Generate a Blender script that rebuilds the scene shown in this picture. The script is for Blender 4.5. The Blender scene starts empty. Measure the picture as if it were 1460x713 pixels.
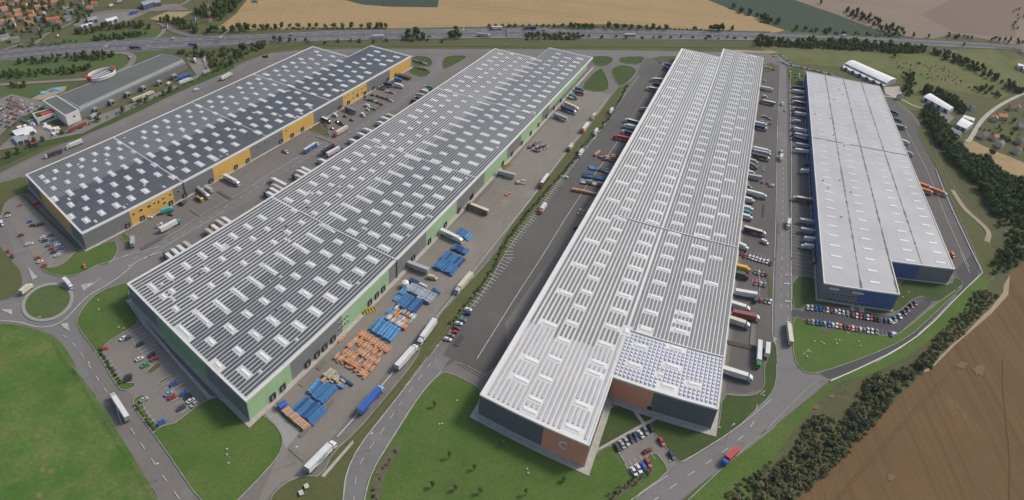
import bpy, math, random
from math import sin, cos, atan2, hypot, pi, radians
from mathutils import Vector, Matrix
from mathutils.geometry import tessellate_polygon
random.seed(7)
S = bpy.context.scene
COL = S.collection
# ------------------------------------------------------------------ survey
# The photograph is a stitched aerial panorama.  (PT..HH) describe that panorama: a picture point becomes a
# point on the ground in site metres (x, y); SITE -> WORLD then lays the site out for an ordinary lens.
PT, RO, FF, CX, CY, HH = 0.407, 0.016, 854.075, 600.517, 94.623, 251.351
YAW = 0.569
P2, R2, F2, CX2, CY2, H2 = 0.664, 0.100, 1130.53, 730.0, 356.5, 323.6
def unproj(px, py, z=0.0):
    th = (px-CX)/FF; Y = -(py-CY)/FF
    X = sin(th); Z = cos(th); c, s = cos(RO), sin(RO)
    X, Y = c*X-s*Y, s*X+c*Y
    dy = Y*sin(PT)+Z*cos(PT); dz = Y*cos(PT)-Z*sin(PT)
    t = -(HH-z)/dz
    return X*t, dy*t
def proj(x, y, z=0.0):
    zz = z-HH; X = x; Y = y*sin(PT)+zz*cos(PT); Z = y*cos(PT)-zz*sin(PT)
    c, s = cos(RO), sin(RO); X, Y = c*X+s*Y, -s*X+c*Y
    return CX+FF*atan2(X, Z), CY-FF*Y/hypot(X, Z)
def wun(px, py, z=0.0):
    X = (px-CX2)/F2; Y = -(py-CY2)/F2; c, s = cos(R2), sin(R2)
    X, Y = c*X-s*Y, s*X+c*Y
    dy = Y*sin(P2)+cos(P2); dz = Y*cos(P2)-sin(P2)
    t = -(H2-z)/dz
    return X*t, dy*t
def wproj(x, y, z):
    zz = z-H2; X = x; Y = y*sin(P2)+zz*cos(P2); Z = y*cos(P2)-zz*sin(P2)
    c, s = cos(R2), sin(R2); X, Y = c*X+s*Y, -s*X+c*Y
    return CX2+F2*X/Z, CY2-F2*Y/Z
def W(x, y):
    return wun(*proj(x, y, 0))
def hz(x, y, z):
    """site height -> world height at a site point"""
    wx, wy = W(x, y); tx, ty = proj(x, y, z)
    zz = -H2; X0 = wx; Y0 = wy*sin(P2)+zz*cos(P2); Z0 = wy*cos(P2)-zz*sin(P2)
    c, s = cos(R2), sin(R2)
    Yr = -s*X0+c*Y0; a = c*cos(P2); b = -sin(P2); k = (CY2-ty)/F2
    return (k*Z0-Yr)/(a-k*b)
TILE = {'a': (0, 3.566), 'b': (360, 3.566), 'c': (720, 3.566), 'd': (1080, 3.566)}
ROW = {'0': 0, '1': 180, '2': 360, '3': 513}
CROP = {'e': (340, 440, 4.195), 'f': (520, 280, 3.961), 'g': (660, 70, 3.241), 'h': (110, 220, 4.754), 'i': (360, 70, 4.754),
        'j': (0, 240, 3.964), 'k': (1030, 60, 4.456), 'l': (1030, 200, 4.456), 'm': (1030, 340, 3.241), 'n': (1130, 380, 5.091), 'p': (0, 0, 1.0),
        'q': (560, 60, 7.13), 'r': (0, 0, 7.13), 's': (170, 0, 7.13), 't': (1300, 60, 7.13), 'u': (1080, 60, 7.13), 'v': (0, 100, 7.13)}
def Q(txt):
    """survey notes -> picture points"""
    out = []; x0 = y0 = 0; k = 1
    for w in txt.split():
        if ',' not in w:
            if len(w) == 2: x0, k = TILE[w[0]]; y0 = ROW[w[1]]
            else: x0, y0, k = CROP[w]
        else:
            a, b = w.split(','); out.append((x0+float(a)/k, y0+float(b)/k))
    return out
def chaikin(pts, n=1, closed=True):
    for _ in range(n):
        o = []; m = len(pts)
        for i in range(m if closed else m-1):
            a = pts[i]; b = pts[(i+1) % m]
            o.append((a[0]*.75+b[0]*.25, a[1]*.75+b[1]*.25)); o.append((a[0]*.25+b[0]*.75, a[1]*.25+b[1]*.75))
        pts = o if closed else [pts[0]]+o+[pts[-1]]
    return pts
# ------------------------------------------------------------------ materials
MAT = {}
def newmat(name):
    m = bpy.data.materials.new(name); m.use_nodes = True
    nt = m.node_tree; b = nt.nodes['Principled BSDF']; MAT[name] = m
    return m, nt, b
def ramp_mix(nt, fac, c1, c2):
    n = nt.nodes.new('ShaderNodeMix'); n.data_type = 'RGBA'
    nt.links.new(fac, n.inputs[0])
    for i, c in ((6, c1), (7, c2)):
        if isinstance(c, tuple): n.inputs[i].default_value = (*c, 1)
        else: nt.links.new(c, n.inputs[i])
    return n.outputs[2]
def noise(nt, scale, detail=4, rough=.6, vec=None, lo=.35, hi=.65, dist=0.0):
    n = nt.nodes.new('ShaderNodeTexNoise'); n.inputs['Scale'].default_value = scale; n.inputs['Detail'].default_value = detail
    n.inputs['Roughness'].default_value = rough; n.inputs['Distortion'].default_value = dist
    if vec is not None: nt.links.new(vec, n.inputs['Vector'])
    mr = nt.nodes.new('ShaderNodeMapRange'); mr.inputs[1].default_value = lo; mr.inputs[2].default_value = hi
    nt.links.new(n.outputs['Fac'], mr.inputs[0])
    return mr.outputs[0]
def coords(nt, kind='Object', scale=None, rot=0):
    t = nt.nodes.new('ShaderNodeTexCoord')
    if scale is None and not rot: return t.outputs[kind]
    mp = nt.nodes.new('ShaderNodeMapping'); nt.links.new(t.outputs[kind], mp.inputs[0])
    if scale: mp.inputs['Scale'].default_value = scale
    mp.inputs['Rotation'].default_value = (0, 0, rot)
    return mp.outputs[0]
def simple(name, c, rough=.6, var=.12, scale=.5, metal=0.0, spec=.5, coat=0.0):
    if name in MAT: return MAT[name]
    m, nt, b = newmat(name)
    if var:
        f = noise(nt, scale, vec=coords(nt), lo=.3, hi=.7)
        out = ramp_mix(nt, f, tuple(x*(1-var) for x in c), tuple(min(1, x*(1+var)) for x in c))
        nt.links.new(out, b.inputs['Base Color'])
    else: b.inputs['Base Color'].default_value = (*c, 1)
    b.inputs['Roughness'].default_value = rough; b.inputs['Metallic'].default_value = metal
    b.inputs['Specular IOR Level'].default_value = spec
    if coat: b.inputs['Coat Weight'].default_value = coat
    return m
def ground(name, cols, scales=(.012, .06, .5), rough=.95, streak=None, spots=None, fac2=(.3, .7)):
    """cols: four tones; large patches, medium patches, fine grain, optional streaks (scale vector, rot, colour, lo, hi)"""
    m, nt, b = newmat(name); v = coords(nt)
    a = ramp_mix(nt, noise(nt, scales[0], 5, .6, v, .35, .65), cols[0], cols[1])
    c = ramp_mix(nt, noise(nt, scales[1], 6, .65, v, *fac2), a, cols[2])
    out = ramp_mix(nt, noise(nt, scales[2], 5, .75, v, .38, .72), c, cols[3])
    if streak:
        sv, rot, colr, lo, hi = streak
        out = ramp_mix(nt, noise(nt, 1.0, 4, .7, coords(nt, 'Object', sv, rot), lo, hi), out, colr)
    if spots:
        sc, colr, lo, hi = spots
        out = ramp_mix(nt, noise(nt, sc, 6, .7, v, lo, hi, .3), out, colr)
    nt.links.new(out, b.inputs['Base Color']); b.inputs['Roughness'].default_value = rough
    b.inputs['Specular IOR Level'].default_value = .2
    return m
# grass and soil
ground('scrub', [(.075, .088, .033), (.110, .108, .046), (.050, .066, .026), (.13, .115, .06)])
ground('meadow', [(.105, .130, .042), (.145, .145, .055), (.080, .112, .034), (.15, .14, .065)], streak=((.01, .05, 1), .3, (.16, .13, .065), .5, .72), spots=(.03, (.075, .115, .03), .5, .7))
ground('lawn', [(.044, .108, .016), (.072, .142, .024), (.120, .150, .042), (.048, .090, .020)], scales=(.013, .045, .7), streak=((.35, .02, 1), .5, (.085, .12, .034), .52, .8), spots=(.03, (.135, .125, .055), .60, .80))
ground('lawn_dark', [(.034, .076, .018), (.052, .092, .024), (.082, .098, .034), (.036, .062, .020)], scales=(.02, .08, .8), spots=(.04, (.12, .11, .05), .62, .82))
ground('green_field', [(.060, .105, .030), (.080, .125, .036), (.10, .12, .045), (.055, .085, .03)], scales=(.01, .05, .5))
ground('scrub_dark', [(.060, .082, .032), (.090, .100, .042), (.13, .11, .058), (.065, .07, .035)], scales=(.03, .12, .8))
ground('worn_grass', [(.13, .135, .055), (.17, .15, .075), (.10, .125, .042), (.20, .17, .10)], scales=(.05, .2, .8))
ground('soil_light', [(.165, .105, .052), (.18, .118, .06), (.15, .094, .046), (.19, .125, .066)], scales=(.05, .2, .8))
ground('lawn_dry', [(.075, .098, .030), (.095, .105, .036), (.058, .080, .024), (.12, .11, .05)], scales=(.02, .08, .8))
ground('rough_lawn', [(.024, .088, .012), (.092, .178, .030), (.155, .175, .058), (.052, .108, .022)], scales=(.013, .05, .5), spots=(.04, (.165, .140, .062), .58, .80), fac2=(.38, .66))
ground('wheat', [(.300, .205, .098), (.350, .242, .118), (.255, .175, .085), (.37, .27, .14)], scales=(.004, .02, .3), streak=((.002, .08, 1), .05, (.24, .165, .085), .5, .8))
ground('stubble', [(.29, .21, .105), (.34, .25, .13), (.25, .18, .09), (.36, .28, .15)], scales=(.01, .03, .3), streak=((.01, .1, 1), -.5, (.23, .17, .09), .5, .8))
ground('crop', [(.042, .062, .045), (.052, .074, .050), (.036, .054, .040), (.060, .078, .05)], scales=(.004, .02, .3), streak=((.002, .03, 1), -.4, (.06, .085, .055), .55, .7))
ground('plough', [(.205, .155, .115), (.225, .172, .130), (.18, .138, .105), (.24, .19, .15)], scales=(.003, .012, .2), streak=((.002, .02, 1), -.3, (.18, .14, .11), .5, .8))
ground('plough_dark', [(.165, .122, .095), (.185, .138, .108), (.15, .115, .09), (.2, .155, .125)], scales=(.003, .012, .2))
ground('brown_field', [(.128, .076, .034), (.158, .096, .043), (.108, .066, .031), (.170, .106, .050)], scales=(.009, .035, .9), streak=((.30, .004, 1), .10, (.094, .058, .029), .46, .76), spots=(.022, (.25, .17, .095), .64, .84))
ground('sand', [(.30, .23, .15), (.34, .27, .19), (.26, .20, .13), (.36, .30, .22)], scales=(.02, .1, .8))
ground('verge', [(.085, .088, .050), (.12, .112, .062), (.065, .070, .04), (.15, .13, .09)], scales=(.05, .2, .8))
# hard surfaces
def asphalt(name, c, patch=.16, rough=.85):
    m, nt, b = newmat(name); v = coords(nt)
    dk = tuple(x*(1-patch) for x in c); lt = tuple(x*(1+patch) for x in c)
    a = ramp_mix(nt, noise(nt, .018, 5, .6, v, .3, .7), dk, lt)
    g = ramp_mix(nt, noise(nt, .35, 5, .8, v, .35, .75), a, tuple(x*1.12 for x in c))
    st = ramp_mix(nt, noise(nt, 1.0, 3, .6, coords(nt, 'Object', (.25, .012, 1), YAW), .58, .9), g, tuple(x*.84 for x in c))
    sp = ramp_mix(nt, noise(nt, .09, 6, .75, v, .56, .78), st, tuple(x*.68 for x in c))
    sp = ramp_mix(nt, noise(nt, .045, 3, .5, v, .60, .70), sp, tuple(x*1.22 for x in c))
    nt.links.new(sp, b.inputs['Base Color']); b.inputs['Roughness'].default_value = rough; b.inputs['Specular IOR Level'].default_value = .3
    return m
asphalt('asphalt', (.148, .135, .122), .2); asphalt('asphalt_dark', (.098, .091, .085), .2); asphalt('asphalt_road', (.155, .148, .142), .12)
asphalt('asphalt_lot', (.180, .162, .144), .15); asphalt('asphalt_black', (.062, .060, .062), .15); asphalt('asphalt_motor', (.125, .122, .126), .12)
asphalt('asphalt_yard', (.190, .170, .146), .18)
simple('concrete', (.36, .33, .29), .9, .15, .3); simple('kerb', (.27, .255, .23), .9, .25, .3); simple('cobble', (.26, .25, .235), .95, .2, 2.0)
simple('paint', (.50, .49, .47), .8, .3, .4); simple('paint_worn', (.33, .32, .30), .9, .25, .3); simple('paint_yellow', (.55, .42, .08), .8, .2, .5)
# ------------------------------------------------------------------ mesh helpers
class MB:
    def __init__(s): s.v = []; s.f = []; s.m = []; s.uv = []; s.mats = []
    def mi(s, m):
        if m not in s.mats: s.mats.append(m)
        return s.mats.index(m)
    def face(s, pts, m, uv=None):
        i = len(s.v); s.v += [tuple(p) for p in pts]; s.f.append(tuple(range(i, i+len(pts)))); s.m.append(s.mi(m))
        s.uv += list(uv) if uv else [(p[0], p[1]) for p in pts]
    def box(s, x0, x1, y0, y1, z0, z1, m, top=None, fn=None, bottom=False, taper=0):
        fn = fn or (lambda x, y, z: (x, y, z)); t = taper
        A = [fn(x0, y0, z0), fn(x1, y0, z0), fn(x1, y1, z0), fn(x0, y1, z0)]
        B = [fn(x0+t, y0+t, z1), fn(x1-t, y0+t, z1), fn(x1-t, y1-t, z1), fn(x0+t, y1-t, z1)]
        L = [(x0, y0), (x1, y0), (x1, y1), (x0, y1)]
        s.face(B, top or m, L)
        if bottom: s.face(A[::-1], m)
        for i in range(4):
            j = (i+1) % 4
            d = hypot(L[j][0]-L[i][0], L[j][1]-L[i][1])
            s.face([A[i], A[j], B[j], B[i]], m, [(0, z0), (d, z0), (d, z1), (0, z1)])
    def prism(s, prof, y0, y1, m, axis='y', capm=None, inset=0):
        """side profile (x, z) swept across y"""
        a = [(x, y0, z) for x, z in prof]; b = [(x, y1, z) for x, z in prof]
        n = len(prof)
        for i in range(n):
            j = (i+1) % n; s.face([a[i], b[i], b[j], a[j]], m)
        s.face(a, capm or m); s.face(b[::-1], capm or m)
    def cyl(s, x, y, z0, z1, r, m, n=10, r2=None, axis='z'):
        r2 = r if r2 is None else r2
        def P(i, t):
            rr = r if t == 0 else r2; a = 2*pi*i/n; zz = z0 if t == 0 else z1
            if axis == 'z': return (x+rr*cos(a), y+rr*sin(a), zz)
            if axis == 'y': return (x+rr*cos(a), zz, y+rr*sin(a))
            return (zz, x+rr*cos(a), y+rr*sin(a))
        for i in range(n): s.face([P(i, 0), P(i+1, 0), P(i+1, 1), P(i, 1)], m)
        s.face([P(i, 1) for i in range(n)], m); s.face([P(i, 0) for i in range(n)][::-1], m)
    def mesh(s, name):
        me = bpy.data.meshes.new(name); me.from_pydata(s.v, [], s.f)
        for m in s.mats: me.materials.append(MAT[m])
        for p, mi in zip(me.polygons, s.m): p.material_index = mi
        ul = me.uv_layers.new(name='UVMap'); k = 0
        flat = []
        for f in s.f:
            for _ in f:
                flat += [s.uv[k][0], s.uv[k][1]]; k += 1
        ul.data.foreach_set('uv', flat); me.update()
        return me
    def build(s, name, parent=None, **kw):
        return link(name, s.mesh(name), parent, **kw)
def link(name, data, parent=None, **kw):
    o = bpy.data.objects.new(name, data); COL.objects.link(o)
    if parent is not None: o.parent = parent
    tag(o, **kw); return o
LABELS = {}
def tag(o, label=None, cat=None, group=None, kind=None):
    if label:
        n = len(label.split())
        assert 3 < n < 17, (n, label)
        o['label'] = label; LABELS[label] = LABELS.get(label, 0)+1
    if cat: o['category'] = cat
    if group: o['group'] = group
    if kind: o['kind'] = kind
def empty(name, loc=(0, 0, 0), rz=0, sc=(1, 1, 1), **kw):
    o = bpy.data.objects.new(name, None); COL.objects.link(o); o.empty_display_size = .5
    o.location = loc; o.rotation_euler = (0, 0, rz); o.scale = sc; tag(o, **kw); return o
LAYER = {'n': 0}
def sheet(name, pts, mat, z, smooth=0, **kw):
    """flat ground sheet from surveyed outline"""
    if isinstance(pts, str): pts = Q(pts)
    pts = chaikin(pts, smooth) if smooth else pts
    LAYER['n'] += 1; z = .012+.0035*LAYER['n']
    w = [Vector((*wun(x, y), z)) for x, y in pts]
    me = bpy.data.meshes.new(name)
    tri = tessellate_polygon([w])
    fs = []
    for a, b, c in tri:
        n = (w[b]-w[a]).cross(w[c]-w[a]).z
        fs.append((a, b, c) if n > 0 else (a, c, b))
    me.from_pydata([tuple(p) for p in w], [], fs); me.materials.append(MAT[mat]); me.update()
    kw.setdefault('kind', 'structure')
    return link(name, me, **kw)
def strip_pts(pts, wid, off=0.0):
    """picture polyline -> site polyline -> left/right world edges, width in site metres"""
    p = [unproj(*q) for q in pts]; L = []; R = []
    for i in range(len(p)):
        a = p[max(i-1, 0)]; b = p[min(i+1, len(p)-1)]
        d = hypot(b[0]-a[0], b[1]-a[1]) or 1; nx, ny = -(b[1]-a[1])/d, (b[0]-a[0])/d
        L.append(W(p[i][0]+nx*(off+wid/2), p[i][1]+ny*(off+wid/2))); R.append(W(p[i][0]+nx*(off-wid/2), p[i][1]+ny*(off-wid/2)))
    return L, R
def add_strip(mb, pts, wid, z, mat, off=0.0, z1=None):
    L, R = strip_pts(pts, wid, off)
    for i in range(len(L)-1):
        a, b, c, d = R[i], R[i+1], L[i+1], L[i]
        zt = z if z1 is None else z1
        mb.face([(*a, zt), (*b, zt), (*c, zt), (*d, zt)], mat)
        if z1 is not None:
            mb.face([(*a, z), (*b, z), (*b, zt), (*a, zt)], mat); mb.face([(*c, z), (*d, z), (*d, zt), (*c, zt)], mat)
def road(name, pts, wid, z, mat, smooth=2, off=0, **kw):
    if isinstance(pts, str): pts = Q(pts)
    LAYER['n'] += 1; z = .012+.0035*LAYER['n']
    mb = MB(); add_strip(mb, chaikin(pts, smooth, False), wid, z, mat, off); kw.setdefault('kind', 'structure')
    return mb.build(name, **kw)
def resample(pts, step):
    """picture polyline -> evenly spaced site points with directions"""
    p = [unproj(*q) for q in pts]; out = []; acc = 0
    for i in range(len(p)-1):
        a, b = p[i], p[i+1]; d = hypot(b[0]-a[0], b[1]-a[1])
        if d < 1e-6: continue
        t = acc
        while t < d:
            out.append((a[0]+(b[0]-a[0])*t/d, a[1]+(b[1]-a[1])*t/d, (b[0]-a[0])/d, (b[1]-a[1])/d)); t += step
        acc = t-d
    return out
KERB = MB()
MARK = MB()
ZM = .50; ZV = .44
def wq(mb, c, d, ln, wd, z, m):
    """flat oblong at a site point along a site direction"""
    x, y = c; dx, dy = d; nx, ny = -dy, dx
    P = [(x+dx*a*ln/2+nx*b*wd/2, y+dy*a*ln/2+ny*b*wd/2) for a, b in ((-1, -1), (1, -1), (1, 1), (-1, 1))]
    mb.face([(*W(*q), z) for q in P], m)
def dashes(pts, ln=4, gap=8, wd=.22, m='paint', smooth=2):
    if isinstance(pts, str): pts = Q(pts)
    for x, y, dx, dy in resample(chaikin(pts, smooth, False), ln+gap): wq(MARK, (x, y), (dx, dy), ln, wd, ZM, m)
def line(pts, wd=.22, m='paint', smooth=2, off=0):
    if isinstance(pts, str): pts = Q(pts)
    add_strip(MARK, chaikin(pts, smooth, False) if smooth else pts, wd, ZM, m, off)
VD = (sin(YAW), cos(YAW)); UD = (cos(YAW), -sin(YAW))
def bays(pts, ln=5.0, step=2.6, side=1, wd=.16, m='paint', skew=None):
    """comb of parking-bay lines to one side of a surveyed line"""
    if isinstance(pts, str): pts = Q(pts)
    for x, y, dx, dy in resample(pts, step):
        nx, ny = (-dy*side, dx*side) if skew is None else skew
        wq(MARK, (x+nx*ln/2, y+ny*ln/2), (nx, ny), ln, wd, ZM, m)
# ------------------------------------------------------------------ terrain and roads
def big_ground():
    mb = MB(); R = 9000
    mb.face([(-R, -400, 0), (R, -400, 0), (R, R, 0), (-R, R, 0)], 'scrub')
    mb.build('ground', kind='structure')
big_ground()
Z1, Z2, Z3, Z4, Z5 = .06, .12, .18, .24, .30     # fields, asphalt, asphalt overlays, lawns, lawn details
sheet('wheat_field', "p 520,-230 352,0 a0 1200,70 1110,140 1200,160 1355,152 b0 400,142 700,145 1200,135 1355,128 c0 600,122 900,148 1355,160 d0 60,172 140,155 0,108 c0 1340,106 1180,60 1030,0 p 700,-230", 'wheat', Z1)
sheet('crop_field', "b0 400,-60 470,0 560,24 700,34 940,38 960,-60", 'crop', Z2)
sheet('crop_field', "c0 900,-45 1030,0 1180,60 1340,108 d0 140,152 250,160 500,178 780,192 600,150 420,80 190,0 p 1100,-40", 'crop', Z1)
sheet('brown_field', "p 1060,-60 d0 190,0 420,80 600,150 790,192 900,196 1000,170 1355,235 p 1700,110 1700,-120", 'plough', Z1)
sheet('brown_field', "d0 830,75 980,0 p 1400,-40 1600,10 d0 1330,100 1310,190 1010,168", 'plough_dark', Z2)
sheet('brown_field', "d3 180,730 270,640 600,320 880,30 d2 890,590 1000,480 1260,215 1270,100 1355,45 p 1700,250 1700,860 1090,860", 'brown_field', Z1)
sheet('track', "d2 960,500 1000,440 1180,290 1250,200 1255,120 1285,100 1275,215 1190,310 1010,465 d3 870,60 830,60", 'sand', Z2)
sheet('meadow', "d0 0,235 300,250 700,275 860,270 1000,330 1180,420 1300,470 1230,510 1100,480 900,440 800,470 700,380 450,310 430,345 200,320 60,270 c0 1300,240", 'meadow', Z1)
sheet('meadow', "d0 870,255 1000,330 1180,420 1330,470 1355,480 p 1600,140 1600,90 d0 1290,300 1200,250", 'meadow', Z1)
sheet('meadow', "d0 760,480 860,500 840,560 720,560 700,500", 'meadow', Z2)
sheet('stubble_field', "d1 1030,90 1090,70 1180,115 1355,185 p 1560,300 1560,330 d1 1355,320 1200,230 1050,160", 'stubble', Z1)
sheet('lawn', "d1 1140,0 1355,0 1355,90 1250,60 1120,20", 'lawn_dry', Z1)
sheet('scrub_ground', "d1 870,0 960,0 1000,100 1070,170 1150,185 1250,260 1420,340 1440,580 1355,700 d2 1355,30 1290,100 1200,260 1050,420 950,500 880,590 d3 850,45 600,310 360,570 190,720 c3 1180,720 d3 -30,640 60,560 130,480 230,360 330,270 430,190 560,80 640,30 d2 760,540 900,420 1030,300 1130,190 1180,120 1200,60 d1 1230,713 1150,560 1120,400 980,180 900,80", 'scrub_dark', Z1)
# left side: green land between the motorway and its slip roads
sheet('meadow', "a0 250,232 350,182 780,148 830,138 835,175 780,200 560,206", 'green_field', Z1)
sheet('meadow', "a0 -60,335 120,292 500,276 620,280 640,310 620,350 560,372 460,340 280,400 0,412 -60,415", 'green_field', Z1)
sheet('meadow', "a0 -60,440 200,430 440,412 300,470 200,500 80,490 0,520 -60,530", 'green_field', Z1)
sheet('meadow', "a0 650,262 860,252 740,300 690,310", 'green_field', Z1)
sheet('stubble_field', "a0 760,95 850,60 980,58 900,102 800,105", 'stubble', Z1)
sheet('yard', "a0 370,130 440,70 600,50 720,60 960,50 900,20 720,30 760,60 620,120 420,140", 'asphalt_lot', Z1)
# motorway
sheet('motorway', "a0 -200,290 0,262 60,250 270,230 560,205 800,190 1040,185 1355,175 b0 400,155 800,150 1200,145 c0 0,142 600,147 1300,166 d0 0,170 400,182 900,206 1355,232 p 1700,95 1700,120 d0 1355,252 1000,237 600,216 0,206 c0 600,202 0,196 b0 800,195 600,202 200,207 0,222 a0 1100,240 860,250 560,276 270,295 0,310 -200,345", 'asphalt_motor', Z2)
# the industrial estate's paved land
sheet('asphalt_yard', "p 0,247 56,219 92,204 106,200 179,165 252,129 333,95 360,84 385,76 430,71 500,69.5 740,70 900,72 1095,77 d0 130,290 170,330 250,350 380,380 460,405 600,440 650,480 690,500 790,580 850,660 d1 800,0 860,130 910,220 960,330 1130,700 d2 1100,0 1140,110 1040,200 850,400 700,500 370,650 d3 280,180 0,410 c3 1150,505 900,713 p 905,800 -60,800 -60,275", 'asphalt', Z2)
sheet('road', "c0 -10,252 300,254 700,258 1300,268 1355,288 700,285 560,290 0,285", 'asphalt_road', Z3)
# darker yards round the third warehouse and between third and fourth
sheet('asphalt_yard', "c0 700,300 780,292 800,340 840,330 c1 700,0 0,1000 b2 1300,540 1170,620 1030,550 960,600 930,590 1000,470 c1 -60,640 480,0 c0 590,470 670,380 690,330", 'asphalt_dark', Z3)
sheet('asphalt_yard', "c0 1290,330 1355,330 d0 120,330 240,350 255,380 270,713 d1 270,0 330,560 d2 305,120 175,118 180,290 190,480 200,560 100,600 95,455 60,460 55,600 30,690 -60,720 c2 1120,713 1170,300 c1 1260,150", 'asphalt_dark', Z3)
sheet('asphalt_yard', "d0 640,470 700,512 790,590 850,690 d1 860,130 910,220 960,330 1130,700 d2 1100,0 1135,110 1040,195 1000,120 940,0 d1 700,0", 'asphalt_dark', Z3)
sheet('road', "d2 1100,0 1138,110 1040,198 850,398 700,498 370,648 d3 310,70 420,35 620,-40 d2 700,430 880,290 1040,165 1005,90", 'asphalt_black', Z3+.02)
# service roads
road('road', "a1 -200,330 0,262 130,200 330,112 a0 500,680 760,560 1000,450 1200,355 1355,285 b0 60,290 180,268 400,262 800,262 1355,266", 9.5, Z3, 'asphalt_road')
road('road', "a2 240,370 330,350 420,300 560,180 700,110 a1 540,705 700,680 800,620 900,560 1355,310 b1 0,305 400,70 b0 480,690 700,560 850,430 930,370 960,330 945,290", 9.0, Z3, 'asphalt_road')
sheet('road', "a2 -200,247 0,247 60,235 110,170 118,100 60,-40 a1 20,490 60,530 100,600 a2 150,10 215,100 300,135 380,130 450,90 620,20 820,-60 900,0 640,155 520,190 430,270 390,340 400,400 a3 500,240 680,520 820,713 p 300,800 p 245,800 a3 810,713 640,430 470,160 340,0 a2 400,600 330,480 270,420 210,400 100,368 0,360 -200,362", 'asphalt_road', Z3+.02)
road('road', "p 497,800 b3 510,713 515,600 570,500 700,330 840,130 960,-30", 10.5, Z3+.03, 'asphalt_road')
road('road', "c3 620,870 780,700 980,560 1200,420 1355,290 d3 60,230 140,160 135,0 d2 130,400 130,150 135,0", 10.5, Z3+.03, 'asphalt_road')
road('road', "d1 135,700 125,300 130,0 d0 130,500 128,300", 9, Z3+.035, 'asphalt_road')
sheet('road', "d3 95,0 95,120 50,200 -20,290 0,410 100,320 280,180 360,110 318,82 230,70 190,20 178,-60", 'asphalt_road', Z3+.05)
# car parks
sheet('car_park', "a1 20,430 30,385 100,348 160,350 380,600 380,650 330,710 a2 300,70 250,80 210,60 175,20 a1 100,560", 'asphalt_lot', Z3+.06)
sheet('car_park', "a2 550,465 700,365 730,370 830,500 a3 1060,180 830,368 690,230 680,190 600,110 a2 520,500", 'asphalt_lot', Z3+.06)
sheet('car_park', "c3 550,425 690,340 745,325 905,520 870,525 825,580 825,545 775,480 750,475 720,490 660,588 638,575", 'asphalt_lot', Z3+.06)
sheet('car_park', "d2 175,290 240,300 245,260 470,295 690,325 825,208 885,262 700,425 470,400 240,345 175,325", 'asphalt_black', Z3+.06)
sheet('asphalt_yard', "e 155,600 320,440 500,250 640,120 760,10 f 230,430 400,250 620,50 700,-40 g 500,210 560,190 640,200 690,215 560,440 300,713 b3 400,400 260,590 150,620 0,790 b3 120,505 155,440 130,350", 'asphalt_yard', Z3)
sheet('path', "b3 50,265 95,232 240,370 170,450 150,400 125,340", 'cobble', Z3+.02)
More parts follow.
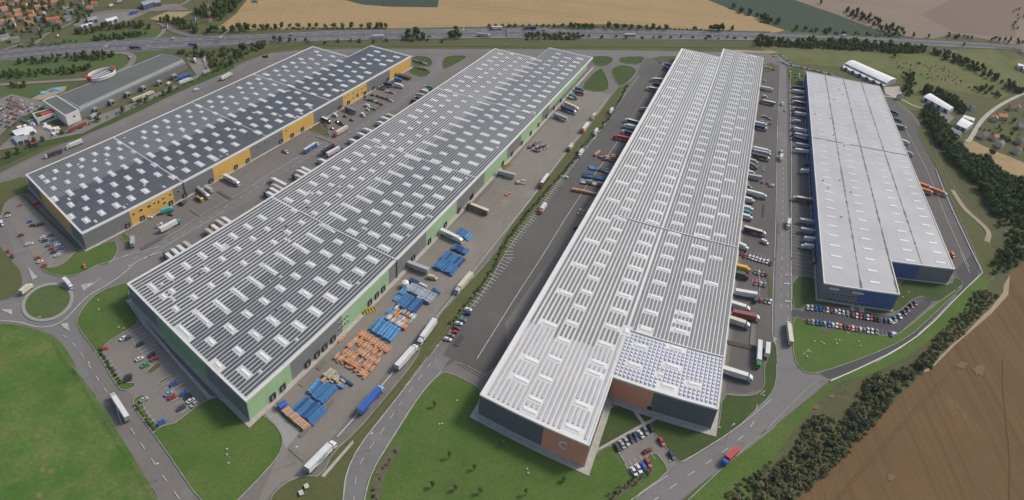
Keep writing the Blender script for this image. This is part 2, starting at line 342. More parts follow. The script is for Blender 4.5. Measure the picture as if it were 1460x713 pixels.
LAWN = [
 ('rough_lawn', "p -60,461 a2 0,362 100,370 210,400 270,420 330,480 400,600 a3 340,0 470,160 640,430 810,713 p 260,800 -60,800"),
 ('lawn_dry', "a2 -200,247 0,247 50,235 100,195 115,150 100,90 a1 90,720 20,640 -10,590 -200,560"),
 ('lawn_dry', "a1 -200,330 0,292 128,252 145,300 155,348 100,349 30,385 12,440 0,470 -200,520"),
 ('lawn', "a1 425,640 580,575 600,620 585,670 540,713 a2 520,52 430,100 370,122 300,118 230,105 205,70 260,84 330,55 375,5 a1 390,650 375,620"),
 ('lawn', "a1 605,555 640,545 690,610 655,618"),
 ('lawn_dark', "b0 275,658 330,630 400,690 380,696"),
 ('lawn_dry', "i 380,560 430,500 530,545 500,580"),
 ('lawn_dark', "b0 810,285 890,290 915,310 915,335 880,340 810,330"),
 ('lawn_dark', "b0 790,345 830,335 915,365 880,395 800,375"),
 ('lawn_dark', "b0 965,300 1000,284 1090,285 1085,300 1000,345 968,352"),
 ('lawn_dark', "c0 430,290 500,285 545,295 550,315 510,340 450,332"),
 ('lawn_dark', "c0 380,445 470,350 500,355 530,430 520,465 440,468"),
 ('lawn_dark', "c0 590,290 720,288 690,330 620,325 575,310"),
 ('lawn_dark', "c0 545,345 600,330 668,350 660,385 600,440 570,430 540,370"),
 ('lawn_dry', "c0 750,288 900,288 870,312 790,315"),
 ('lawn', "a2 655,160 655,245 722,350 640,402 550,455 515,495 530,530 600,640 640,665 690,665 680,690 630,705 600,690 500,520 395,380 390,340 430,270 500,200 640,155"),
 ('lawn', "a3 675,215 690,190 740,178 725,215 740,270 830,370 1070,185 1120,195 1255,325 1300,310 b3 50,275 130,350 155,400 150,450 120,510 0,640 -120,760 a3 1150,800 1030,740 815,420 690,260"),
 ('lawn_dry', "b3 95,235 110,232 245,355 235,368"),
 ('lawn_dry', "a2 740,610 800,560 830,575 770,620"), ('lawn_dry', "a2 800,680 820,650 880,622 850,650"),
 ('lawn', "b3 950,75 990,62 1165,145 1155,200 1130,285 c3 -10,370 415,565 455,478 550,428 575,470 638,575 670,590 720,490 750,475 775,482 822,545 822,582 640,713 p 880,800 b3 560,990 565,713 605,570 700,420 870,150"),
 ('lawn_dry', "b3 1040,20 1060,18 1205,95 1195,105"),
 ('lawn_dark', "c3 455,478 530,190 800,285 715,325 550,425"),
 ('lawn_dark', "c3 720,328 800,285 1068,375 1090,330 1105,175 1180,185 1260,185 1320,150 d3 35,20 d2 50,560 60,458 95,455 100,600 d3 95,0 95,120 60,190 0,245 c3 1180,350 905,522 870,515"),
 ('lawn_dark', "d2 175,120 305,125 312,230 480,262 470,292 245,260 235,290 178,285"),
 ('lawn_dark', "d2 545,268 700,295 718,130 850,150 985,168 1000,120 1040,150 1040,170 900,270 825,208 690,325 540,303"),
 ('lawn', "d2 178,325 240,345 470,400 690,432 760,385 890,275 1040,168 1035,185 880,330 760,440 560,530 320,612 250,617 200,575 178,490"),
 ('lawn', "d2 1040,198 1138,115 1180,130 1150,240 1000,360 850,470 700,570 520,640 d3 380,130 150,400 60,540 c3 1250,700 p 1060,800 c3 905,800 900,720 1150,515 d3 0,418 280,188 d2 370,658 700,505 850,405"),
 ('lawn_dry', "c0 590,445 640,400 620,460 440,713 c1 470,10 370,150 200,390 0,640 b2 1190,190 1000,400 760,713 b3 700,240 540,440 480,570 462,713 p 480,800 380,800 b3 80,713 160,628 260,590 350,597 410,470 520,375 650,225 840,-10 b2 850,480 940,330 1060,200 1240,0 c1 0,545 170,325 330,115 430,0 c0 570,445"),
 ('lawn_dry', "d1 800,0 860,130 915,210 965,330 1130,700 d2 1140,110 1180,160 1240,60 1180,-40 d1 1060,400 960,250 900,130 870,0"),
 ('lawn_dark', "d0 150,345 230,352 250,400 245,480 165,440 155,380"),
 ('lawn_dry', "c0 1310,330 1355,320 d0 90,335 100,360 0,370"),
 ('lawn_dry', "d2 0,75 70,110 75,260 60,250 50,120 0,95"),
 ('lawn_dry', "c0 0,222 600,212 1300,225 1300,245 600,240 0,240 b0 1355,238 500,238 300,225 100,245 0,290 a0 1355,270 1190,320 1000,400 1060,290 1100,250 1355,235 b0 200,222 600,225 1200,225"),
 ('lawn_dark', "a0 1200,350 900,470 640,600 400,700 350,713 a1 200,110 0,210 -200,260 -200,235 0,175 100,120 290,40 a0 500,620 640,560 900,440 1060,370 1180,330"),
]
for mt, txt in LAWN: sheet('lawn', txt, mt, Z4, smooth=1)
# worn bare patches in the big grass field
for cx, cy, r in ((193, 390, 22), (228, 495, 14), (215, 560, 22), (262, 570, 24), (315, 548, 14), (200, 690, 26), (410, 250, 10), (660, 690, 10)):
    x, y = Q(f"a3 {cx},{cy}")[0]
    sheet('bare_patch', [(x+r/3.566*cos(a)*random.uniform(.5, 1), y+r/3.566*.8*sin(a)*random.uniform(.5, 1)) for a in [i*pi/8 for i in range(16)]], 'worn_grass', Z5, 1)
for tt, cx, cy, rx, ry in (('d3', 1040, 30, 40, 22), ('d3', 1130, 50, 45, 40), ('d3', 680, 600, 35, 22), ('d3', 380, 190, 22, 14), ('d3', 300, 240, 30, 20)):
    x, y = Q(f"{tt} {cx},{cy}")[0]
    sheet('bare_patch', [(x+rx/3.566*cos(a)*random.uniform(.4, 1), y+ry/3.566*sin(a)*random.uniform(.4, 1)) for a in [i*pi/9 for i in range(18)]], 'soil_light', Z5, 1)
# roundabout
def ring(cx, cy, r0, r1, z, mat, name):
    x, y = unproj(*Q(f"a2 {cx},{cy}")[0]); mb = MB(); n = 64
    for i in range(n):
        a, b = 2*pi*i/n, 2*pi*(i+1)/n
        P = [(x+r*cos(t), y+r*sin(t)) for r, t in ((r0, a), (r1, a), (r1, b), (r0, b))]
        mb.face([(*W(*p), z) for p in (P if r0 > 0 else P[1:]+P[:1])], mat)
    mb.build(name, kind='structure'); return x, y
ring(243, 251, 0, 14.0, .47, 'green_field', 'lawn'); ring(243, 251, 14.0, 16.3, .475, 'cobble', 'apron')
# ------------------------------------------------------------------ warehouse materials
def panelmat(name, c, pitch=1.2, rough=.55, dark=.80, spec=.4):
    m, nt, b = newmat(name); uv = coords(nt, 'UV')
    sp = nt.nodes.new('ShaderNodeSeparateXYZ'); nt.links.new(uv, sp.inputs[0])
    def wave(sock, k, lo):
        a = nt.nodes.new('ShaderNodeMath'); a.operation = 'MULTIPLY'; a.inputs[1].default_value = 1/k; nt.links.new(sock, a.inputs[0])
        f = nt.nodes.new('ShaderNodeMath'); f.operation = 'FRACT'; nt.links.new(a.outputs[0], f.inputs[0])
        g = nt.nodes.new('ShaderNodeMath'); g.operation = 'LESS_THAN'; g.inputs[1].default_value = lo; nt.links.new(f.outputs[0], g.inputs[0])
        return g.outputs[0]
    base = ramp_mix(nt, noise(nt, .12, 5, .6, coords(nt), .3, .7), tuple(x*.93 for x in c), tuple(min(1, x*1.07) for x in c))
    j = ramp_mix(nt, wave(sp.outputs[0], pitch*5, .03), base, tuple(x*dark for x in c))
    k = ramp_mix(nt, wave(sp.outputs[1], pitch, .10), j, tuple(x*dark for x in c))
    st = ramp_mix(nt, noise(nt, 1.0, 4, .7, coords(nt, 'UV', (.8, .08, 1)), .5, .85), k, tuple(x*.85 for x in c))
    nt.links.new(st, b.inputs['Base Color']); b.inputs['Roughness'].default_value = rough; b.inputs['Specular IOR Level'].default_value = spec
def membrane(name, c, stain=.72, seam=6.1, rough=.6, spots=True):
    m, nt, b = newmat(name); uv = coords(nt, 'UV')
    sp = nt.nodes.new('ShaderNodeSeparateXYZ'); nt.links.new(uv, sp.inputs[0])
    a = ramp_mix(nt, noise(nt, .025, 6, .65, uv, .32, .68), tuple(x*.84 for x in c), tuple(min(.95, x*1.06) for x in c))
    s1 = ramp_mix(nt, noise(nt, 1.0, 5, .7, coords(nt, 'UV', (.05, .5, 1)), .52, .85), a, tuple(x*stain for x in c))
    s2 = ramp_mix(nt, noise(nt, .5, 6, .8, uv, .6, .8), s1, tuple(x*.85 for x in c))
    md = nt.nodes.new('ShaderNodeMath'); md.operation = 'MULTIPLY'; md.inputs[1].default_value = 1/seam; nt.links.new(sp.outputs[1], md.inputs[0])
    fr = nt.nodes.new('ShaderNodeMath'); fr.operation = 'FRACT'; nt.links.new(md.outputs[0], fr.inputs[0])
    lt = nt.nodes.new('ShaderNodeMath'); lt.operation = 'LESS_THAN'; lt.inputs[1].default_value = .04; nt.links.new(fr.outputs[0], lt.inputs[0])
    out = ramp_mix(nt, lt.outputs[0], s2, tuple(x*.88 for x in c))
    nt.links.new(out, b.inputs['Base Color']); b.inputs['Roughness'].default_value = rough; b.inputs['Specular IOR Level'].default_value = .4
def pv(name, c, gap, module=1.05, duty=.90, rough=.35):
    """a row of photovoltaic modules: UV y runs along the row in metres"""
    m, nt, b = newmat(name); uv = coords(nt, 'UV')
    sp = nt.nodes.new('ShaderNodeSeparateXYZ'); nt.links.new(uv, sp.inputs[0])
    md = nt.nodes.new('ShaderNodeMath'); md.operation = 'MULTIPLY'; md.inputs[1].default_value = 1/module; nt.links.new(sp.outputs[1], md.inputs[0])
    fr = nt.nodes.new('ShaderNodeMath'); fr.operation = 'FRACT'; nt.links.new(md.outputs[0], fr.inputs[0])
    gt = nt.nodes.new('ShaderNodeMath'); gt.operation = 'GREATER_THAN'; gt.inputs[1].default_value = duty; nt.links.new(fr.outputs[0], gt.inputs[0])
    base = ramp_mix(nt, noise(nt, .05, 5, .7, coords(nt), .3, .7), tuple(x*.85 for x in c), tuple(x*1.18 for x in c))
    base = ramp_mix(nt, noise(nt, 1.0, 2, .5, coords(nt, 'UV', (.9, .11, 1)), .52, .62), base, tuple(x*1.35 for x in c))
    out = ramp_mix(nt, gt.outputs[0], base, gap)
    nt.links.new(out, b.inputs['Base Color']); b.inputs['Roughness'].default_value = .5; b.inputs['Specular IOR Level'].default_value = .28
panelmat('wall_grey', (.175, .178, .180)); panelmat('wall_grey_dark', (.130, .140, .142)); panelmat('wall_yellow', (.60, .37, .095), dark=.9)
panelmat('wall_green', (.29, .44, .25)); panelmat('wall_green_dark', (.20, .33, .19)); panelmat('wall_terra', (.74, .31, .18)); panelmat('wall_blue', (.062, .115, .27))
panelmat('wall_blue_dark', (.03, .055, .13)); panelmat('wall_teal', (.05, .28, .30))
panelmat('wall_light', (.42, .42, .41)); panelmat('wall_white', (.62, .61, .58))
membrane('roof_a', (.50, .505, .51)); membrane('roof_b', (.55, .545, .53)); membrane('roof_c', (.66, .65, .63)); membrane('roof_d', (.405, .405, .408), .84, 2.4)
membrane('roof_pad', (.56, .555, .53), .80, 50); membrane('roof_pad_c', (.66, .65, .61), .85, 50)
pv('pv_a', (.062, .070, .083), (.09, .10, .12), duty=.93); pv('pv_b', (.052, .060, .074), (.16, .16, .17), duty=.90); pv('pv_b_light', (.066, .070, .080), (.15, .15, .15), duty=.92)
pv('pv_c', (.115, .120, .118), (.24, .24, .24), duty=.90); pv('pv_c_near', (.26, .26, .265), (.48, .47, .46), duty=.80); pv('pv_blue', (.125, .14, .25), (.62, .61, .6), module=2.1, duty=.62)
simple('trim_white', (.60, .585, .55), .6, .06, .2); simple('dome', (.72, .72, .70), .35, .03, .5); simple('dome_d', (.62, .63, .64), .3, .02, .5)
simple('dock_black', (.022, .022, .024), .7, .1); simple('dock_door', (.20, .20, .20), .5, .08); simple('glass', (.03, .04, .05), .12, 0, spec=.8); simple('galv', (.36, .37, .37), .45, .12, .6, metal=.3)
simple('valley', (.13, .13, .125), .8, .35, .35); simple('plinth', (.47, .44, .39), .85, .08, .4); simple('steel_dark', (.09, .09, .095), .5, .1); simple('lettering', (.62, .60, .58), .5, .02)
# ------------------------------------------------------------------ warehouses
HB = 13.0
import numpy as np
class Site:
    """one warehouse: local u across, v along; maps to the world with the roof corners where they were surveyed"""
    def __init__(s, org, ctrl, h=HB):
        s.o = org; s.h = h; s.k = None
        if ctrl:
            A = []; bx = []; by = []
            for (px, py, u, v) in ctrl:
                x, y = s.site(u, v); qx, qy = proj(x, y, h); a, b = u/100, v/400
                A.append([1, a, b, a*b]); bx.append(px-qx); by.append(py-qy)
            A = np.array(A); R_ = np.eye(4)*.05
            A2 = np.vstack([A, R_]); z4 = np.zeros(4)
            s.k = (np.linalg.lstsq(A2, np.concatenate([bx, z4]), rcond=None)[0].tolist(), np.linalg.lstsq(A2, np.concatenate([by, z4]), rcond=None)[0].tolist())
        s.c = {}
    def site(s, u, v): return s.o[0]+UD[0]*u+VD[0]*v, s.o[1]+UD[1]*u+VD[1]*v
    def P(s, u, v, z):
        key = (round(u, 3), round(v, 3))
        if key not in s.c:
            x, y = s.site(u, v); px, py = proj(x, y, s.h)
            if s.k:
                a, b = u/100, v/400; t = (1, a, b, a*b)
                px += sum(p*q for p, q in zip(s.k[0], t)); py += sum(p*q for p, q in zip(s.k[1], t))
            h = hz(x, y, s.h); s.c[key] = (*wun(px, py, h), h)
        X, Y, h = s.c[key]
        return (X, Y, h*z/s.h)
    def loc(s, px, py, z=HB):
        if s.k:
            for _ in range(3):
                x, y = unproj(px, py, z); dx, dy = x-s.o[0], y-s.o[1]; u = UD[0]*dx+UD[1]*dy; v = VD[0]*dx+VD[1]*dy
                a, b = u/100, v/400; t = (1, a, b, a*b)
                return_u, return_v = u, v
                px2 = px-sum(p*q for p, q in zip(s.k[0], t)); py2 = py-sum(p*q for p, q in zip(s.k[1], t))
                x, y = unproj(px2, py2, z); dx, dy = x-s.o[0], y-s.o[1]; u = UD[0]*dx+UD[1]*dy; v = VD[0]*dx+VD[1]*dy
                return u, v
        x, y = unproj(px, py, z); dx, dy = x-s.o[0], y-s.o[1]
        return UD[0]*dx+UD[1]*dy, VD[0]*dx+VD[1]*dy
def steps(a, b, st=24.4):
    n = max(1, int(math.ceil(abs(b-a)/st-1e-6))); return [a+(b-a)*i/n for i in range(n+1)]
def roof_rect(mb, st, u0, u1, v0, v1, z, m):
    us = steps(u0, u1); vs = steps(v0, v1)
    for i in range(len(us)-1):
        for j in range(len(vs)-1):
            c = [(us[i], vs[j]), (us[i+1], vs[j]), (us[i+1], vs[j+1]), (us[i], vs[j+1])]
            mb.face([st.P(a, b, z) for a, b in c], m, c)
def slab(mb, st, a, b, w0, w1, z0, z1, m):
    """a raised band from a to b (local), w0..w1 to its left, heights z0..z1"""
    d = hypot(b[0]-a[0], b[1]-a[1]); dx, dy = (b[0]-a[0])/d, (b[1]-a[1])/d; nx, ny = -dy, dx
    ts = steps(0, d)
    for i in range(len(ts)-1):
        c = [(a[0]+dx*t+nx*w, a[1]+dy*t+ny*w) for t, w in ((ts[i], w0), (ts[i+1], w0), (ts[i+1], w1), (ts[i], w1))]
        uv = [(t, w) for t, w in ((ts[i], w0), (ts[i+1], w0), (ts[i+1], w1), (ts[i], w1))]
        T = [st.P(*q, z1) for q in c]; B = [st.P(*q, z0) for q in c]
        mb.face(T, m, uv)
        for k in range(4):
            l = (k+1) % 4; mb.face([B[k], B[l], T[l], T[k]], m, [(uv[k][0]+uv[k][1], z0), (uv[l][0]+uv[l][1], z0), (uv[l][0]+uv[l][1], z1), (uv[k][0]+uv[k][1], z1)])
def wall_run(mb, st, a, b, z0, z1, m, out=0.0):
    """wall face from a to b; the outside is on the right"""
    d = hypot(b[0]-a[0], b[1]-a[1]); dx, dy = (b[0]-a[0])/d, (b[1]-a[1])/d; nx, ny = dy, -dx
    ts = steps(0, d)
    for i in range(len(ts)-1):
        p, q = [(a[0]+dx*t+nx*out, a[1]+dy*t+ny*out) for t in (ts[i], ts[i+1])]
        mb.face([st.P(*p, z0), st.P(*q, z0), st.P(*q, z1), st.P(*p, z1)], m, [(ts[i], z0), (ts[i+1], z0), (ts[i+1], z1), (ts[i], z1)])
def wall_box(mb, st, a, d, n, t0, t1, z0, z1, depth, m, out0=0.0):
    """box on a wall: a origin, d direction, n outward, t0..t1 along"""
    C = [(a[0]+d[0]*t+n[0]*w, a[1]+d[1]*t+n[1]*w) for t, w in ((t0, out0), (t1, out0), (t1, depth), (t0, depth))]
    B = [st.P(*c, z0) for c in C]; T = [st.P(*c, z1) for c in C]
    mb.face([T[3], T[2], T[1], T[0]], m); mb.face(B, m)
    for k in (1, 2, 3):
        l = (k+1) % 4; mb.face([B[l], B[k], T[k], T[l]], m, [(0, z0), (3, z0), (3, z1), (0, z1)])
def warehouse(key, st, outline, rects, roofm, rows, pads, lab, wall_segs, root_at, h=HB):
    wx, wy, _ = st.P(*root_at, 0)
    root = empty('warehouse', (wx, wy, 0), label=lab, cat='warehouse')
    root['group'] = 'long flat roofed warehouses of the estate'
    off = Matrix.Translation((-wx, -wy, 0))
    def part(mb, name, parent=root, **kw):
        mb.v = [(x-wx, y-wy, z) for x, y, z in mb.v]
        return mb.build(name, parent, **kw)
    mb = MB()
    for r in rects: roof_rect(mb, st, *r, h, roofm)
    part(mb, 'roof')
    # base walls, plinth, parapet
    n = len(outline); wb = MB(); pl = MB(); ed = MB()
    for i in range(n):
        a, b = outline[i], outline[(i+1) % n]
        wall_run(wb, st, a, b, 0, h, 'wall_grey_dark' if key == 'C' else 'wall_grey')
        wall_run(pl, st, a, b, 0, .9, 'plinth', .12); slab(pl, st, a, b, -.12, 0, .8, .9, 'plinth')
        slab(ed, st, a, b, -.15, .55, h-.55, h+.38, 'trim_white')
    part(wb, 'wall'); part(pl, 'plinth'); part(ed, 'roof_edge')
    for (a, b, z0, z1, m) in wall_segs:
        w = MB(); wall_run(w, st, a, b, z0, z1, m, .06); part(w, 'wall_panel')
    # solar rows
    padl = [(u-du/2, u+du/2, v-dv/2, v+dv/2) for (u, v, du, dv) in pads]
    for (u, wid, v0, v1, gaps, matf) in rows:
        cuts = sorted([(p[2]-.25, p[3]+.25) for p in padl if p[0]-.2 < u+wid/2 and p[1]+.2 > u-wid/2]+gaps)
        mb = MB(); v = v0; segs = []
        for c0, c1 in cuts:
            if c1 <= v or c0 >= v1: continue
            if c0-v > 1.2: segs.append((v, c0))
            v = max(v, c1)
        if v1-v > 1.2: segs.append((v, v1))
        for (p0, p1), (q0, q1) in zip(segs[:-1], segs[1:]):      # cable run carries the row past each roof light
            e = u+wid/2
            mb.face([st.P(e, p1, h+.02), st.P(e, q0, h+.02), st.P(e-.12, q0, h+.06), st.P(e-.12, p1, h+.06)], 'galv')
        for s0, s1 in segs:
            for a, b in zip(steps(s0, s1)[:-1], steps(s0, s1)[1:]):
                m = matf(u, (a+b)/2); zl, zh = h+.12, h+.42
                c = [(u-wid/2, a), (u+wid/2, a), (u+wid/2, b), (u-wid/2, b)]
                T = [st.P(*c[0], zh), st.P(*c[1], zl), st.P(*c[2], zl), st.P(*c[3], zh)]; B = [st.P(*q, h+.02) for q in c]
                mb.face(T, m, c)
                mb.face([B[3], B[0], T[0], T[3]], 'galv'); mb.face([B[1], B[2], T[2], T[1]], 'galv')
                if a == s0: mb.face([B[0], B[1], T[1], T[0]], 'galv')
                if b == s1: mb.face([B[2], B[3], T[3], T[2]], 'galv')
        if mb.f: part(mb, 'solar_row')
    # roof lights: nearest hundred as parts, the rest together
    cx, cy = 0, 0
    order = sorted(pads, key=lambda p: hypot(st.P(p[0], p[1], h)[0], st.P(p[0], p[1], h)[1]))
    rest = MB()
    for i, (u, v, du, dv) in enumerate(order):
        mb = MB() if i < 100 else rest
        F = lambda x, y, z: st.P(x, y, z)
        j = random.uniform(-.15, .15)
        if key == 'D':
            mb.box(u-du/2, u+du/2, v-dv/2, v+dv/2, h, h+.15, 'dome', fn=F)
            arch(mb, st, u-du/2+.1, u+du/2-.1, v-dv/2+.1, v+dv/2-.1, h+.15, .3, 'dome')
        else:
            mb.box(u-du/2, u+du/2, v-dv/2, v+dv/2, h+.02, h+.1, 'roof_pad_c' if key == 'C' else 'roof_pad', fn=F)
            k = .78 if key != 'C' else .86
            mb.box(u-du/2*k, u+du/2*k, v-dv*.22+j, v+dv*.22+j, h+.1, h+.28, 'roof_pad_c' if key == 'C' else 'roof_pad', fn=F)
            arch(mb, st, u-du/2*k+.15, u+du/2*k-.15, v-dv*.22+.15+j, v+dv*.22-.15+j, h+.28, .22, 'dome')
        if i < 100: part(mb, 'roof_light')
    if rest.f: part(rest, 'roof_light', kind='stuff')
    return root, part
def arch(mb, st, u0, u1, v0, v1, z, r, m):
    N = 5; pr = [(v0+(v1-v0)*i/N, z+r*sin(pi*i/N)) for i in range(N+1)]
    for i in range(N):
        (a, za), (b, zb) = pr[i], pr[i+1]
        mb.face([st.P(u0, a, za), st.P(u1, a, za), st.P(u1, b, zb), st.P(u0, b, zb)], m)
    for u in (u0, u1): mb.face([st.P(u, a, q) for a, q in pr], m)
def ar(a, st, e, skip=()):
    o = []; k = a
    while k < e:
        o.append(k); k += st
    return o
BY = 12.22
# --- A: yellow
sA = Site((-299.2, 317.7), [(36.5, 249.5, 0, 0), (116.4, 334, 103.3, 0), (586.6, 81, 103.3, 374.6), (445.5, 67, 0, 336.3), (498, 80, 50.6, 336.3), (529.7, 64.5, 50.6, 374.6)])
oA = [(0, 0), (103.3, 0), (103.3, 374.6), (50.6, 374.6), (50.6, 336.3), (0, 336.3)]
rA = [(0, 50.6, 0, 336.3), (50.6, 103.3, 0, 374.6)]
padA = []
for u, v0, du, dv, ve in ((13, 9.3, 5.4, 3.7, 332), (23.6, 15.8, 4.2, 3.1, 332), (36.2, 9.5, 4.5, 3.2, 332), (51.1, 4, 8.2, 3.7, 332), (66.7, 9.8, 4.6, 3.8, 370), (79.8, 3.7, 4.6, 3.8, 370), (92.3, 9.6, 6.0, 4.3, 370)):
    for i, v in enumerate(ar(v0, BY, ve)):
        if u < 20 and i % 9 == 7: continue
        if u > 90 and i % 7 == 5: continue
        padA.append((u+random.uniform(-.3, .3), v, du, dv))
    if u < 30 and u > 20: padA.append((23.6, 9.6, 4.6, 3.9))
for u, v in ((97.5, 14), (97.5, 37), (97.6, 71), (59, 12), (62, 70), (85, 62), (97, 118), (98, 121), (96.5, 125), (98.5, 130), (30, 60), (18, 40), (73, 160), (86, 200), (98, 205), (99, 208), (97, 214), (98, 226), (62, 190), (98, 270), (40, 130), (9, 90), (57, 240), (96, 300)): padA.append((u, v, 1.7, 1.6))
def rowsA():
    out = []
    u = 2.6
    while u < 101.5:
        dense = u > 50; ve = 372 if u > 50.6 else 334
        out.append((u, 1.25 if not dense else 1.46, 1.8, ve, [(82.8, 84.4), (168, 169), (246, 247.6)], lambda a, b: 'pv_a'))
        u += 2.25 if not dense else 1.93
    return out
segA = []
def segs_on(st, wall, spec, z0=.9, z1=HB-.55):
    """spec: list of (crop text start, crop text end, material) measured along the eaves"""
    out = []
    for a, b, m in spec:
        pa, pb = st.loc(*Q(a)[0]), st.loc(*Q(b)[0])
        if wall == 'R': out.append(((W_[0], pa[1]), (W_[0], pb[1]), z0, z1, m))
        else: out.append(((pa[0], 0), (pb[0], 0), z0, z1, m))
    return out
W_ = [103.3]
segA += segs_on(sA, 'R', [("h 350,385", "h 650,238", 'wall_yellow'), ("h 922,92", "a1 1272,108", 'wall_yellow'), ("i 208,545", "i 418,428", 'wall_yellow'), ("i 608,312", "i 782,225", 'wall_yellow'), ("i 932,135", "i 1078,55", 'wall_yellow')])
segA += segs_on(sA, 'F', [("j 212,120", "j 382,300", 'wall_yellow')])
segA = [s if s[0][1] != 0 or True else s for s in segA]
LA, pA = warehouse('A', sA, oA, rA, 'roof_a', rowsA(), padA, 'long warehouse with ochre yellow wall panels, nearest the shopping hall on the left', segA, (50, 100))
# --- B: green
sB = Site((-161.8, 229.5), [(181, 405, 0, 0), (350.5, 573, 103.6, 0), (705, 70, 0, 448.1), (766, 82, 50.8, 448.1), (784, 68, 50.8, 486.2), (845, 83, 103.6, 486.2)])
W_[0] = 103.6
oB = [(0, 0), (103.6, 0), (103.6, 486.2), (50.8, 486.2), (50.8, 448.1), (0, 448.1)]
rB = [(0, 50.8, 0, 448.1), (50.8, 103.6, 0, 486.2)]
padB = []
for u, v0, du, dv, ve in ((12.3, 9.6, 7.6, 3.6, 444), (23.3, 16, 4.8, 3.3, 444), (35.6, 9.9, 4.8, 3.3, 444), (51.2, 4, 12.0, 3.2, 444), (66.9, 9.9, 5.0, 3.7, 480), (79.6, 3.6, 5.0, 3.7, 480), (92, 9.8, 7.6, 4.1, 480)):
    for i, v in enumerate(ar(v0, BY, ve)):
        if u < 20 and i % 11 == 8: continue
        padB.append((u+random.uniform(-.3, .3), v, du, dv))
padB.append((23.2, 10.2, 5, 4))
for u, v in ((97, 15), (97, 39.5), (15, 15), (28, 13), (97.2, 88), (16, 62), (41, 90), (97, 137), (98, 160), (72, 127), (18, 135), (30, 152), (97, 210), (60, 65), (18, 210), (97, 260), (40, 250), (72, 300), (97.5, 330)): padB.append((u, v, 1.8, 1.7))
def rowsB():
    out = []; u = 2.3
    while u < 101.8:
        dense = u > 50; ve = 484 if u > 50.8 else 446
        out.append((u, 1.22 if not dense else 1.34, 1.8, ve, [(114.2, 115.8), (214, 215.2), (325, 326.6)], (lambda a, b: 'pv_b_light' if a < 50 else 'pv_b')))
        u += 2.47 if not dense else 2.06
    return out
segB = segs_on(sB, 'R', [("p 352,573", "b2 200,568", 'wall_green'), ("b2 468,325", "b2 700,85", 'wall_green'), ("b1 888,535", "b1 1055,378", 'wall_green'), ("b1 1195,232", "b1 1312,112", 'wall_green'), ("c0 128,688", "c0 225,575", 'wall_green')])
u0, v0 = sB.loc(*Q("c0 240,530")[0]); u1, v1 = sB.loc(*Q("c0 452,330")[0])
segB.append(((103.6, v0), (103.6, v1), 6.2, HB-.55, 'wall_green'))
segB += segs_on(sB, 'F', [("a2 795,300", "a2 1040,560", 'wall_green_dark')])
LB, pB = warehouse('B', sB, oB, rB, 'roof_b', rowsB(), padB, 'longest left warehouse with pale green wall panels beside the blue and orange racking stacks', segB, (50, 100))
# --- C: terracotta
sC = Site((27.6, 184.9), [(684, 565, 0, 0), (840.6, 633.6, 51.8, 0), (873.7, 537, 51.8, 36), (1023, 586, 102.9, 36), (972, 70, 0, 518.6), (1024, 80, 49.5, 518.6), (1033.5, 69.5, 49.5, 554.3), (1088.8, 83, 102.9, 554.3)])
W_[0] = 102.9
oC = [(0, 0), (51.8, 0), (51.8, 36), (102.9, 36), (102.9, 554.3), (49.5, 554.3), (49.5, 518.6), (0, 518.6)]
rC = [(0, 49.5, 0, 518.6), (49.5, 51.8, 0, 554.3), (51.8, 102.9, 36, 554.3)]
padC = []
def col(u, v0, st_, ve, du, dv, extra=(), skip=()):
    for i, v in enumerate(ar(v0, st_, ve)):
        if i not in skip: padC.append((u, v, du, dv))
    for v in extra: padC.append((u, v, du, dv))
col(12.9, 4.0, 24.1, 515, 8.6, 4.0, extra=(16.2,), skip=(0,))
col(22.9, 9.8, 12.08, 515, 7.4, 3.6, extra=(3.8,)); col(42.8, 4.5, 12.06, 515, 7.6, 3.6, extra=(34.4,), skip=(2,))
padC[:] = [p for p in padC if not (40 < p[0] < 44 and 30 < p[1] < 33)]
col(60, 58.9, 12.0, 550, 7.2, 3.4, extra=(46.6, 70.2)); col(78, 100.4, 12.0, 550, 7.2, 3.4, extra=(40.9, 52.8, 64, 75.9, 82.2, 88.6)); col(90.2, 45.9, 24.0, 550, 7.2, 3.4, skip=(1, 2))
padC.append((51, 65.5, 3.4, 7)); padC.append((19.8, 155.8, 3, 3)); padC.append((73.5, 46, 3, 3))
pv_c = lambda a, b: 'pv_blue' if (a > 51.8 and b < 67) else ('pv_c_near' if b < 52 else 'pv_c')
def rowsC():
    out = []; u = 3.6
    while u < 101.5:
        left = u < 50
        if left: out.append((u, 1.14, 2, 516, [], pv_c)); u += 2.42
        else:
            u = max(u, 52.6); v0 = 38
            if v0 == 38: out.append((u, 1.15, v0, 65.8, [], pv_c)); out.append((u, 1.2, 67.2, 552, [], pv_c))
            else: out.append((u, 1.25, v0, 552, [], pv_c))
            u += 2.12
    return out
segC = segs_on(sC, 'F', [("c3 195,345", "c3 430,430", 'wall_terra')], z1=HB-.55)
ua = sC.loc(*Q("c3 760,160")[0])[0]
segC.append(((51.9, 36), (ua, 36), .9, HB-.55, 'wall_terra'))
LC, pC = warehouse('C', sC, oC, rC, 'roof_c', rowsC(), padC, 'central warehouse with terracotta end walls, white roof and a large letter C', segC, (50, 100))
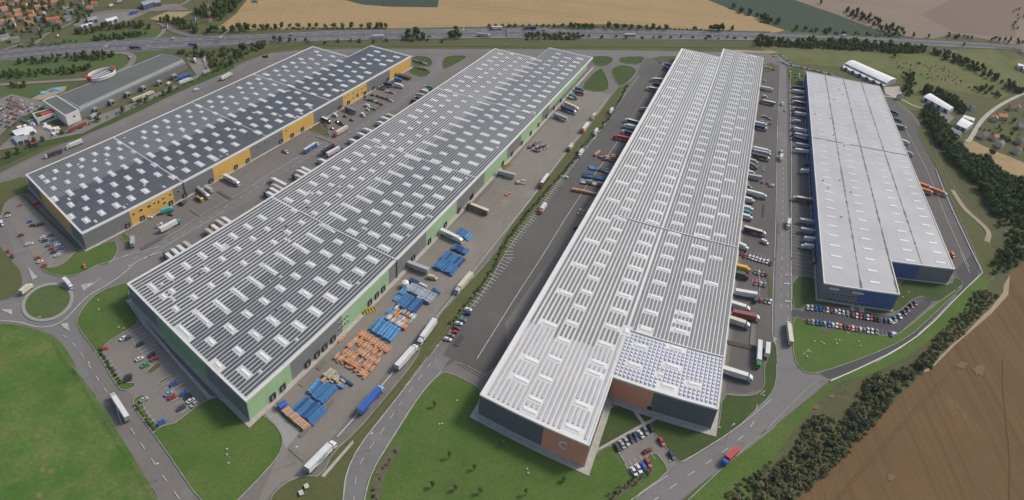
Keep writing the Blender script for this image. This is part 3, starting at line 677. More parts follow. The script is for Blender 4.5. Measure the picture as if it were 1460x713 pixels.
# --- D: blue
sD = Site((237.4, 218.7), [(1150, 102, 0, 404.5), (1254, 123, 99.7, 404.5), (1174.5, 405, 0, 0), (1282, 420, 50.7, 0), (1271.5, 371, 50.7, 34.5), (1361, 385, 99.7, 34.5)])
W_[0] = 99.7
oD = [(0, 0), (50.7, 0), (50.7, 34.5), (99.7, 34.5), (99.7, 404.5), (0, 404.5)]
rD = [(0, 50.7, 0, 404.5), (50.7, 99.7, 34.5, 404.5)]
padD = []
for u, v0 in ((10.2, 18.2), (34.8, 8.9), (65.8, 38.5), (90.0, 40.6)):
    for i, v in enumerate(ar(v0, 11.98, 398)): padD.append((u+random.uniform(-.2, .2), v, 7.6, 1.7))
segD = segs_on(sD, 'F', [("d2 530,190", "d2 716,216", 'wall_blue')])
segD.append(((50.8, 34.5), (sD.loc(*Q("d2 832,72")[0])[0], 34.5), .9, HB-.55, 'wall_blue'))
segD.append(((0, 404), (0, 30), 1.2, HB-.55, 'wall_blue'))

LD, pD = warehouse('D', sD, oD, rD, 'roof_d', [], padD, 'grey roofed warehouse with dark blue wall panels, rightmost of the four', segD, (50, 100))
mb = MB()
for u in (24.9, 49.6, 74.3):
    v = 1.0 if u < 51 else 35.2
    while v < 403:
        w = random.uniform(.25, .95); L = random.uniform(2, 6); v2 = min(v+L, 403.5)
        F = lambda x, y, z: sD.P(x, y, z)
        mb.face([sD.P(u-w, v, HB+.03), sD.P(u+w, v, HB+.03), sD.P(u+w, v2, HB+.03), sD.P(u-w, v2, HB+.03)], 'valley'); v = v2
mb.box(1, 98.7, 211.4, 212.2, HB, HB+.35, 'galv', 'steel_dark', fn=lambda x, y, z: sD.P(x, y, z))
pD(mb, 'roof_gutter')
# cable trays across the solar roofs
for st, pp, vs, u1 in ((sA, pA, (83.6, 246.8), 103.4), (sB, pB, (115.0, 325.8), 103.7), (sC, pC, (157.2,), 103.0), (sC, pC, (66.5,), 103.0)):
    for v in vs:
        mb = MB(); F = lambda x, y, z, st=st: st.P(x, y, z)
        ua = 52 if v == 66.5 else (21 if v == 157.2 else 26)
        for k in range(6):
            x0 = ua+(u1-ua)*k/6; x1 = ua+(u1-ua)*(k+1)/6
            mb.box(x0, x1, v-.32, v+.32, HB+.3, HB+.55, 'galv', 'trim_white', fn=F)
        if v < 200 and v != 66.5: mb.box(u1, u1+.35, v-.3, v+.3, 0, HB+.55, 'steel_dark', fn=F)
        pp(mb, 'cable_tray')
# dock doors
def docks(st, pp, wall, vs, z1=3.6, ramp=True):
    for v in vs:
        if wall == 'R': a = (W_R[0], 0); d = (0, 1); n = (1, 0)
        else: a = (0, 0); d = (0, 1); n = (-1, 0)
        mb = MB()
        wall_box(mb, st, a, d, n, v-1.65, v-1.1, .9, z1+.1, .6, 'dock_black'); wall_box(mb, st, a, d, n, v+1.1, v+1.65, .9, z1+.1, .6, 'dock_black')
        wall_box(mb, st, a, d, n, v-1.65, v+1.65, z1+.103, z1+.7, .65, 'dock_black')
        wall_box(mb, st, a, d, n, v-1.09, v+1.09, 1.2, z1+.09, .2, 'dock_door')
        wall_box(mb, st, a, d, n, v-1.1, v+1.1, .3, 1.19, .5, 'steel_dark')
        pp(mb, 'dock_door')
W_R = [103.3]
docks(sA, pA, 'R', [sA.loc(*Q(q)[0], z=2.5)[1] for q in ("h 345,490", "h 445,437", "h 640,335", "h 733,283", "h 910,185", "h 1078,90", "h 1160,45", "i 197,630", "i 270,585", "i 338,545", "i 597,400", "i 655,365", "i 767,300", "i 822,265", "i 922,210", "i 980,180")])
W_R = [103.6]
docks(sB, pB, 'R', [sB.loc(*Q(q)[0], z=2.5)[1] for q in ("e 205,530", "e 265,475", "e 420,335", "e 475,280", "e 520,235", "e 570,185", "f 30,600", "f 68,560", "f 105,525", "f 278,350", "f 370,255", "f 458,160", "f 537,80", "f 610,0", "g 45,685", "g 190,530", "g 232,485", "g 277,435", "g 318,390", "g 356,352", "g 393,312", "g 430,275", "g 462,240")])
docks(sD, pD, 'L', [36+i*8.15 for i in range(42)])
docks(sB, pB, 'L', [46+i*12.22 for i in range(30)])
docks(sC, pC, 'L', [70+i*12.06 for i in range(34)])
W_R = [102.9]; docks(sC, pC, 'R', [70+i*12.06 for i in range(36)])
W_R = [99.7]; docks(sD, pD, 'R', [60+i*12 for i in range(26)])
# windows
def windows(st, pp, a, d, n, spec, frame='trim_white'):
    for t, z, w, hh in spec:
        mb = MB(); wall_box(mb, st, a, d, n, t-w/2-.12, t+w/2+.12, z-.12, z+hh+.12, .14, frame)
        o = pp(mb, 'window')
        g = MB(); wall_box(g, st, a, d, n, t-w/2, t+w/2, z, z+hh, .19, 'glass', .15)
        pp(g, 'pane', parent=o)
wA = []
for q, w, hh in (("h 380,405", 1.6, 1.5), ("h 430,378", 2.6, 1.6), ("h 485,352", 2.8, 1.6), ("h 520,330", 1.6, 1.2), ("h 548,322", 1.2, 2.5), ("h 582,298", 2.2, 1.2), ("h 588,328", 2.6, 1.4), ("h 628,272", 2.2, 1.2), ("h 680,250", 2.0, 1.5), ("h 722,224", 2.4, 1.8), ("i 40,660", 1.8, 1.6), ("i 80,630", 1.6, 1.6), ("i 110,620", 1.6, 1.4), ("i 155,598", 1.6, 1.4), ("i 192,575", 1.6, 1.4), ("i 225,552", 2, 1), ("i 625,325", 1.5, 1.2), ("i 650,312", 1.5, 1.2), ("i 680,298", 1.5, 1.2), ("i 715,280", 1.5, 1.2), ("i 740,268", 1.5, 1.2), ("i 765,255", 1.5, 1.2), ("i 680,330", 2, 1.2), ("i 710,312", 2.5, 3.5), ("i 740,295", 2, 1.2), ("i 820,215", 1.6, 1.2), ("i 790,235", 1.6, 1.2)):
    x, y = Q(q)[0]; bst = min(((abs(sA.loc(x, y, z)[0]-103.3), z) for z in [2+.25*k for k in range(40)]))
    wA.append((sA.loc(x, y, bst[1])[1], max(1.5, min(10.5, bst[1]-hh/2)), w, hh))
windows(sA, pA, (103.3, 0), (0, 1), (1, 0), wA)
windows(sB, pB, (103.6, 0), (0, 1), (1, 0), [(sB.loc(*Q("e 600,110")[0], z=6)[1]+i*2.2, z, 1.3, 1.2) for i in range(4) for z in (4.2, 7.8)])
windows(sD, pD, (0, 0), (1, 0), (0, -1), [(6+i*2.6, z, 2.0, 1.1) for i in range(9) for z in (2.2, 6.4) if not (i > 6 and z > 5)]+[(29.5, 1.0, 2.0, 2.4)])
windows(sC, pC, (51.8, 36), (1, 0), (0, -1), [(20.5, 1.0, 2.4, 2.6)])
# side wings of colour on the front of B (teal logo panel at the far corner), letter C and round emblem D
mb = MB(); wall_box(mb, sB, (0, 0), (1, 0), (0, -1), 1.0, 9.5, 7.5, 10.5, .25, 'wall_teal'); pB(mb, 'sign_board')
def glyph(st, pp, name, a, d, n, t0, z0, polys, m='lettering', dep=.3):
    mb = MB()
    for poly in polys:
        F_ = [st.P(a[0]+d[0]*(t0+x)+n[0]*dep, a[1]+d[1]*(t0+x)+n[1]*dep, z0+y) for x, y in poly]
        B_ = [st.P(a[0]+d[0]*(t0+x)+n[0]*.08, a[1]+d[1]*(t0+x)+n[1]*.08, z0+y) for x, y in poly]
        mb.face(F_, m)
        for i in range(len(poly)):
            j = (i+1) % len(poly); mb.face([B_[i], B_[j], F_[j], F_[i]], m)
    pp(mb, name)
def arc(cx, cy, r0, r1, a0, a1, n=14):
    out = []
    for i in range(n):
        t, u = a0+(a1-a0)*i/n, a0+(a1-a0)*(i+1)/n
        out.append([(cx+r0*cos(t), cy+r0*sin(t)), (cx+r1*cos(t), cy+r1*sin(t)), (cx+r1*cos(u), cy+r1*sin(u)), (cx+r0*cos(u), cy+r0*sin(u))])
    return out
uc = sC.loc(*Q("c3 305,418")[0], z=8)[0]
glyph(sC, pC, 'letter', (0, 0), (1, 0), (0, -1), uc, 7.6, arc(0, 0, 1.35, 2.35, radians(48), radians(312)))
ud_ = sD.loc(*Q("d2 618,222")[0], z=8)[0]
simple('emblem_grey', (.12, .15, .20), .6, .05)
glyph(sD, pD, 'emblem', (0, 0), (1, 0), (0, -1), ud_, 7.6, [[(-1.5, -2), (-.6, -2), (-.6, 2), (-1.5, 2)]]+arc(-.6, 0, 1.05, 2.0, radians(-90), radians(90)), 'emblem_grey')
simple('emblem_pale', (.20, .36, .26), .6, .1)
ub = sB.loc(*Q("a2 905,445")[0], z=8)[0]
glyph(sB, pB, 'letter', (0, 0), (1, 0), (0, -1), ub, 7.4, [[(-2.0, -2.8), (-.9, -2.8), (-.9, 2.8), (-2.0, 2.8)]]+arc(-.9, 1.4, .5, 1.4, radians(-90), radians(90), 8)+arc(-.9, -1.4, .5, 1.4, radians(-90), radians(90), 8), 'emblem_pale')
# small signboards on the front of D
for t, z, w in ((4.5, 9.6, 6.5), (20, 9.3, 7.5)):
    mb = MB(); wall_box(mb, sD, (0, 0), (1, 0), (0, -1), t, t+w, z, z+1.3, .2, 'lettering'); pD(mb, 'sign_board')
# roof clutter: vents
for st, pp, n_, uu, vv in ((sB, pB, 26, (4, 100), (8, 470)), (sA, pA, 16, (4, 100), (8, 360)), (sD, pD, 14, (3, 48), (3, 400))):
    for _ in range(n_):
        u, v = random.uniform(*uu), random.uniform(*vv); mb = MB()
        mb.box(u-.5, u+.5, v-.5, v+.5, HB+.02, HB+1.0, 'galv', fn=lambda x, y, z, st=st: st.P(x, y, z)); pp(mb, 'roof_vent')
# ------------------------------------------------------------------ vehicles
CARCOL = {'white': (.60, .60, .59), 'silver': (.36, .37, .38), 'grey': (.16, .165, .17), 'dark grey': (.06, .062, .066), 'black': (.018, .018, .02), 'red': (.42, .03, .025), 'dark red': (.16, .022, .025),
          'blue': (.03, .10, .40), 'navy': (.02, .035, .11), 'light blue': (.20, .33, .50), 'green': (.05, .30, .06), 'teal': (.02, .22, .22), 'orange': (.60, .16, .03), 'yellow': (.62, .38, .03), 'beige': (.45, .40, .30), 'cream': (.55, .50, .38),
          'brown': (.22, .12, .08), 'rust red': (.24, .06, .045), 'turquoise': (.05, .36, .33)}
for k, c in CARCOL.items(): simple('body_'+k, c, .32, .03, .5, spec=.5, coat=.3)
simple('tyre', (.02, .02, .021), .8, 0); simple('rim', (.35, .35, .36), .4, 0, metal=.5); simple('lamp', (.5, .48, .42), .2, 0); simple('tail_lamp', (.3, .01, .01), .3, 0); simple('chassis', (.05, .05, .055), .6, 0)
simple('livery_green', (.05, .28, .14), .5, 0); simple('livery_red', (.45, .03, .03), .5, 0); simple('livery_blue', (.03, .12, .40), .5, 0)
for k in ('white', 'beige', 'cream'): simple('box_'+k, tuple(x*1.02 for x in CARCOL[k]), .5, .08, .3)
def loft(mb, secs, m):
    """secs: rings of the same number of points"""
    for a, b in zip(secs[:-1], secs[1:]):
        n = len(a)
        for i in range(n):
            j = (i+1) % n; mb.face([a[i], a[j], b[j], b[i]], m)
    mb.face(secs[0][::-1], m); mb.face(secs[-1], m)
PROTO = {}
def mesh_cached(key, fn):
    if key not in PROTO:
        mb = MB(); fn(mb); PROTO[key] = mb.mesh(key.split('|')[0])
    return PROTO[key]
def wheel_mesh(r=.32, w=.22):
    def f(mb): mb.cyl(0, 0, -w/2, w/2, r, 'tyre', 12, axis='y'); mb.cyl(0, 0, -w/2-.01, w/2+.01, r*.58, 'rim', 8, axis='y')
    return mesh_cached(f'wheel|{r}', f)
def sec(x, hw, z0, z1, t=.12):
    return [(x, -hw, z0+.12), (x, -hw+.06, z0), (x, hw-.06, z0), (x, hw, z0+.12), (x, hw, z1-.14), (x, hw-t, z1), (x, -hw+t, z1), (x, -hw, z1-.14)]
def car_parts(kind, col):
    est = kind in ('estate car', 'hatchback'); L = 4.35 if kind != 'hatchback' else 3.95
    h = L/2; m = 'body_'+col
    def body(mb):
        loft(mb, [sec(-h, .70, .38, .82), sec(-h+.12, .84, .22, .93), sec(-h+.9, .88, .20, .95), sec(0, .89, .20, .92), sec(h-1.3, .88, .20, .88), sec(h-.35, .84, .22, .74), sec(h, .68, .34, .60)], m)
        mb.box(-.95 if not est else -1.35, .35, -.58, .58, 1.395, 1.43, m)
    def glass(mb):
        r0 = -h+.25 if est else -h+.62; t0 = -1.45 if est else -1.05
        A = [(r0, -.78, .90), (r0, .78, .90), (h-1.15, .78, .86), (h-1.15, -.78, .86)]
        B = [(t0, -.60, 1.40), (t0, .60, 1.40), (.38, .60, 1.40), (.38, -.60, 1.40)]
        mb.face(B, m)
        for i in range(4): j = (i+1) % 4; mb.face([A[i], A[j], B[j], B[i]][::-1], 'glass')
    def lamps(mb): mb.box(h-.10, h-.0, -.66, -.42, .58, .70, 'lamp'); 
    P = [('body', mesh_cached(f'body|{kind}{col}', body), (0, 0, 0)), ('window', mesh_cached(f'window|{kind}{col}', glass), (0, 0, 0))]
    for sx in (-h+.78, h-.82):
        for sy in (-.80, .80): P.append(('wheel', wheel_mesh(), (sx, sy, .32)))
    hl = mesh_cached('headlight|', lambda mb: mb.box(-.06, .06, -.13, .13, -.06, .06, 'lamp'))
    for sy in (-.5, .5): P.append(('headlight', hl, (h-.06, sy, .62)))
    return P, L, 1.8
def van_parts(col, L=5.6, H=2.3):
    h = L/2; m = 'body_'+col
    def body(mb):
        W_ = .98
        loft(mb, [sec(-h, W_-.04, .35, H, .14), sec(-h+.1, W_, .28, H+.02, .14), sec(h-1.7, W_, .28, H+.02, .14), sec(h-.95, W_-.04, .28, 1.35, .1), sec(h-.1, W_-.1, .3, 1.02, .1), sec(h, W_-.2, .36, .85, .1)], m)
    def glass(mb):
        mb.face([(h-1.62, -.80, 2.12), (h-.98, -.84, 1.42), (h-.98, .84, 1.42), (h-1.62, .80, 2.12)][::1], 'glass')
        for s in (-1, 1):
            q = [(h-1.65, s*1.0, 1.9), (h-2.5, s*1.0, 1.9), (h-2.5, s*1.0, 1.35), (h-1.2, s*1.0, 1.35)]; mb.face(q if s > 0 else q[::-1], 'glass')
    P = [('body', mesh_cached(f'body|van{col}{L}', body), (0, 0, 0)), ('window', mesh_cached(f'window|van{L}', glass), (.03, 0, .03))]
    for sx in (-h+1.0, h-.95):
        for sy in (-.88, .88): P.append(('wheel', wheel_mesh(.36, .24), (sx, sy, .36)))
    return P, L, 2.0
def cab_fn(m, x1, H=3.1, W_=1.22, roof=True):
    def f(mb):
        x0 = x1-2.2
        loft(mb, [sec(x0, W_, .9, H-.1, .15), sec(x0+.15, W_, .55, H, .2), sec(x1-.75, W_, .5, H, .2), sec(x1-.18, W_-.03, .45, H-.45, .15), sec(x1, W_-.08, .5, 1.5, .12)], m)
        if roof:
            mb.face([(x0+.05, -1.05, 3.75), (x1-.8, -.95, H), (x1-.8, .95, H), (x0+.05, 1.05, 3.75)], m)
            mb.face([(x0+.05, 1.05, 3.75), (x1-.8, .95, H), (x0+.05, 1.05, H)], m); mb.face([(x0+.05, -1.05, H), (x1-.8, -.95, H), (x0+.05, -1.05, 3.75)], m)
            mb.face([(x0+.05, -1.05, H), (x0+.05, -1.05, 3.75), (x0+.05, 1.05, 3.75), (x0+.05, 1.05, H)], m)
    return f
def windscreen_fn(x1, H=3.1):
    def f(mb):
        mb.face([(x1-.14, -1.08, H-.50), (x1-.14+.12, -1.10, 1.62), (x1-.02, 1.10, 1.62), (x1-.14, 1.08, H-.50)], 'glass')
        for s in (-1, 1):
            q = [(x1-.45, s*1.235, H-.6), (x1-1.3, s*1.235, H-.6), (x1-1.3, s*1.235, 1.75), (x1-.35, s*1.235, 1.75)]; mb.face(q if s > 0 else q[::-1], 'glass')
    return f
def trailer_fn(x0, x1, col, side=None, H=4.0, z0=1.15, ribs=True, livery=None):
    m = 'box_'+col if 'box_'+col in MAT else 'body_'+col; sm = 'body_'+side if side else m
    def f(mb):
        mb.box(x0, x1, -1.27, 1.27, z0, H, sm, m, bottom=True)
        mb.box(x0, x1, -1.29, -1.24, H, H+.06, 'galv'); mb.box(x0, x1, 1.24, 1.29, H, H+.06, 'galv')
        n = 6
        if ribs:
            for i in range(1, n*2):
                x = x0+(x1-x0)*i/(n*2); mb.box(x-.03, x+.03, -1.23, 1.23, H, H+.035, 'galv', m)
        mb.box(x0-.03, x0, -1.1, -.02, z0+.1, H-.15, 'galv'); mb.box(x0-.03, x0, .02, 1.1, z0+.1, H-.15, 'galv')
        if livery:
            L_ = x1-x0
            for s in (-1, 1):
                y = s*1.285
                for (a, b, c, d) in ((.30, .45, .45, .75), (.42, .62, .25, .6), (.55, .72, .5, .8)):
                    q = [(x0+L_*a, y, z0+2.6*c), (x0+L_*b, y, z0+2.6*c), (x0+L_*(b+.06), y, z0+2.6*d), (x0+L_*(a+.06), y, z0+2.6*d)]
                    mb.face(q if s < 0 else q[::-1], livery)
            q = [(x0+L_*.25, -.7, H+.07), (x0+L_*.6, -.9, H+.07), (x0+L_*.7, .2, H+.07), (x0+L_*.45, .5, H+.07)]
    return f
def chassis_fn(x0, x1):
    def f(mb): mb.box(x0, x1, -.45, .45, .75, 1.12, 'chassis', bottom=True); mb.box(x0+.1, x0+.3, -1.2, 1.2, .55, .8, 'chassis', bottom=True); mb.box(x0+4.6, x0+7.6, -1.2, -1.1, .45, 1.0, 'galv'); mb.box(x0+4.6, x0+7.6, 1.1, 1.2, .45, 1.0, 'galv')
    return f
def semi_parts(cab, col, side=None, livery=None):
    P = [('cab', mesh_cached(f'cab|{cab}', cab_fn('body_'+cab, 8.25)), (0, 0, 0)), ('windscreen', mesh_cached('windscreen|8', windscreen_fn(8.25)), (.02, 0, 0)),
         ('trailer', mesh_cached(f'trailer|{col}{side}{livery}', trailer_fn(-8.25, 5.35, col, side, livery=livery)), (0, 0, 0)), ('chassis', mesh_cached('chassis|s', chassis_fn(-8.2, 7.9)), (0, 0, 0))]
    for x in (-6.7, -5.4, -4.1, 4.0, 6.9):
        for y in (-1.05, 1.05): P.append(('wheel', wheel_mesh(.5, .32), (x, y, .5)))
    return P, 16.5, 2.55
def trailer_parts(col, side=None, L=13.6):
    P = [('box', mesh_cached(f'box|{col}{side}{L}', trailer_fn(-L/2, L/2, col, side)), (0, 0, 0)), ('chassis', mesh_cached(f'chassis|t{L}', chassis_fn(-L/2+.05, L/2-.3)), (0, 0, 0))]
    for x in ([-L/2+1.5, -L/2+2.8, -L/2+4.1] if L > 9 else [-L/2+1.6, -L/2+2.9]):
        for y in (-1.05, 1.05): P.append(('wheel', wheel_mesh(.5, .32), (x, y, .5)))
    P.append(('landing_leg', mesh_cached('landing_leg|', lambda mb: (mb.box(-.1, .1, -.9, -.7, 0, .8, 'chassis'), mb.box(-.1, .1, .7, .9, 0, .8, 'chassis'), mb.box(-.06, .06, -.7, .7, .5, .62, 'chassis'))), (L/2-3.0, 0, 0)))
    return P, L, 2.55
def lorry_parts(cab, col, side=None, L=9.4, H=3.7):
    h = L/2
    P = [('cab', mesh_cached(f'cab|l{cab}{L}', cab_fn('body_'+cab, h, 2.8, 1.18, False)), (0, 0, 0)), ('windscreen', mesh_cached(f'windscreen|l{L}', windscreen_fn(h, 2.8)), (.02, 0, 0)),
         ('cargo_box', mesh_cached(f'cargo_box|{col}{side}{L}{H}', trailer_fn(-h, h-2.35, col, side, H=H, z0=1.05)), (0, 0, 0)), ('chassis', mesh_cached(f'chassis|l{L}', lambda mb: mb.box(-h+.1, h-.5, -.45, .45, .6, 1.0, 'chassis', bottom=True)), (0, 0, 0))]
    for x in (-h+1.9, h-1.2):
        for y in (-1.02, 1.02): P.append(('wheel', wheel_mesh(.46, .3), (x, y, .46)))
    return P, L, 2.5
def tanker_parts(cab, col):
    P, L, W_ = semi_parts(cab, col)
    def f(mb): mb.cyl(0, 2.55, -8.2, 5.2, 1.22, 'body_'+col, 18, axis='x'); mb.box(-7, 4, -.25, .25, 3.74, 3.82, 'galv')
    P[2] = ('tank', mesh_cached(f'tank|{col}', f), (0, 0, 0)); return P, L, W_
def tipper_parts(cab, col):
    P, L, W_ = lorry_parts(cab, col, L=8.0, H=2.4)
    def f(mb):
        mb.box(-4, 1.6, -1.22, 1.22, 1.05, 1.2, 'body_'+col); mb.box(-4, 1.6, -1.25, -1.12, 1.05, 2.3, 'body_'+col); mb.box(-4, 1.6, 1.12, 1.25, 1.05, 2.3, 'body_'+col); mb.box(1.48, 1.6, -1.12, 1.12, 1.2, 2.6, 'body_'+col); mb.box(-4, -3.88, -1.12, 1.12, 1.2, 2.3, 'body_'+col); mb.box(-3.8, 1.4, -1.1, 1.1, 1.2, 1.7, 'sand')
    P[2] = ('tipper_body', mesh_cached(f'tipper_body|{col}', f), (0, 0, 0)); return P, L, W_
def car_transport_parts(cab):
    P, L, W_ = semi_parts(cab, 'grey')
    return P, L, W_
VEH = []      # (px, kind phrase, colour phrase, area, empty)
NUMW = ['first', 'second', 'third', 'fourth', 'fifth', 'sixth', 'seventh', 'eighth', 'ninth', 'tenth', 'eleventh', 'twelfth', 'thirteenth', 'fourteenth', 'fifteenth', 'sixteenth', 'seventeenth', 'eighteenth', 'nineteenth', 'twentieth',
        'twenty-first', 'twenty-second', 'twenty-third', 'twenty-fourth', 'twenty-fifth']
def spot(root, x, y, d, L, W_, H=3.0):
    n = (-d[1], d[0]); a = W(x+d[0]*L/2, y+d[1]*L/2); b = W(x-d[0]*L/2, y-d[1]*L/2); p = W(x+n[0]*W_/2, y+n[1]*W_/2); q = W(x-n[0]*W_/2, y-n[1]*W_/2)
    root.location = ((a[0]+b[0])/2, (a[1]+b[1])/2, ZV); root.rotation_euler = (0, 0, atan2(a[1]-b[1], a[0]-b[0]))
    root.scale = (hypot(a[0]-b[0], a[1]-b[1])/L, hypot(p[0]-q[0], p[1]-q[1])/W_, hz(x, y, H)/H)
def vehicle(name, cat, parts, x, y, d, area, colw, kindw, grp=None):
    P, L, W_ = parts
    root = empty(name); spot(root, x, y, d, L, W_)
    for nm, me, loc in P:
        o = link(nm, me, root); o.location = loc
    root['category'] = cat; VEH.append((proj(x, y)[0], kindw, colw, area, root)); root['group'] = grp or f'vehicles {area}'
    return root
def direction(qa, qb, z=1.5):
    a, b = unproj(*qa, z), unproj(*qb, z); d = hypot(b[0]-a[0], b[1]-a[1])
    return a, b, ((b[0]-a[0])/d, (b[1]-a[1])/d)
def ang(a):
    a = radians(a); return (VD[0]*cos(a)+UD[0]*sin(a), VD[1]*cos(a)+UD[1]*sin(a))
def mk(spec):
    w = spec.split('/'); t = w[0]
    if t == 'semi': return 'semi_trailer_truck', 'truck', semi_parts(w[1], w[2], w[3] if len(w) > 3 and w[3] else None, w[4] if len(w) > 4 else None), w[2] if w[1] == w[2] and not (len(w) > 3 and w[3]) else None, w
    if t == 'lorry': return 'box_lorry', 'lorry', lorry_parts(w[1], w[2], w[3] if len(w) > 3 else None), None, w
    if t == 'trailer': return 'trailer', 'trailer', trailer_parts(w[1], w[2] if len(w) > 2 and w[2] else None, float(w[3]) if len(w) > 3 else 13.6), None, w
    if t == 'van': return 'van', 'van', van_parts(w[1]), None, w
    if t == 'tanker': return 'tanker_truck', 'truck', tanker_parts(w[1], w[2]), None, w
    if t == 'tipper': return 'tipper_truck', 'truck', tipper_parts(w[1], w[2]), None, w
    return 'car', 'car', car_parts({'c': 'saloon', 'h': 'hatchback', 'e': 'estate car'}[t], w[1]), None, w
def words(w):
    t = w[0]
    if t == 'semi':
        body = w[2] if not (len(w) > 3 and w[3]) else f'{w[3]} sided'
        return (f'{w[1]} cabbed truck with {body} trailer' if w[1] != body else f'all {body} articulated truck')
    if t == 'lorry': return f'{w[2]} box lorry' if w[1] == w[2] else f'{w[2]} box lorry with {w[1]} cab'
    if t == 'trailer': return f'{w[1]} trailer without cab' if not (len(w) > 2 and w[2]) else f'{w[2]} sided trailer without cab'
    if t == 'van': return f'{w[1]} van'
    if t == 'tanker': return f'{w[2]} tanker truck'
    if t == 'tipper': return f'{w[2]} tipper truck with {w[1]} cab'
    return f"{w[1]} {'hatchback' if t == 'h' else 'car' if t == 'c' else 'estate car'}"
def T2(area, rows_):
    """trucks given tail > head in the photograph"""
    for q, spec in rows_:
        crop, rest = q.split(' ', 1); a, b = rest.split('>'); qa, qb = Q(crop+' '+a)[0], Q(crop+' '+b)[0]
        nm, cat, parts, _, w = mk(spec); zz = 2.2 if parts[1] > 7 else 1.0
        pa, pb, d = direction(qa, qb, zz)
        vehicle(nm, cat, parts, (pa[0]+pb[0])/2, (pa[1]+pb[1])/2, d, area, '', words(w))
def HD(area, a, rows_, z=2.2):
    """trucks given by the nose and a heading"""
    d = ang(a)
    for q, spec in rows_:
        nm, cat, parts, _, w = mk(spec); x, y = unproj(*Q(q)[0], z); L = parts[1]
        vehicle(nm, cat, parts, x-d[0]*L/2, y-d[1]*L/2, d, area, '', words(w))
def CT(area, a, txt, z=.8, jit=3):
    """cars: 'crop x,y spec x,y spec ...' at a heading (degrees, or tail>head pair)"""
    if isinstance(a, str):
        crop, rest = a.split(' ', 1); p, q = rest.split('>'); d0 = direction(Q(crop+' '+p)[0], Q(crop+' '+q)[0], 0)[2]
    else: d0 = ang(a)
    tok = txt.split(); crop = tok[0]; k = 1
    while k < len(tok):
        if ',' not in tok[k]: crop = tok[k]; k += 1; continue
        x, y = unproj(*Q(crop+' '+tok[k])[0], z); nm, cat, parts, _, w = mk(tok[k+1].replace('_', ' ')); k += 2
        flip = random.random() < .35; t = radians(random.uniform(-jit, jit)); d = (d0[0]*cos(t)-d0[1]*sin(t), d0[0]*sin(t)+d0[1]*cos(t))
        if flip: d = (-d[0], -d[1])
        vehicle(nm, cat, parts, x, y, d, area, '', words(w))
T2('on the road west of the yellow warehouse', [("a1 318,125>225,157", 'semi/white/dark grey'), ("a1 425,75>330,112", 'semi/white/white'), ("a0 1120,405>1185,372", 'semi/white/white'), ("a0 985,462>1015,452", 'van/white')])
T2('in the yard beside the yellow warehouse', [("h 558,522>705,445", 'semi/turquoise/white'), ("h 990,145>1108,208", 'semi/white/white//livery_blue'), ("h 820,232>888,285", 'tanker/white/white'), ("h 862,222>922,258", 'trailer/silver//8'), ("h 798,270>862,318", 'tipper/yellow/rust red'),
   ("h 580,388>642,368", 'lorry/turquoise/turquoise'), ("h 612,402>660,410", 'c/dark red'), ("h 568,480>575,462", 'h/white'), ("h 545,490>560,475", 'c/silver'), ("h 715,340>735,318", 'van/dark grey'), ("h 690,335>712,325", 'c/black'), ("h 376,622>380,572", 'trailer/silver//8'), ("h 478,430>510,425", 'h/white'),
   ("i 348,700>450,635", 'semi/white/cream/blue'), ("i 205,688>222,700", 'c/dark red'), ("i 225,690>240,705", 'h/white'), ("j 478,546>480,560", 'h/orange')])
T2('in the yard by the far half of the yellow warehouse', [("i 612,392>722,438", 'trailer/grey'), ("i 540,440>585,462", 'van/white'), ("i 465,468>535,498", 'lorry/black/white/black'), ("i 490,512>510,520", 'h/red'), ("i 532,535>550,542", 'c/grey'), ("i 560,488>590,500", 'c/black'), ("i 590,500>622,515", 'van/dark grey'), ("i 618,450>642,458", 'c/dark grey'), ("i 658,475>688,485", 'c/black'),
   ("i 740,440>760,455", 'van/white'), ("i 962,240>1025,255", 'lorry/white/white'), ("i 885,235>950,248", 'trailer/navy//9'), ("i 962,205>1015,218", 'trailer/blue//8')])
CT('in the far car rows of the yellow warehouse', 80, "i 815,312 c/dark_grey 850,320 c/black 868,326 c/red 888,332 h/dark_red 908,338 c/navy 928,346 c/red 940,352 c/white 773,340 c/silver 793,346 h/navy 813,350 c/black 833,356 c/white 853,364 h/dark_grey 875,374 c/red 775,386 van/white 790,398 c/white 806,404 c/silver 825,408 c/dark_grey 782,412 h/white 912,288 c/white 932,292 h/red 950,297 c/silver 768,325 c/grey")
CT('in the small lot at the far end of the yellow warehouse', 95, "i 1095,76 c/grey 1110,82 c/silver 1125,87 c/black 1140,91 c/dark_grey 1155,95 c/silver 1170,100 c/white 1135,130 c/red 1155,133 c/dark_red 1178,139 c/red")
HD('backed up to the west side of the green warehouse', 270, [("h 593,672", 'semi/dark red/white'), ("h 636,646", 'semi/white/white'), ("h 674,622", 'semi/white/white'), ("h 718,598", 'semi/white/beige'), ("h 868,512", 'semi/white/beige'), ("h 900,482", 'semi/red/white'), ("h 936,452", 'semi/white/beige'), ("h 975,432", 'semi/white/white'),
   ("b1 62,338", 'semi/navy/white'), ("b1 80,318", 'semi/orange/white'), ("b1 96,300", 'semi/white/beige'), ("b1 92,268", 'semi/white/white'), ("b1 205,250", 'semi/dark red/beige'), ("b1 220,228", 'semi/white/white'), ("b1 238,213", 'semi/orange/white'), ("b1 332,172", 'semi/white/white'),
   ("i 648,618", 'semi/white/white'), ("i 704,576", 'semi/white/white'), ("i 742,545", 'semi/white/white'), ("i 838,498", 'semi/white/white'), ("i 862,468", 'semi/white/white'), ("i 898,448", 'semi/white/beige'),
   ("i 1075,345", 'lorry/dark red/dark red'), ("i 1095,325", 'lorry/white/dark grey'), ("i 1108,305", 'lorry/silver/silver'), ("i 1118,290", 'van/black'), ("i 1135,280", 'lorry/orange/white'), ("i 1150,265", 'van/yellow'), ("i 1168,250", 'lorry/white/teal')])
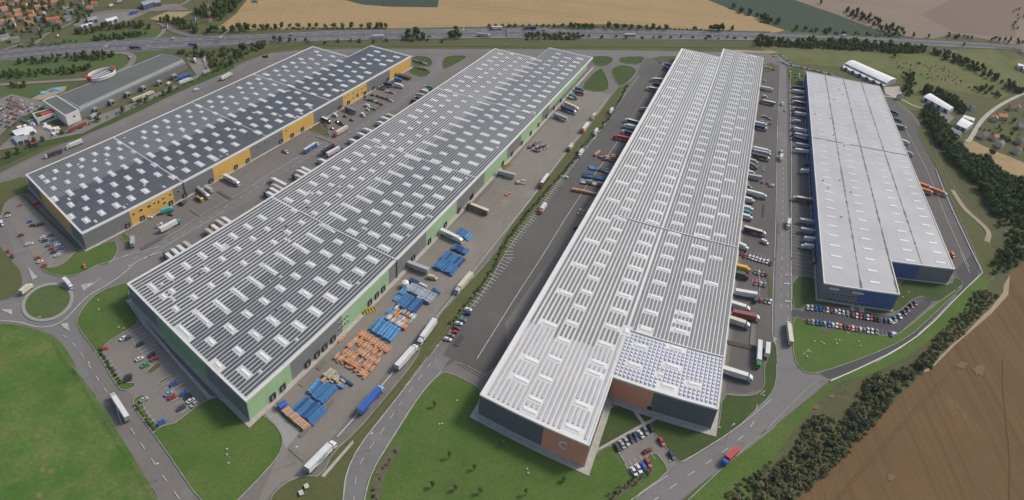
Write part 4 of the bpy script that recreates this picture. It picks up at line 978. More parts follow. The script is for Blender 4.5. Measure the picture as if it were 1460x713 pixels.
T2('on the lane between the yellow and green warehouses', [("i 650,528>545,590", 'semi/red/cream'), ("b1 350,142>422,97", 'semi/red/black'), ("b1 380,148>455,108", 'semi/blue/white'), ("b0 490,445>510,430", 'h/black')])
T2('on the road by the roundabout', [("j 112,712>190,650", 'lorry/cream/cream'), ("j 360,622>412,680", 'lorry/white/white'), ("j 8,302>18,325", 'van/white'), ("j 62,480>80,512", 'c/dark red'), ("j 45,460>55,475", 'h/red')])
CT('in the car park in front of the yellow warehouse', 12, "j 112,208 e/orange 205,200 van/red 45,252 c/dark_grey 45,270 c/white 172,300 h/blue 185,322 c/black 230,318 van/dark_grey 122,378 c/dark_red 158,430 c/white 172,427 c/white 243,390 c/white 288,378 e/dark_grey 256,410 c/navy 304,402 c/grey 318,422 c/silver 326,434 c/white 276,436 c/teal 310,414 c/blue 344,452 c/blue 294,454 c/red 305,473 c/black 325,492 c/white 216,506 c/red 228,528 c/white 250,549 c/red 240,400 c/silver")
CT('in the car park in front of the green warehouse', 8, "a2 533,488 h/red 628,437 e/white 655,433 h/dark_grey 715,465 c/black 770,522 e/black 782,540 c/red 710,541 c/white 737,573 c/green 654,628 c/dark_grey 650,646 c/black a3 885,121 c/blue 860,172 c/light_blue 877,188 c/red 938,170 c/blue 955,188 c/black 970,208 c/white 988,227 e/silver 921,244 c/dark_grey 732,201 c/silver 823,317 c/blue", jit=2)
T2('on the road before the green warehouse', [("a3 650,300>572,178", 'semi/white/white')])
T2('parked in the green warehouse yard', [("b3 272,570>425,415", 'semi/white/white//livery_green'), ("b3 545,268>660,138", 'semi/light blue/blue'), ("b2 730,592>838,472", 'semi/white/white'), ("b2 932,345>842,468", 'semi/white/white'), ("f 598,448>522,535", 'semi/white/cream'), ("f 252,385>352,422", 'trailer/silver'), ("f 425,195>558,258", 'semi/white/white//livery_green'),
   ("f 365,455>402,465", 'van/beige'), ("f 695,92>582,48", 'semi/dark grey/cream/brown'), ("g 165,570>236,588", 'trailer/silver'), ("g 398,580>350,645", 'semi/dark red/white/dark red'), ("g 515,435>475,477", 'lorry/navy/cream'), ("g 582,343>545,388", 'semi/red/white'), ("g 620,293>588,333", 'lorry/white/cream/brown'),
   ("g 465,250>540,283", 'semi/white/cream'), ("g 450,267>528,297", 'semi/white/navy'), ("g 412,300>492,332", 'trailer/silver'), ("g 516,180>560,192", 'lorry/teal/teal'), ("g 488,212>532,228", 'lorry/teal/teal'), ("g 520,200>555,206", 'lorry/dark red/dark red'), ("g 492,226>518,232", 'van/white')])
T2('on the wide tarmac beside the central warehouse', [("g 692,275>678,300", 'lorry/white/white'), ("g 668,308>664,318", 'h/red'), ("g 622,370>606,398", 'lorry/white/white'), ("g 553,468>536,495", 'lorry/white/white'), ("c1 298,258>318,258", 'c/white'), ("c1 205,400>178,437", 'lorry/orange/white'), ("c1 352,515>372,515", 'c/dark red')])
CT('in the slanted bays beside the hedge strip', 70, "b2 1095,291 e/white 1090,310 e/navy 1068,344 e/teal 1048,361 e/white 1037,384 e/dark_grey 1023,405 h/red 1008,422 h/grey 992,441 e/white", jit=3)
T2('backed up to the west side of the central warehouse', [("c0 800,462>712,448", 'semi/white/white/red'), ("c0 812,410>742,405", 'semi/white/white/silver'), ("c0 820,438>745,428", 'trailer/navy'), ("c0 830,352>812,345", 'trailer/navy//8'), ("c0 838,335>818,330", 'trailer/blue//8'), ("c0 742,562>680,550", 'lorry/silver/silver'), ("c0 692,632>608,610", 'semi/white/white/navy'), ("c0 680,655>612,640", 'semi/white/white'), ("c0 665,690>606,672", 'semi/white/navy'),
   ("c1 640,70>555,52", 'semi/red/red'), ("c0 800,318>780,315", 'h/orange')])
T2('backed up to the east side of the central warehouse', [("k 238,290>316,305", 'semi/white/white'), ("k 335,396>238,374", 'semi/red/white/grey'), ("k 255,345>285,350", 'van/white'), ("k 200,515>262,528", 'semi/white/white'), ("k 200,535>264,550", 'semi/white/navy'), ("k 255,245>280,248", 'h/white'),
   ("l 190,52>308,78", 'semi/white/white'), ("l 190,70>312,96", 'semi/white/silver'), ("l 185,92>300,122", 'semi/white/dark grey'), ("l 180,130>208,140", 'lorry/silver/silver'), ("l 175,155>208,170", 'lorry/grey/grey'), ("l 172,205>200,212", 'van/white'), ("l 150,228>238,242", 'trailer/silver'), ("l 155,328>278,362", 'semi/white/white'),
   ("l 140,372>192,386", 'lorry/white/white'), ("l 132,428>184,440", 'lorry/white/white'), ("l 130,455>170,465", 'lorry/teal/teal'), ("l 125,480>180,495", 'lorry/white/white'), ("l 135,560>275,600", 'semi/white/cream/dark grey'), ("l 165,292>182,300", 'h/silver'), ("l 95,660>155,688", 'lorry/white/white'),
   ("m 25,300>105,325", 'semi/white/white'), ("m 45,345>170,372", 'semi/white/rust red'), ("m 20,372>105,400", 'semi/white/cream'), ("m 0,608>135,650", 'semi/white/white')])
T2('in the yard between the central and blue warehouses', [("l 242,635>294,662", 'van/white'), ("m 65,250>148,264", 'trailer/white'), ("m 170,482>164,592", 'semi/green/white'), ("m 208,485>203,552", 'trailer/white//8'), ("m 82,135>110,142", 'lorry/yellow/yellow'), ("m 72,165>105,175", 'lorry/dark red/dark grey')])
CT('in the bays beside the central warehouse east side', 12, "l 255,265 c/grey 288,272 e/red 306,285 c/silver 322,287 c/white m 88,70 h/dark_red 104,78 c/red 125,84 c/white 141,90 c/white 157,95 c/white 173,100 c/white 190,104 c/white 207,108 c/white 223,115 c/black 152,154 c/grey 168,158 c/silver 187,164 c/grey 204,165 c/dark_red 153,205 c/red 178,210 c/silver 196,214 c/grey 155,284 van/dark_grey 178,284 h/red 200,288 c/grey 220,292 c/white", jit=4)
CT('in the upper bays between the two rightmost warehouses', 88, "k 258,472 c/white 273,476 c/silver 288,482 c/grey 302,490 c/silver 252,505 c/white 268,512 c/grey 282,518 c/white 300,520 c/dark_grey 268,475 c/grey 240,505 c/silver")
CT('in the small lot behind the central warehouse', 5, "k 265,158 c/white 276,156 c/white 286,160 c/silver 297,160 c/white 307,168 c/white 318,172 c/red 328,178 c/dark_red")
CT('along the access road behind the warehouses', 60, "k 328,90 c/silver 345,93 c/white 370,80 c/grey 382,90 c/white 394,100 c/silver 402,108 c/white 412,118 c/grey 368,122 c/white 380,130 c/silver 392,136 c/dark_grey 404,140 c/white 418,146 c/silver 428,130 c/white")
random.seed(21)
cols = ['silver', 'grey', 'red', 'white', 'dark_grey', 'navy', 'black', 'white', 'silver', 'dark_red']
t_ = "k "
for i in range(26): t_ += f"{438+i*10.2:.0f},{148+i*2.3+random.uniform(-1,1):.0f} c/{random.choice(cols)} "
CT('in the long car row behind the blue warehouse', 8, t_, jit=5)
CT('in the square lot at the back of the blue warehouse', 8, "k 430,190 e/white 430,210 e/white 432,228 e/silver 465,205 c/red 465,222 c/grey 488,205 e/white 488,222 e/white 490,238 e/silver 510,212 c/grey")
T2('on the road between the two rightmost warehouses', [("l 376,75>368,148", 'lorry/white/white'), ("l 426,500>412,562", 'lorry/white/white'), ("k 379,385>379,405", 'van/white'), ("k 397,428>397,440", 'c/silver'), ("m 316,502>299,375", 'semi/white/cream'), ("k 372,705>372,690", 'van/silver')])
T2('backed up to the west side of the blue warehouse', [("k 525,300>434,286", 'semi/red/navy'), ("k 522,324>430,310", 'semi/white/white'), ("k 527,362>430,358", 'semi/silver/silver'), ("k 528,396>440,380", 'semi/white/white/dark grey'), ("k 535,436>440,422", 'semi/white/brown'), ("k 537,466>436,452", 'semi/blue/white'), ("k 492,508>440,502", 'lorry/silver/silver'),
   ("k 538,572>434,548", 'semi/blue/white'), ("k 542,604>438,585", 'semi/navy/cream'), ("k 548,632>440,605", 'semi/navy/navy'), ("k 553,668>462,652", 'trailer/silver'), ("k 550,702>455,688", 'trailer/white'), ("l 552,202>490,198", 'trailer/white//8'), ("l 572,388>440,366", 'semi/white/cream/brown'), ("l 582,528>506,515", 'trailer/silver'),
   ("l 590,588>510,574", 'trailer/silver'), ("l 588,638>520,630", 'trailer/white//9'), ("l 572,680>500,672", 'lorry/white/white'), ("l 548,158>520,155", 'van/navy'), ("m 418,110>432,112", 'h/yellow')])
T2('by the east side of the blue warehouse', [("d0 660,562>708,580", 'semi/navy/navy'), ("d0 670,602>728,618", 'semi/navy/navy'), ("d0 675,630>738,648", 'semi/silver/silver'), ("d1 705,0>738,8", 'semi/white/grey'), ("d1 725,72>778,92", 'lorry/white/white'), ("d1 745,130>798,150", 'lorry/silver/silver'),
   ("d1 800,290>882,318", 'semi/white/orange'), ("d1 810,318>884,340", 'semi/white/orange'), ("d1 880,320>962,352", 'semi/white/orange'), ("d1 985,650>995,665", 'van/orange')])
up = "110 white 140 beige 170 blue 200 blue 225 dark_grey 253 white 282 red 312 white 338 white 368 white 398 silver 438 red 465 white 495 red 520 navy 545 white 570 red 597 black 625 dark_red 672 blue 708 white".split()
t_ = "n "
for x, c_ in zip(up[::2], up[1::2]):
    x = int(x); t_ += f"{x},{295+(x-110)*.150+(10 if 420 < x else 0):.0f} {'h' if x % 3 == 0 else 'c'}/{c_} "
CT('in the upper row of the blue warehouse front car park', 2, t_, jit=2)
lo = "115 rust_red 147 silver 177 blue 205 dark_grey 232 light_blue 265 blue 292 white 320 white 345 orange 378 black 407 red 437 white 462 red 492 white 520 grey 547 white 577 white 608 grey 715 blue".split()
t_ = "n "
for x, c_ in zip(lo[::2], lo[1::2]):
    x = int(x); t_ += f"{x},{396+(x-115)*.158:.0f} {'h' if x % 4 == 0 else 'c'}/{c_} "
CT('in the lower row of the blue warehouse front car park', 2, t_, jit=2)
CT('in the slanted row before the blue warehouse', "n 762,345>788,380", "n 740,380 e/teal 776,362 c/white 810,335 e/navy 862,285 e/dark_red 835,312 c/dark_grey 888,268 c/dark_grey", jit=2)
CT('in the car park before the terracotta walls', "c3 560,420>585,462", "c3 570,442 c/dark_grey 594,430 c/silver 617,416 c/silver 640,401 c/black 664,391 e/navy 689,378 c/white 713,361 e/grey 740,346 e/black 795,416 e/red 848,486 e/navy 655,569 c/white 679,554 c/white 704,541 e/blue 727,523 e/red", jit=1.5)
CT('crossing the car park before the terracotta walls', "c3 705,472>745,452", "c3 725,462 c/dark_red", jit=1)
T2('on the lower right road', [("c3 1195,440>1088,545", 'lorry/blue/red')])
T2('on the motorway', [("a0 895,198>865,200", 'van/white'), ("a0 955,225>1000,228", 'lorry/blue/blue'), ("a0 665,243>710,243", 'semi/dark grey/dark grey'), ("b0 663,187>603,188", 'semi/white/white'), ("b0 205,178>185,177", 'van/silver'), ("b0 1272,143>1205,144", 'semi/dark red/white'), ("b0 1130,176>1218,182", 'semi/white/silver'), ("b0 892,183>908,183", 'c/dark grey'), ("b0 930,175>945,175", 'c/white'), ("c0 160,143>92,144", 'semi/blue/navy'), ("c0 205,154>186,154", 'van/silver'), ("c0 608,178>668,178", 'tanker/white/white'), ("c0 1008,163>1022,163", 'c/silver'), ("c0 1025,183>1055,186", 'lorry/white/dark grey'), ("c0 1142,188>1156,189", 'c/white'), ("d0 452,182>424,181", 'lorry/white/white'), ("d0 415,200>445,203", 'semi/white/silver'), ("d0 486,208>504,210", 'lorry/red/red'), ("d0 900,208>930,210", 'c/white'), ("d0 155,190>168,190", 'c/silver'), ("a0 655,290>668,300", 'van/silver')])
T2('behind the shopping hall on the left', [("a0 905,428>985,398", 'semi/white/white'), ("a0 915,400>962,382", 'semi/blue/blue'), ("a0 680,510>738,488", 'semi/white/cream'), ("a0 728,492>772,472", 'semi/white/cream'), ("a0 455,605>498,572", 'lorry/silver/silver'), ("a0 1030,375>1068,358", 'lorry/silver/silver'), ("a0 850,430>868,420", 'van/white'), ("a0 345,668>395,650", 'trailer/rust red//9'), ("a0 395,648>440,630", 'trailer/rust red//9'), ("a0 500,585>512,575", 'van/black'),
   ("a0 1036,285>1040,300", 'c/white'), ("a0 1038,305>1042,318", 'van/white'), ("a0 1040,325>1044,338", 'c/silver'), ("a0 1046,340>1050,352", 'c/dark red'), ("a0 990,300>996,318", 'lorry/white/white')])
random.seed(5)
def lot(area, o, du, dv, nu, nv, a, keep=.8):
    p0 = Q(o)[0]; p1 = Q(du)[0]; p2 = Q(dv)[0]; t = ''
    for j in range(nv):
        for i in range(nu):
            if random.random() > keep: continue
            f, g = i/max(1, nu-1), j/max(1, nv-1); x = p0[0]+(p1[0]-p0[0])*f+(p2[0]-p0[0])*g; y = p0[1]+(p1[1]-p0[1])*f+(p2[1]-p0[1])*g
            t += f"{x:.1f},{y:.1f} c/{random.choice(cols)} "
    if t: CT(area, a, 'p '+t, jit=4)
lot('in the upper shoppers car park', "a0 60,495", "a0 200,545", "a0 -20,545", 12, 5, "a0 0,0>40,-25", .75)
lot('in the lower shoppers car park', "a0 -10,560", "a0 110,590", "a0 -60,620", 10, 4, "a0 0,0>40,-25", .7)
T2('on the roads by the village', [("a0 545,38>585,18", 'lorry/white/white'), ("a0 590,15>625,2", 'lorry/silver/silver'), ("a0 655,72>705,60", 'trailer/blue'), ("a0 838,130>850,140", 'van/white'), ("a0 290,188>300,178", 'van/white')])
# one label each: kind and colour, then its place among its like, then where it stands
from collections import defaultdict
buck = defaultdict(list)
for r_ in VEH: buck[(r_[1], r_[3])].append(r_)
for (kw_, area), L_ in buck.items():
    L_.sort(key=lambda r_: r_[0])
    for i, r_ in enumerate(L_):
        lb = f'{kw_} {area}' if len(L_) == 1 else f'{NUMW[i]} {kw_} from left {area}'
        n_ = len(lb.split())
        if n_ > 16:
            lb = lb.replace(' articulated', '').replace('backed up to the', 'at the').replace(' without cab', '').replace(' cabbed', ' cab').replace('in the ', 'in ').replace(' the ', ' ')
        tag(r_[4], lb)
# ------------------------------------------------------------------ kerbs, markings, islands
for mt, txt in LAWN[2:-5]:
    if 'd2 1040,198 1138' in txt: continue
    pts = chaikin(Q(txt), 1); add_strip(KERB, pts+[pts[0]], .32, .0, 'kerb', 0, .485)
for pts_ in ("d2 1100,0 1138,110 1040,200 850,400 700,500 540,580 370,655 d3 290,105 100,300 0,400", "c3 1355,335 1150,510 905,740"): add_strip(KERB, chaikin(Q(pts_), 2, False), .35, 0, 'kerb', 0, .5)
KERB.build('kerb', kind='structure')
mb = MB(); add_strip(mb, chaikin(Q("d1 905,220 950,345 1100,665 1140,740 d2 1140,110 1040,202 850,402 700,502 540,582 370,657"), 1, False), .45, 0, 'trim_white', 0, .75)
mb.build('crash_barrier', label='low white kerb barrier along the outer bend of the black road', cat='barrier')
dashes("a2 330,430 380,470 440,555 520,680 a3 520,130 600,250 690,390 740,460 790,535 840,610 900,690 p 270,735", 3.5, 5.5, .28)
dashes("b3 515,720 525,590 560,500 650,380 740,240 830,120 930,-10", 3.5, 4.5, .2)
line("b3 460,720 472,580 542,440 702,240 888,-10", .2); line("b3 567,720 606,570 702,410 842,190 960,60", .18)
dashes("c3 760,715 900,610 1100,480 1270,340 d3 0,190 60,140", 4, 6, .25)
line("c3 640,716 826,590", .22); line("c3 905,522 1180,352 1355,202", .2)
line("d2 600,560 760,470 900,340 1010,220", .25, off=0)
line("d1 745,0 800,110 870,240 970,500 1075,720", .3); line("d2 1030,0 1078,105", .3)
line("d1 100,0 95,400 85,713 d2 85,0 75,300 75,440 95,470", .28); line("d0 115,400 105,560 100,713", .22); line("d0 165,400 168,713 d1 172,0 172,713 d2 170,0 172,300", .35)
dashes("d1 135,0 128,400 125,713 d2 120,0 118,300", 3, 6, .25)
dashes("d2 150,20 155,300 150,470", 3, 7, .2); 
for q in ("d2 140,115>170,118", "d2 135,160>165,162", "d2 138,248>172,255", "d2 165,118>140,118"):
    a, b = [Q(q.split(' ')[0]+' '+t)[0] for t in q.split(' ')[1].split('>')]; line([a, b], .9, smooth=0)
bays("d1 172,215 172,713 d2 172,90", 14, 4.05, 1, .2, 'paint_worn', UD)
bays("d0 170,430 172,713 d1 172,215", 13, 4.2, 1, .16, 'paint_worn', UD)
line("c1 620,0 560,100 375,360 160,710 b2 1355,200 1140,545", .32, 'paint'); line("c0 800,330 620,640", .25, 'paint_worn'); line("c1 500,0 300,262", .3, 'paint'); line("c0 680,385 450,713", .3)
bays("c1 312,262 190,430 40,625 b2 1330,30 1100,320", 5.6, 2.9, -1, .3, 'paint')
line("g 672,225 560,372 470,482 350,645 300,713 b2 1200,0 1010,240 930,335", .32, 'paint'); line("b3 715,65 530,285 430,395", .4, 'paint')
bays("b1 1350,350 1240,500", 3, 3, 1, .2, 'paint_worn')
line("h 290,706 620,565 860,400 1150,245 b1 60,262 220,165 400,62", .22); line("h 455,712 700,562 905,448 1000,385", .25)
dashes("h 400,705 700,545 860,455 1100,300 b1 60,292 250,182 430,72 b0 700,560 850,440", 3.5, 4, .22)
line("a2 520,60 640,20 820,-30", .25); line("a2 0,350 100,355 180,382 250,383 330,350 400,270 450,220 560,160 630,110 700,40 820,0", .45, 'paint'); 
line("b1 430,90 b0 600,640 800,510 920,420", .2, 'paint_worn')
bays("a2 690,395 a2 795,560", 5, 2.6, 1, .14); bays("a2 690,395 a2 795,560", 5, 2.6, -1, .14); bays("a2 520,490 a2 640,640", 5, 2.6, -1, .16)
line("a2 665,440 775,580", .15, smooth=0); line("a3 855,120 965,255", .15, smooth=0)
bays("a3 865,110 965,250", 5, 2.6, 1, .16); bays("a3 865,110 965,250", 5, 2.6, -1, .16); bays("a3 715,205 820,345", 5, 2.6, -1, .16)
bays("a1 110,400 195,485", 5, 2.6, 1, .12); bays("a1 110,400 195,485", 5, 2.6, -1, .12); bays("a1 30,455 110,560", 5, 2.6, -1, .12); bays("a1 140,600 215,700", 5, 2.6, -1, .12); line("a1 110,400 200,492", .12, smooth=0); bays("a1 225,555 300,650", 5, 2.6, 1, .12); bays("a1 225,555 300,650", 5, 2.6, -1, .12)
bays("n 95,282 410,335", 5, 2.5, -1, .15); bays("n 425,345 720,378", 5, 2.5, -1, .15); bays("n 100,425 430,478", 5, 2.5, 1, .15); bays("n 430,478 730,512", 5, 2.5, 1, .15); bays("n 720,368 930,200", 5, 2.5, -1, .15)
bays("c3 553,428 740,328", 5, 2.6, -1, .14); bays("c3 640,585 770,505", 5, 2.6, 1, .14)
bays("m 140,148 m 210,158", 5, 2.6, -1, .14); bays("m 140,215 m 210,225", 5, 2.6, 1, .14); bays("m 60,190 m 60,235", 5, 2.6, -1, .14); line("m 170,140 172,270", .15, smooth=0)
bays("m 110,80 m 230,108", 5, 2.6, 1, .14)
for q, n_ in (("n 715,385 730,420 n 765,405", 0), ("n 725,470 715,505 n 760,485", 0)):
    sheet('road_marking', q, 'paint', Z5)
for q in ("a2 412,165 475,155 520,128 425,198", "a2 140,72 192,128 165,140", "a2 0,290 62,290 62,320", "a2 308,366 345,356 355,402 325,385", "m 243,455 252,470 232,478"):
    sheet('traffic_island', q, 'paint_worn', Z5)
sheet('path', "c3 448,478 453,462 700,325 780,283 798,290 718,336 550,425", 'concrete', Z5)
sheet('path', "c3 628,232 642,228 712,320 695,328", 'concrete', Z5)
sheet('path', "d2 470,262 490,265 492,300 475,300", 'concrete', Z5); sheet('path', "d2 512,268 538,272 542,308 518,305", 'concrete', Z5)
sheet('path', "a2 640,245 660,240 740,350 a3 900,0 1070,185 1110,190 1060,205 a2 720,360", 'concrete', Z5)
sheet('path', "d2 243,258 825,205 850,210 700,330 245,268", 'asphalt_black', Z5) if 0 else None
sheet('path', "a1 100,347 115,340 420,640 405,640", 'verge', Z5)
sheet('path', "b3 350,592 510,410 515,425 365,600", 'concrete', Z5)
sheet('path', "c0 1100,262 1180,255 1355,265 d0 0,255 60,258 105,268 60,275 0,272 c0 1355,275", 'sand', Z5)
sheet('bare_patch', "b3 600,720 605,620 640,540 700,460 750,425 762,440 720,500 670,590 645,720", 'verge', Z5, 1)
sheet('bare_patch', "c3 520,700 640,600 760,545 770,570 660,640 560,720", 'verge', Z5, 1)
sheet('bare_patch', "d2 320,385 380,382 378,412 330,415", 'verge', Z5, 1)
for u_, (a, b) in (('k', (0, 0)),):
    pass
# pale gravel margins round the warehouses
GR = MB()
for st, o_, wd in ((sA, oA, 1.6), (sB, oB, 2.2), (sC, oC, 3.0), (sD, oD, 1.0)):
    for i in range(len(o_)):
        a, b = o_[i], o_[(i+1) % len(o_)]; d_ = hypot(b[0]-a[0], b[1]-a[1]); dx, dy = (b[0]-a[0])/d_, (b[1]-a[1])/d_; nx, ny = dy, -dx
        ts = steps(-wd, d_+wd)
        for t0, t1 in zip(ts[:-1], ts[1:]):
            c = [(a[0]+dx*t+nx*w, a[1]+dy*t+ny*w) for t, w in ((t0, .1), (t0, wd), (t1, wd), (t1, .1))]
            GR.face([(*st.P(*q, 0)[:2], .492+.001*i) for q in c], 'concrete')
GR.build('gravel_margin', kind='structure')
# motorway
MED = "a0 -150,292 0,281 270,254 560,238 850,222 1100,208 1355,198 b0 400,182 900,174 1355,171 c0 0,170 600,172 1300,188 d0 0,188 400,200 900,222 1355,243 p 1600,112"
for o in (-14.5, -1.6, 1.6, 14.5): line(MED, .45 if abs(o) > 10 else .4, 'paint', off=o)
md = chaikin(Q(MED), 2, False)
for o in (-10.2, -6, 6, 10.2):
    for x, y, dx, dy in resample(md, 16):
        nx, ny = -dy, dx; wq(MARK, (x+nx*o, y+ny*o), (dx, dy), 6, .35, ZM, 'paint')
mb = MB(); add_strip(mb, md, .35, .3, 'galv', 0, 1.15); mb.build('crash_barrier', label='grey crash barrier running down the middle of the motorway', cat='barrier')
for o, lb in ((17.5, 'grey guard rail along the field side edge of the motorway'), (-17.5, 'grey guard rail along the warehouse side edge of the motorway')):
    mb = MB(); add_strip(mb, md, .2, .5, 'galv', o, 1.0); mb.build('guard_rail', label=lb, cat='barrier')
sheet('verge', "a0 0,272 560,228 700,222 650,240 300,262 0,290", 'verge', Z5) if 0 else None
road('slip_road', "a0 840,130 880,160 960,182 1060,190 1200,190", 9, Z5, 'asphalt_motor')
road('slip_road', "a0 560,275 620,268 668,280 682,300 660,335 600,370 520,400", 8, Z5, 'asphalt_lot')
road('road', "a0 -80,440 0,432 200,420 430,405 520,398", 7, Z5, 'asphalt_lot')
road('road', "a0 180,225 230,175 300,150 400,100 470,70 620,50 800,60 900,40 1000,-20", 7, Z5, 'asphalt_lot')
road('road', "a0 -60,290 0,262 60,240 120,225", 7, Z5, 'asphalt_lot')
road('road', "a0 780,205 830,170 840,130 800,118", 6, Z5, 'asphalt_lot')
sheet('car_park', "a0 -100,690 0,630 110,640 70,690 -20,720 -100,740", 'asphalt_lot', Z5) if 0 else None
sheet('car_park', "a0 -150,560 60,480 240,525 190,560 90,610 0,690 -150,720", 'asphalt_lot', Z5)
sheet('yard', "a0 400,620 640,540 880,440 1000,385 960,330 950,295 1000,280 1040,280 1070,360 1000,400 870,460 640,570 420,680 250,713 a1 -20,130 20,90 100,20 a0 180,620 300,690", 'asphalt_lot', Z5)
sheet('lawn', "a0 955,305 990,295 1005,305 985,322 960,322", 'lawn_dry', Z5)
road('road', "d0 640,490 720,500 800,545 860,555", 4, Z5, 'concrete')
road('road', "d0 1355,475 1240,530 1160,590 1120,640 1080,713 d1 1060,80", 6, Z5, 'concrete')
sheet('yard', "d0 640,445 720,440 740,490 700,500 650,480", 'concrete', Z5); sheet('yard', "d0 840,510 960,570 1000,600 960,640 1040,700 960,700 880,590", 'asphalt_lot', Z5)
road('track', "d1 990,325 1030,390 1060,430 1130,490 1180,540 1165,590", 5, Z5, 'sand')

# asphalt repairs and cable trenches
PT_ = MB(); rp = random.Random(3)
for q_, a_, n_, m_ in (("a3 480,200 1000,700", 'r', 0, 'asphalt'),):
    pass
for q_, m_ in (("e 480,560", 'asphalt'), ("e 600,520", 'asphalt_lot'), ("e 500,340", 'asphalt'), ("e 420,420", 'asphalt_lot'), ("b3 330,300", 'asphalt'), ("b3 230,480", 'asphalt_lot'),
    ("c1 200,60", "asphalt_lot"), ("b2 1050,450", 'asphalt_black'), ("h 800,400", 'asphalt_lot'), ("h 1000,280", 'asphalt_dark'), ("h 520,600", 'asphalt_dark'), ("i 500,620", 'asphalt_lot'), ("i 820,420", 'asphalt_dark'), ("l 260,180", 'asphalt'), ("l 260,450", 'asphalt_black'), ("l 360,560", 'asphalt'), ("m 140,440", 'asphalt'), ("m 100,500", 'asphalt_black'), ):
    x, y = unproj(*Q(q_)[0]); L_, W__ = rp.uniform(6, 26), rp.uniform(.8, 3)
    wq(PT_, (x, y), VD if rp.random() < .7 else UD, L_, W__, .5045+.0015*len(PT_.f), m_)
PT_.build('asphalt_repair', kind='structure')
# ------------------------------------------------------------------ vegetation
def leafmat(name, c1, c2, c3):
    m, nt, b = newmat(name)
    oi = nt.nodes.new('ShaderNodeObjectInfo')
    a = ramp_mix(nt, noise(nt, .55, 3, .6, coords(nt), .35, .65), c1, c2)
    g = nt.nodes.new('ShaderNodeNewGeometry')
    a2 = ramp_mix(nt, oi.outputs['Random'], a, c3)
    mx = nt.nodes.new('ShaderNodeMix'); mx.data_type = 'RGBA'; mx.inputs[0].default_value = .5
    nt.links.new(a, mx.inputs[6]); nt.links.new(a2, mx.inputs[7])
    nt.links.new(mx.outputs[2], b.inputs['Base Color']); b.inputs['Roughness'].default_value = .8; b.inputs['Specular IOR Level'].default_value = .15
leafmat('leaf_dark', (.030, .058, .020), (.060, .098, .032), (.085, .115, .036)); leafmat('leaf_mid', (.042, .080, .022), (.078, .130, .034), (.115, .150, .045)); leafmat('leaf_light', (.060, .095, .022), (.090, .130, .030), (.12, .14, .05))
leafmat('leaf_scrub', (.068, .096, .032), (.12, .145, .050), (.18, .16, .075))
leafmat('leaf_brown', (.12, .10, .05), (.16, .13, .07), (.20, .16, .09)); leafmat('leaf_grey', (.045, .062, .040), (.060, .080, .050), (.08, .09, .05))
simple('bark', (.09, .07, .05), .9, .2)
def crown_mesh(name, r, h, z0, n, leaf, mat, seed, lobes=7, conical=False):
    rd = random.Random(seed); mb = MB()
    L = []
    for i in range(lobes):
        a = rd.uniform(0, 2*pi); q = rd.uniform(.15, .62)*r; zz = rd.uniform(.15, .85)
        k = (1-zz*.75) if conical else 1.0
        L.append((q*cos(a)*k, q*sin(a)*k, z0+h*zz, rd.uniform(.38, .62)*r*(k if conical else 1), rd.uniform(.22, .36)*h))
    L.append((0, 0, z0+h*.55, r*.55, h*.42))
    for i in range(n):
        cx, cy, cz, rr, rh = rd.choice(L); u = rd.uniform(-.75, 1); a = rd.uniform(0, 2*pi); s_ = math.sqrt(max(0, 1-u*u)); q = rd.uniform(.75, 1.06)
        p = Vector((cx+rr*q*s_*cos(a), cy+rr*q*s_*sin(a), cz+rh*q*u))
        nrm = Vector((s_*cos(a)+rd.uniform(-.6, .6), s_*sin(a)+rd.uniform(-.6, .6), u+rd.uniform(-.3, .9))).normalized()
        t = nrm.orthogonal().normalized(); b = nrm.cross(t); w = rd.uniform(0, pi); t, b = t*cos(w)+b*sin(w), b*cos(w)-t*sin(w)
        k = leaf*rd.uniform(.6, 1.25)
        mb.face([p-t*k-b*k*.6, p+t*k*.8-b*k*.7+nrm*k*.2, p+t*k*.9+b*k*.7, p-t*k*.5+b*k*.9-nrm*k*.2], mat)
    return mb.mesh(name)
def trunk_mesh(r, h, seed):
    rd = random.Random(seed); mb = MB(); mb.cyl(0, 0, 0, h*.55, r*.09+.06, 'bark', 7, r2=r*.05+.03)
    for i in range(4):
        a = rd.uniform(0, 2*pi); z = h*rd.uniform(.3, .5); n = Vector((cos(a)*r*.5, sin(a)*r*.5, z+h*.25)); p = Vector((0, 0, z)); w = .06+r*.012
        q = Vector((-sin(a), cos(a), 0))*w; up = Vector((0, 0, w))
        mb.face([p-q, p+q, n+q*.4, n-q*.4], 'bark'); mb.face([p-up, p+up, n+up*.4, n-up*.4], 'bark')
    return mb.mesh('trunk')
TREES = {}
def tree_kind(key, r, h, z0, n, leaf, mat, conical=False, var=4):
    TREES[key] = [(crown_mesh('crown', r*random.uniform(.9, 1.1), h, z0, n, leaf, mat, hash((i, len(key)*7)) % 9999+i*31, conical=conical), trunk_mesh(r, z0+h, i)) for i in range(var)]
tree_kind('wood', 4.2, 7.5, 1.2, 420, .62, 'leaf_dark', var=6); tree_kind('mid', 3.6, 6.2, 1.4, 340, .55, 'leaf_mid', var=5)
tree_kind('bush', 2.6, 3.4, .1, 230, .45, 'leaf_scrub', var=6); tree_kind('small', 1.5, 2.6, .9, 150, .30, 'leaf_mid', var=4); tree_kind('poplar', 2.3, 8.5, 1.0, 300, .5, 'leaf_dark', conical=True, var=4)
tree_kind('sapling', .8, 2.0, .8, 110, .17, 'leaf_light', var=4); tree_kind('hedge', 1.3, 1.6, .05, 130, .28, 'leaf_mid', var=5); tree_kind('greybush', 2.6, 3.2, .1, 230, .45, 'leaf_grey', var=4); tree_kind('brownbush', 2.2, 1.8, .05, 190, .40, 'leaf_brown', var=4); tree_kind('low', 2.5, 2.2, .02, 220, .42, 'leaf_scrub', var=6)
TRK = MB(); simple('soil_dark', (.112, .069, .034), .95, .3, .3)
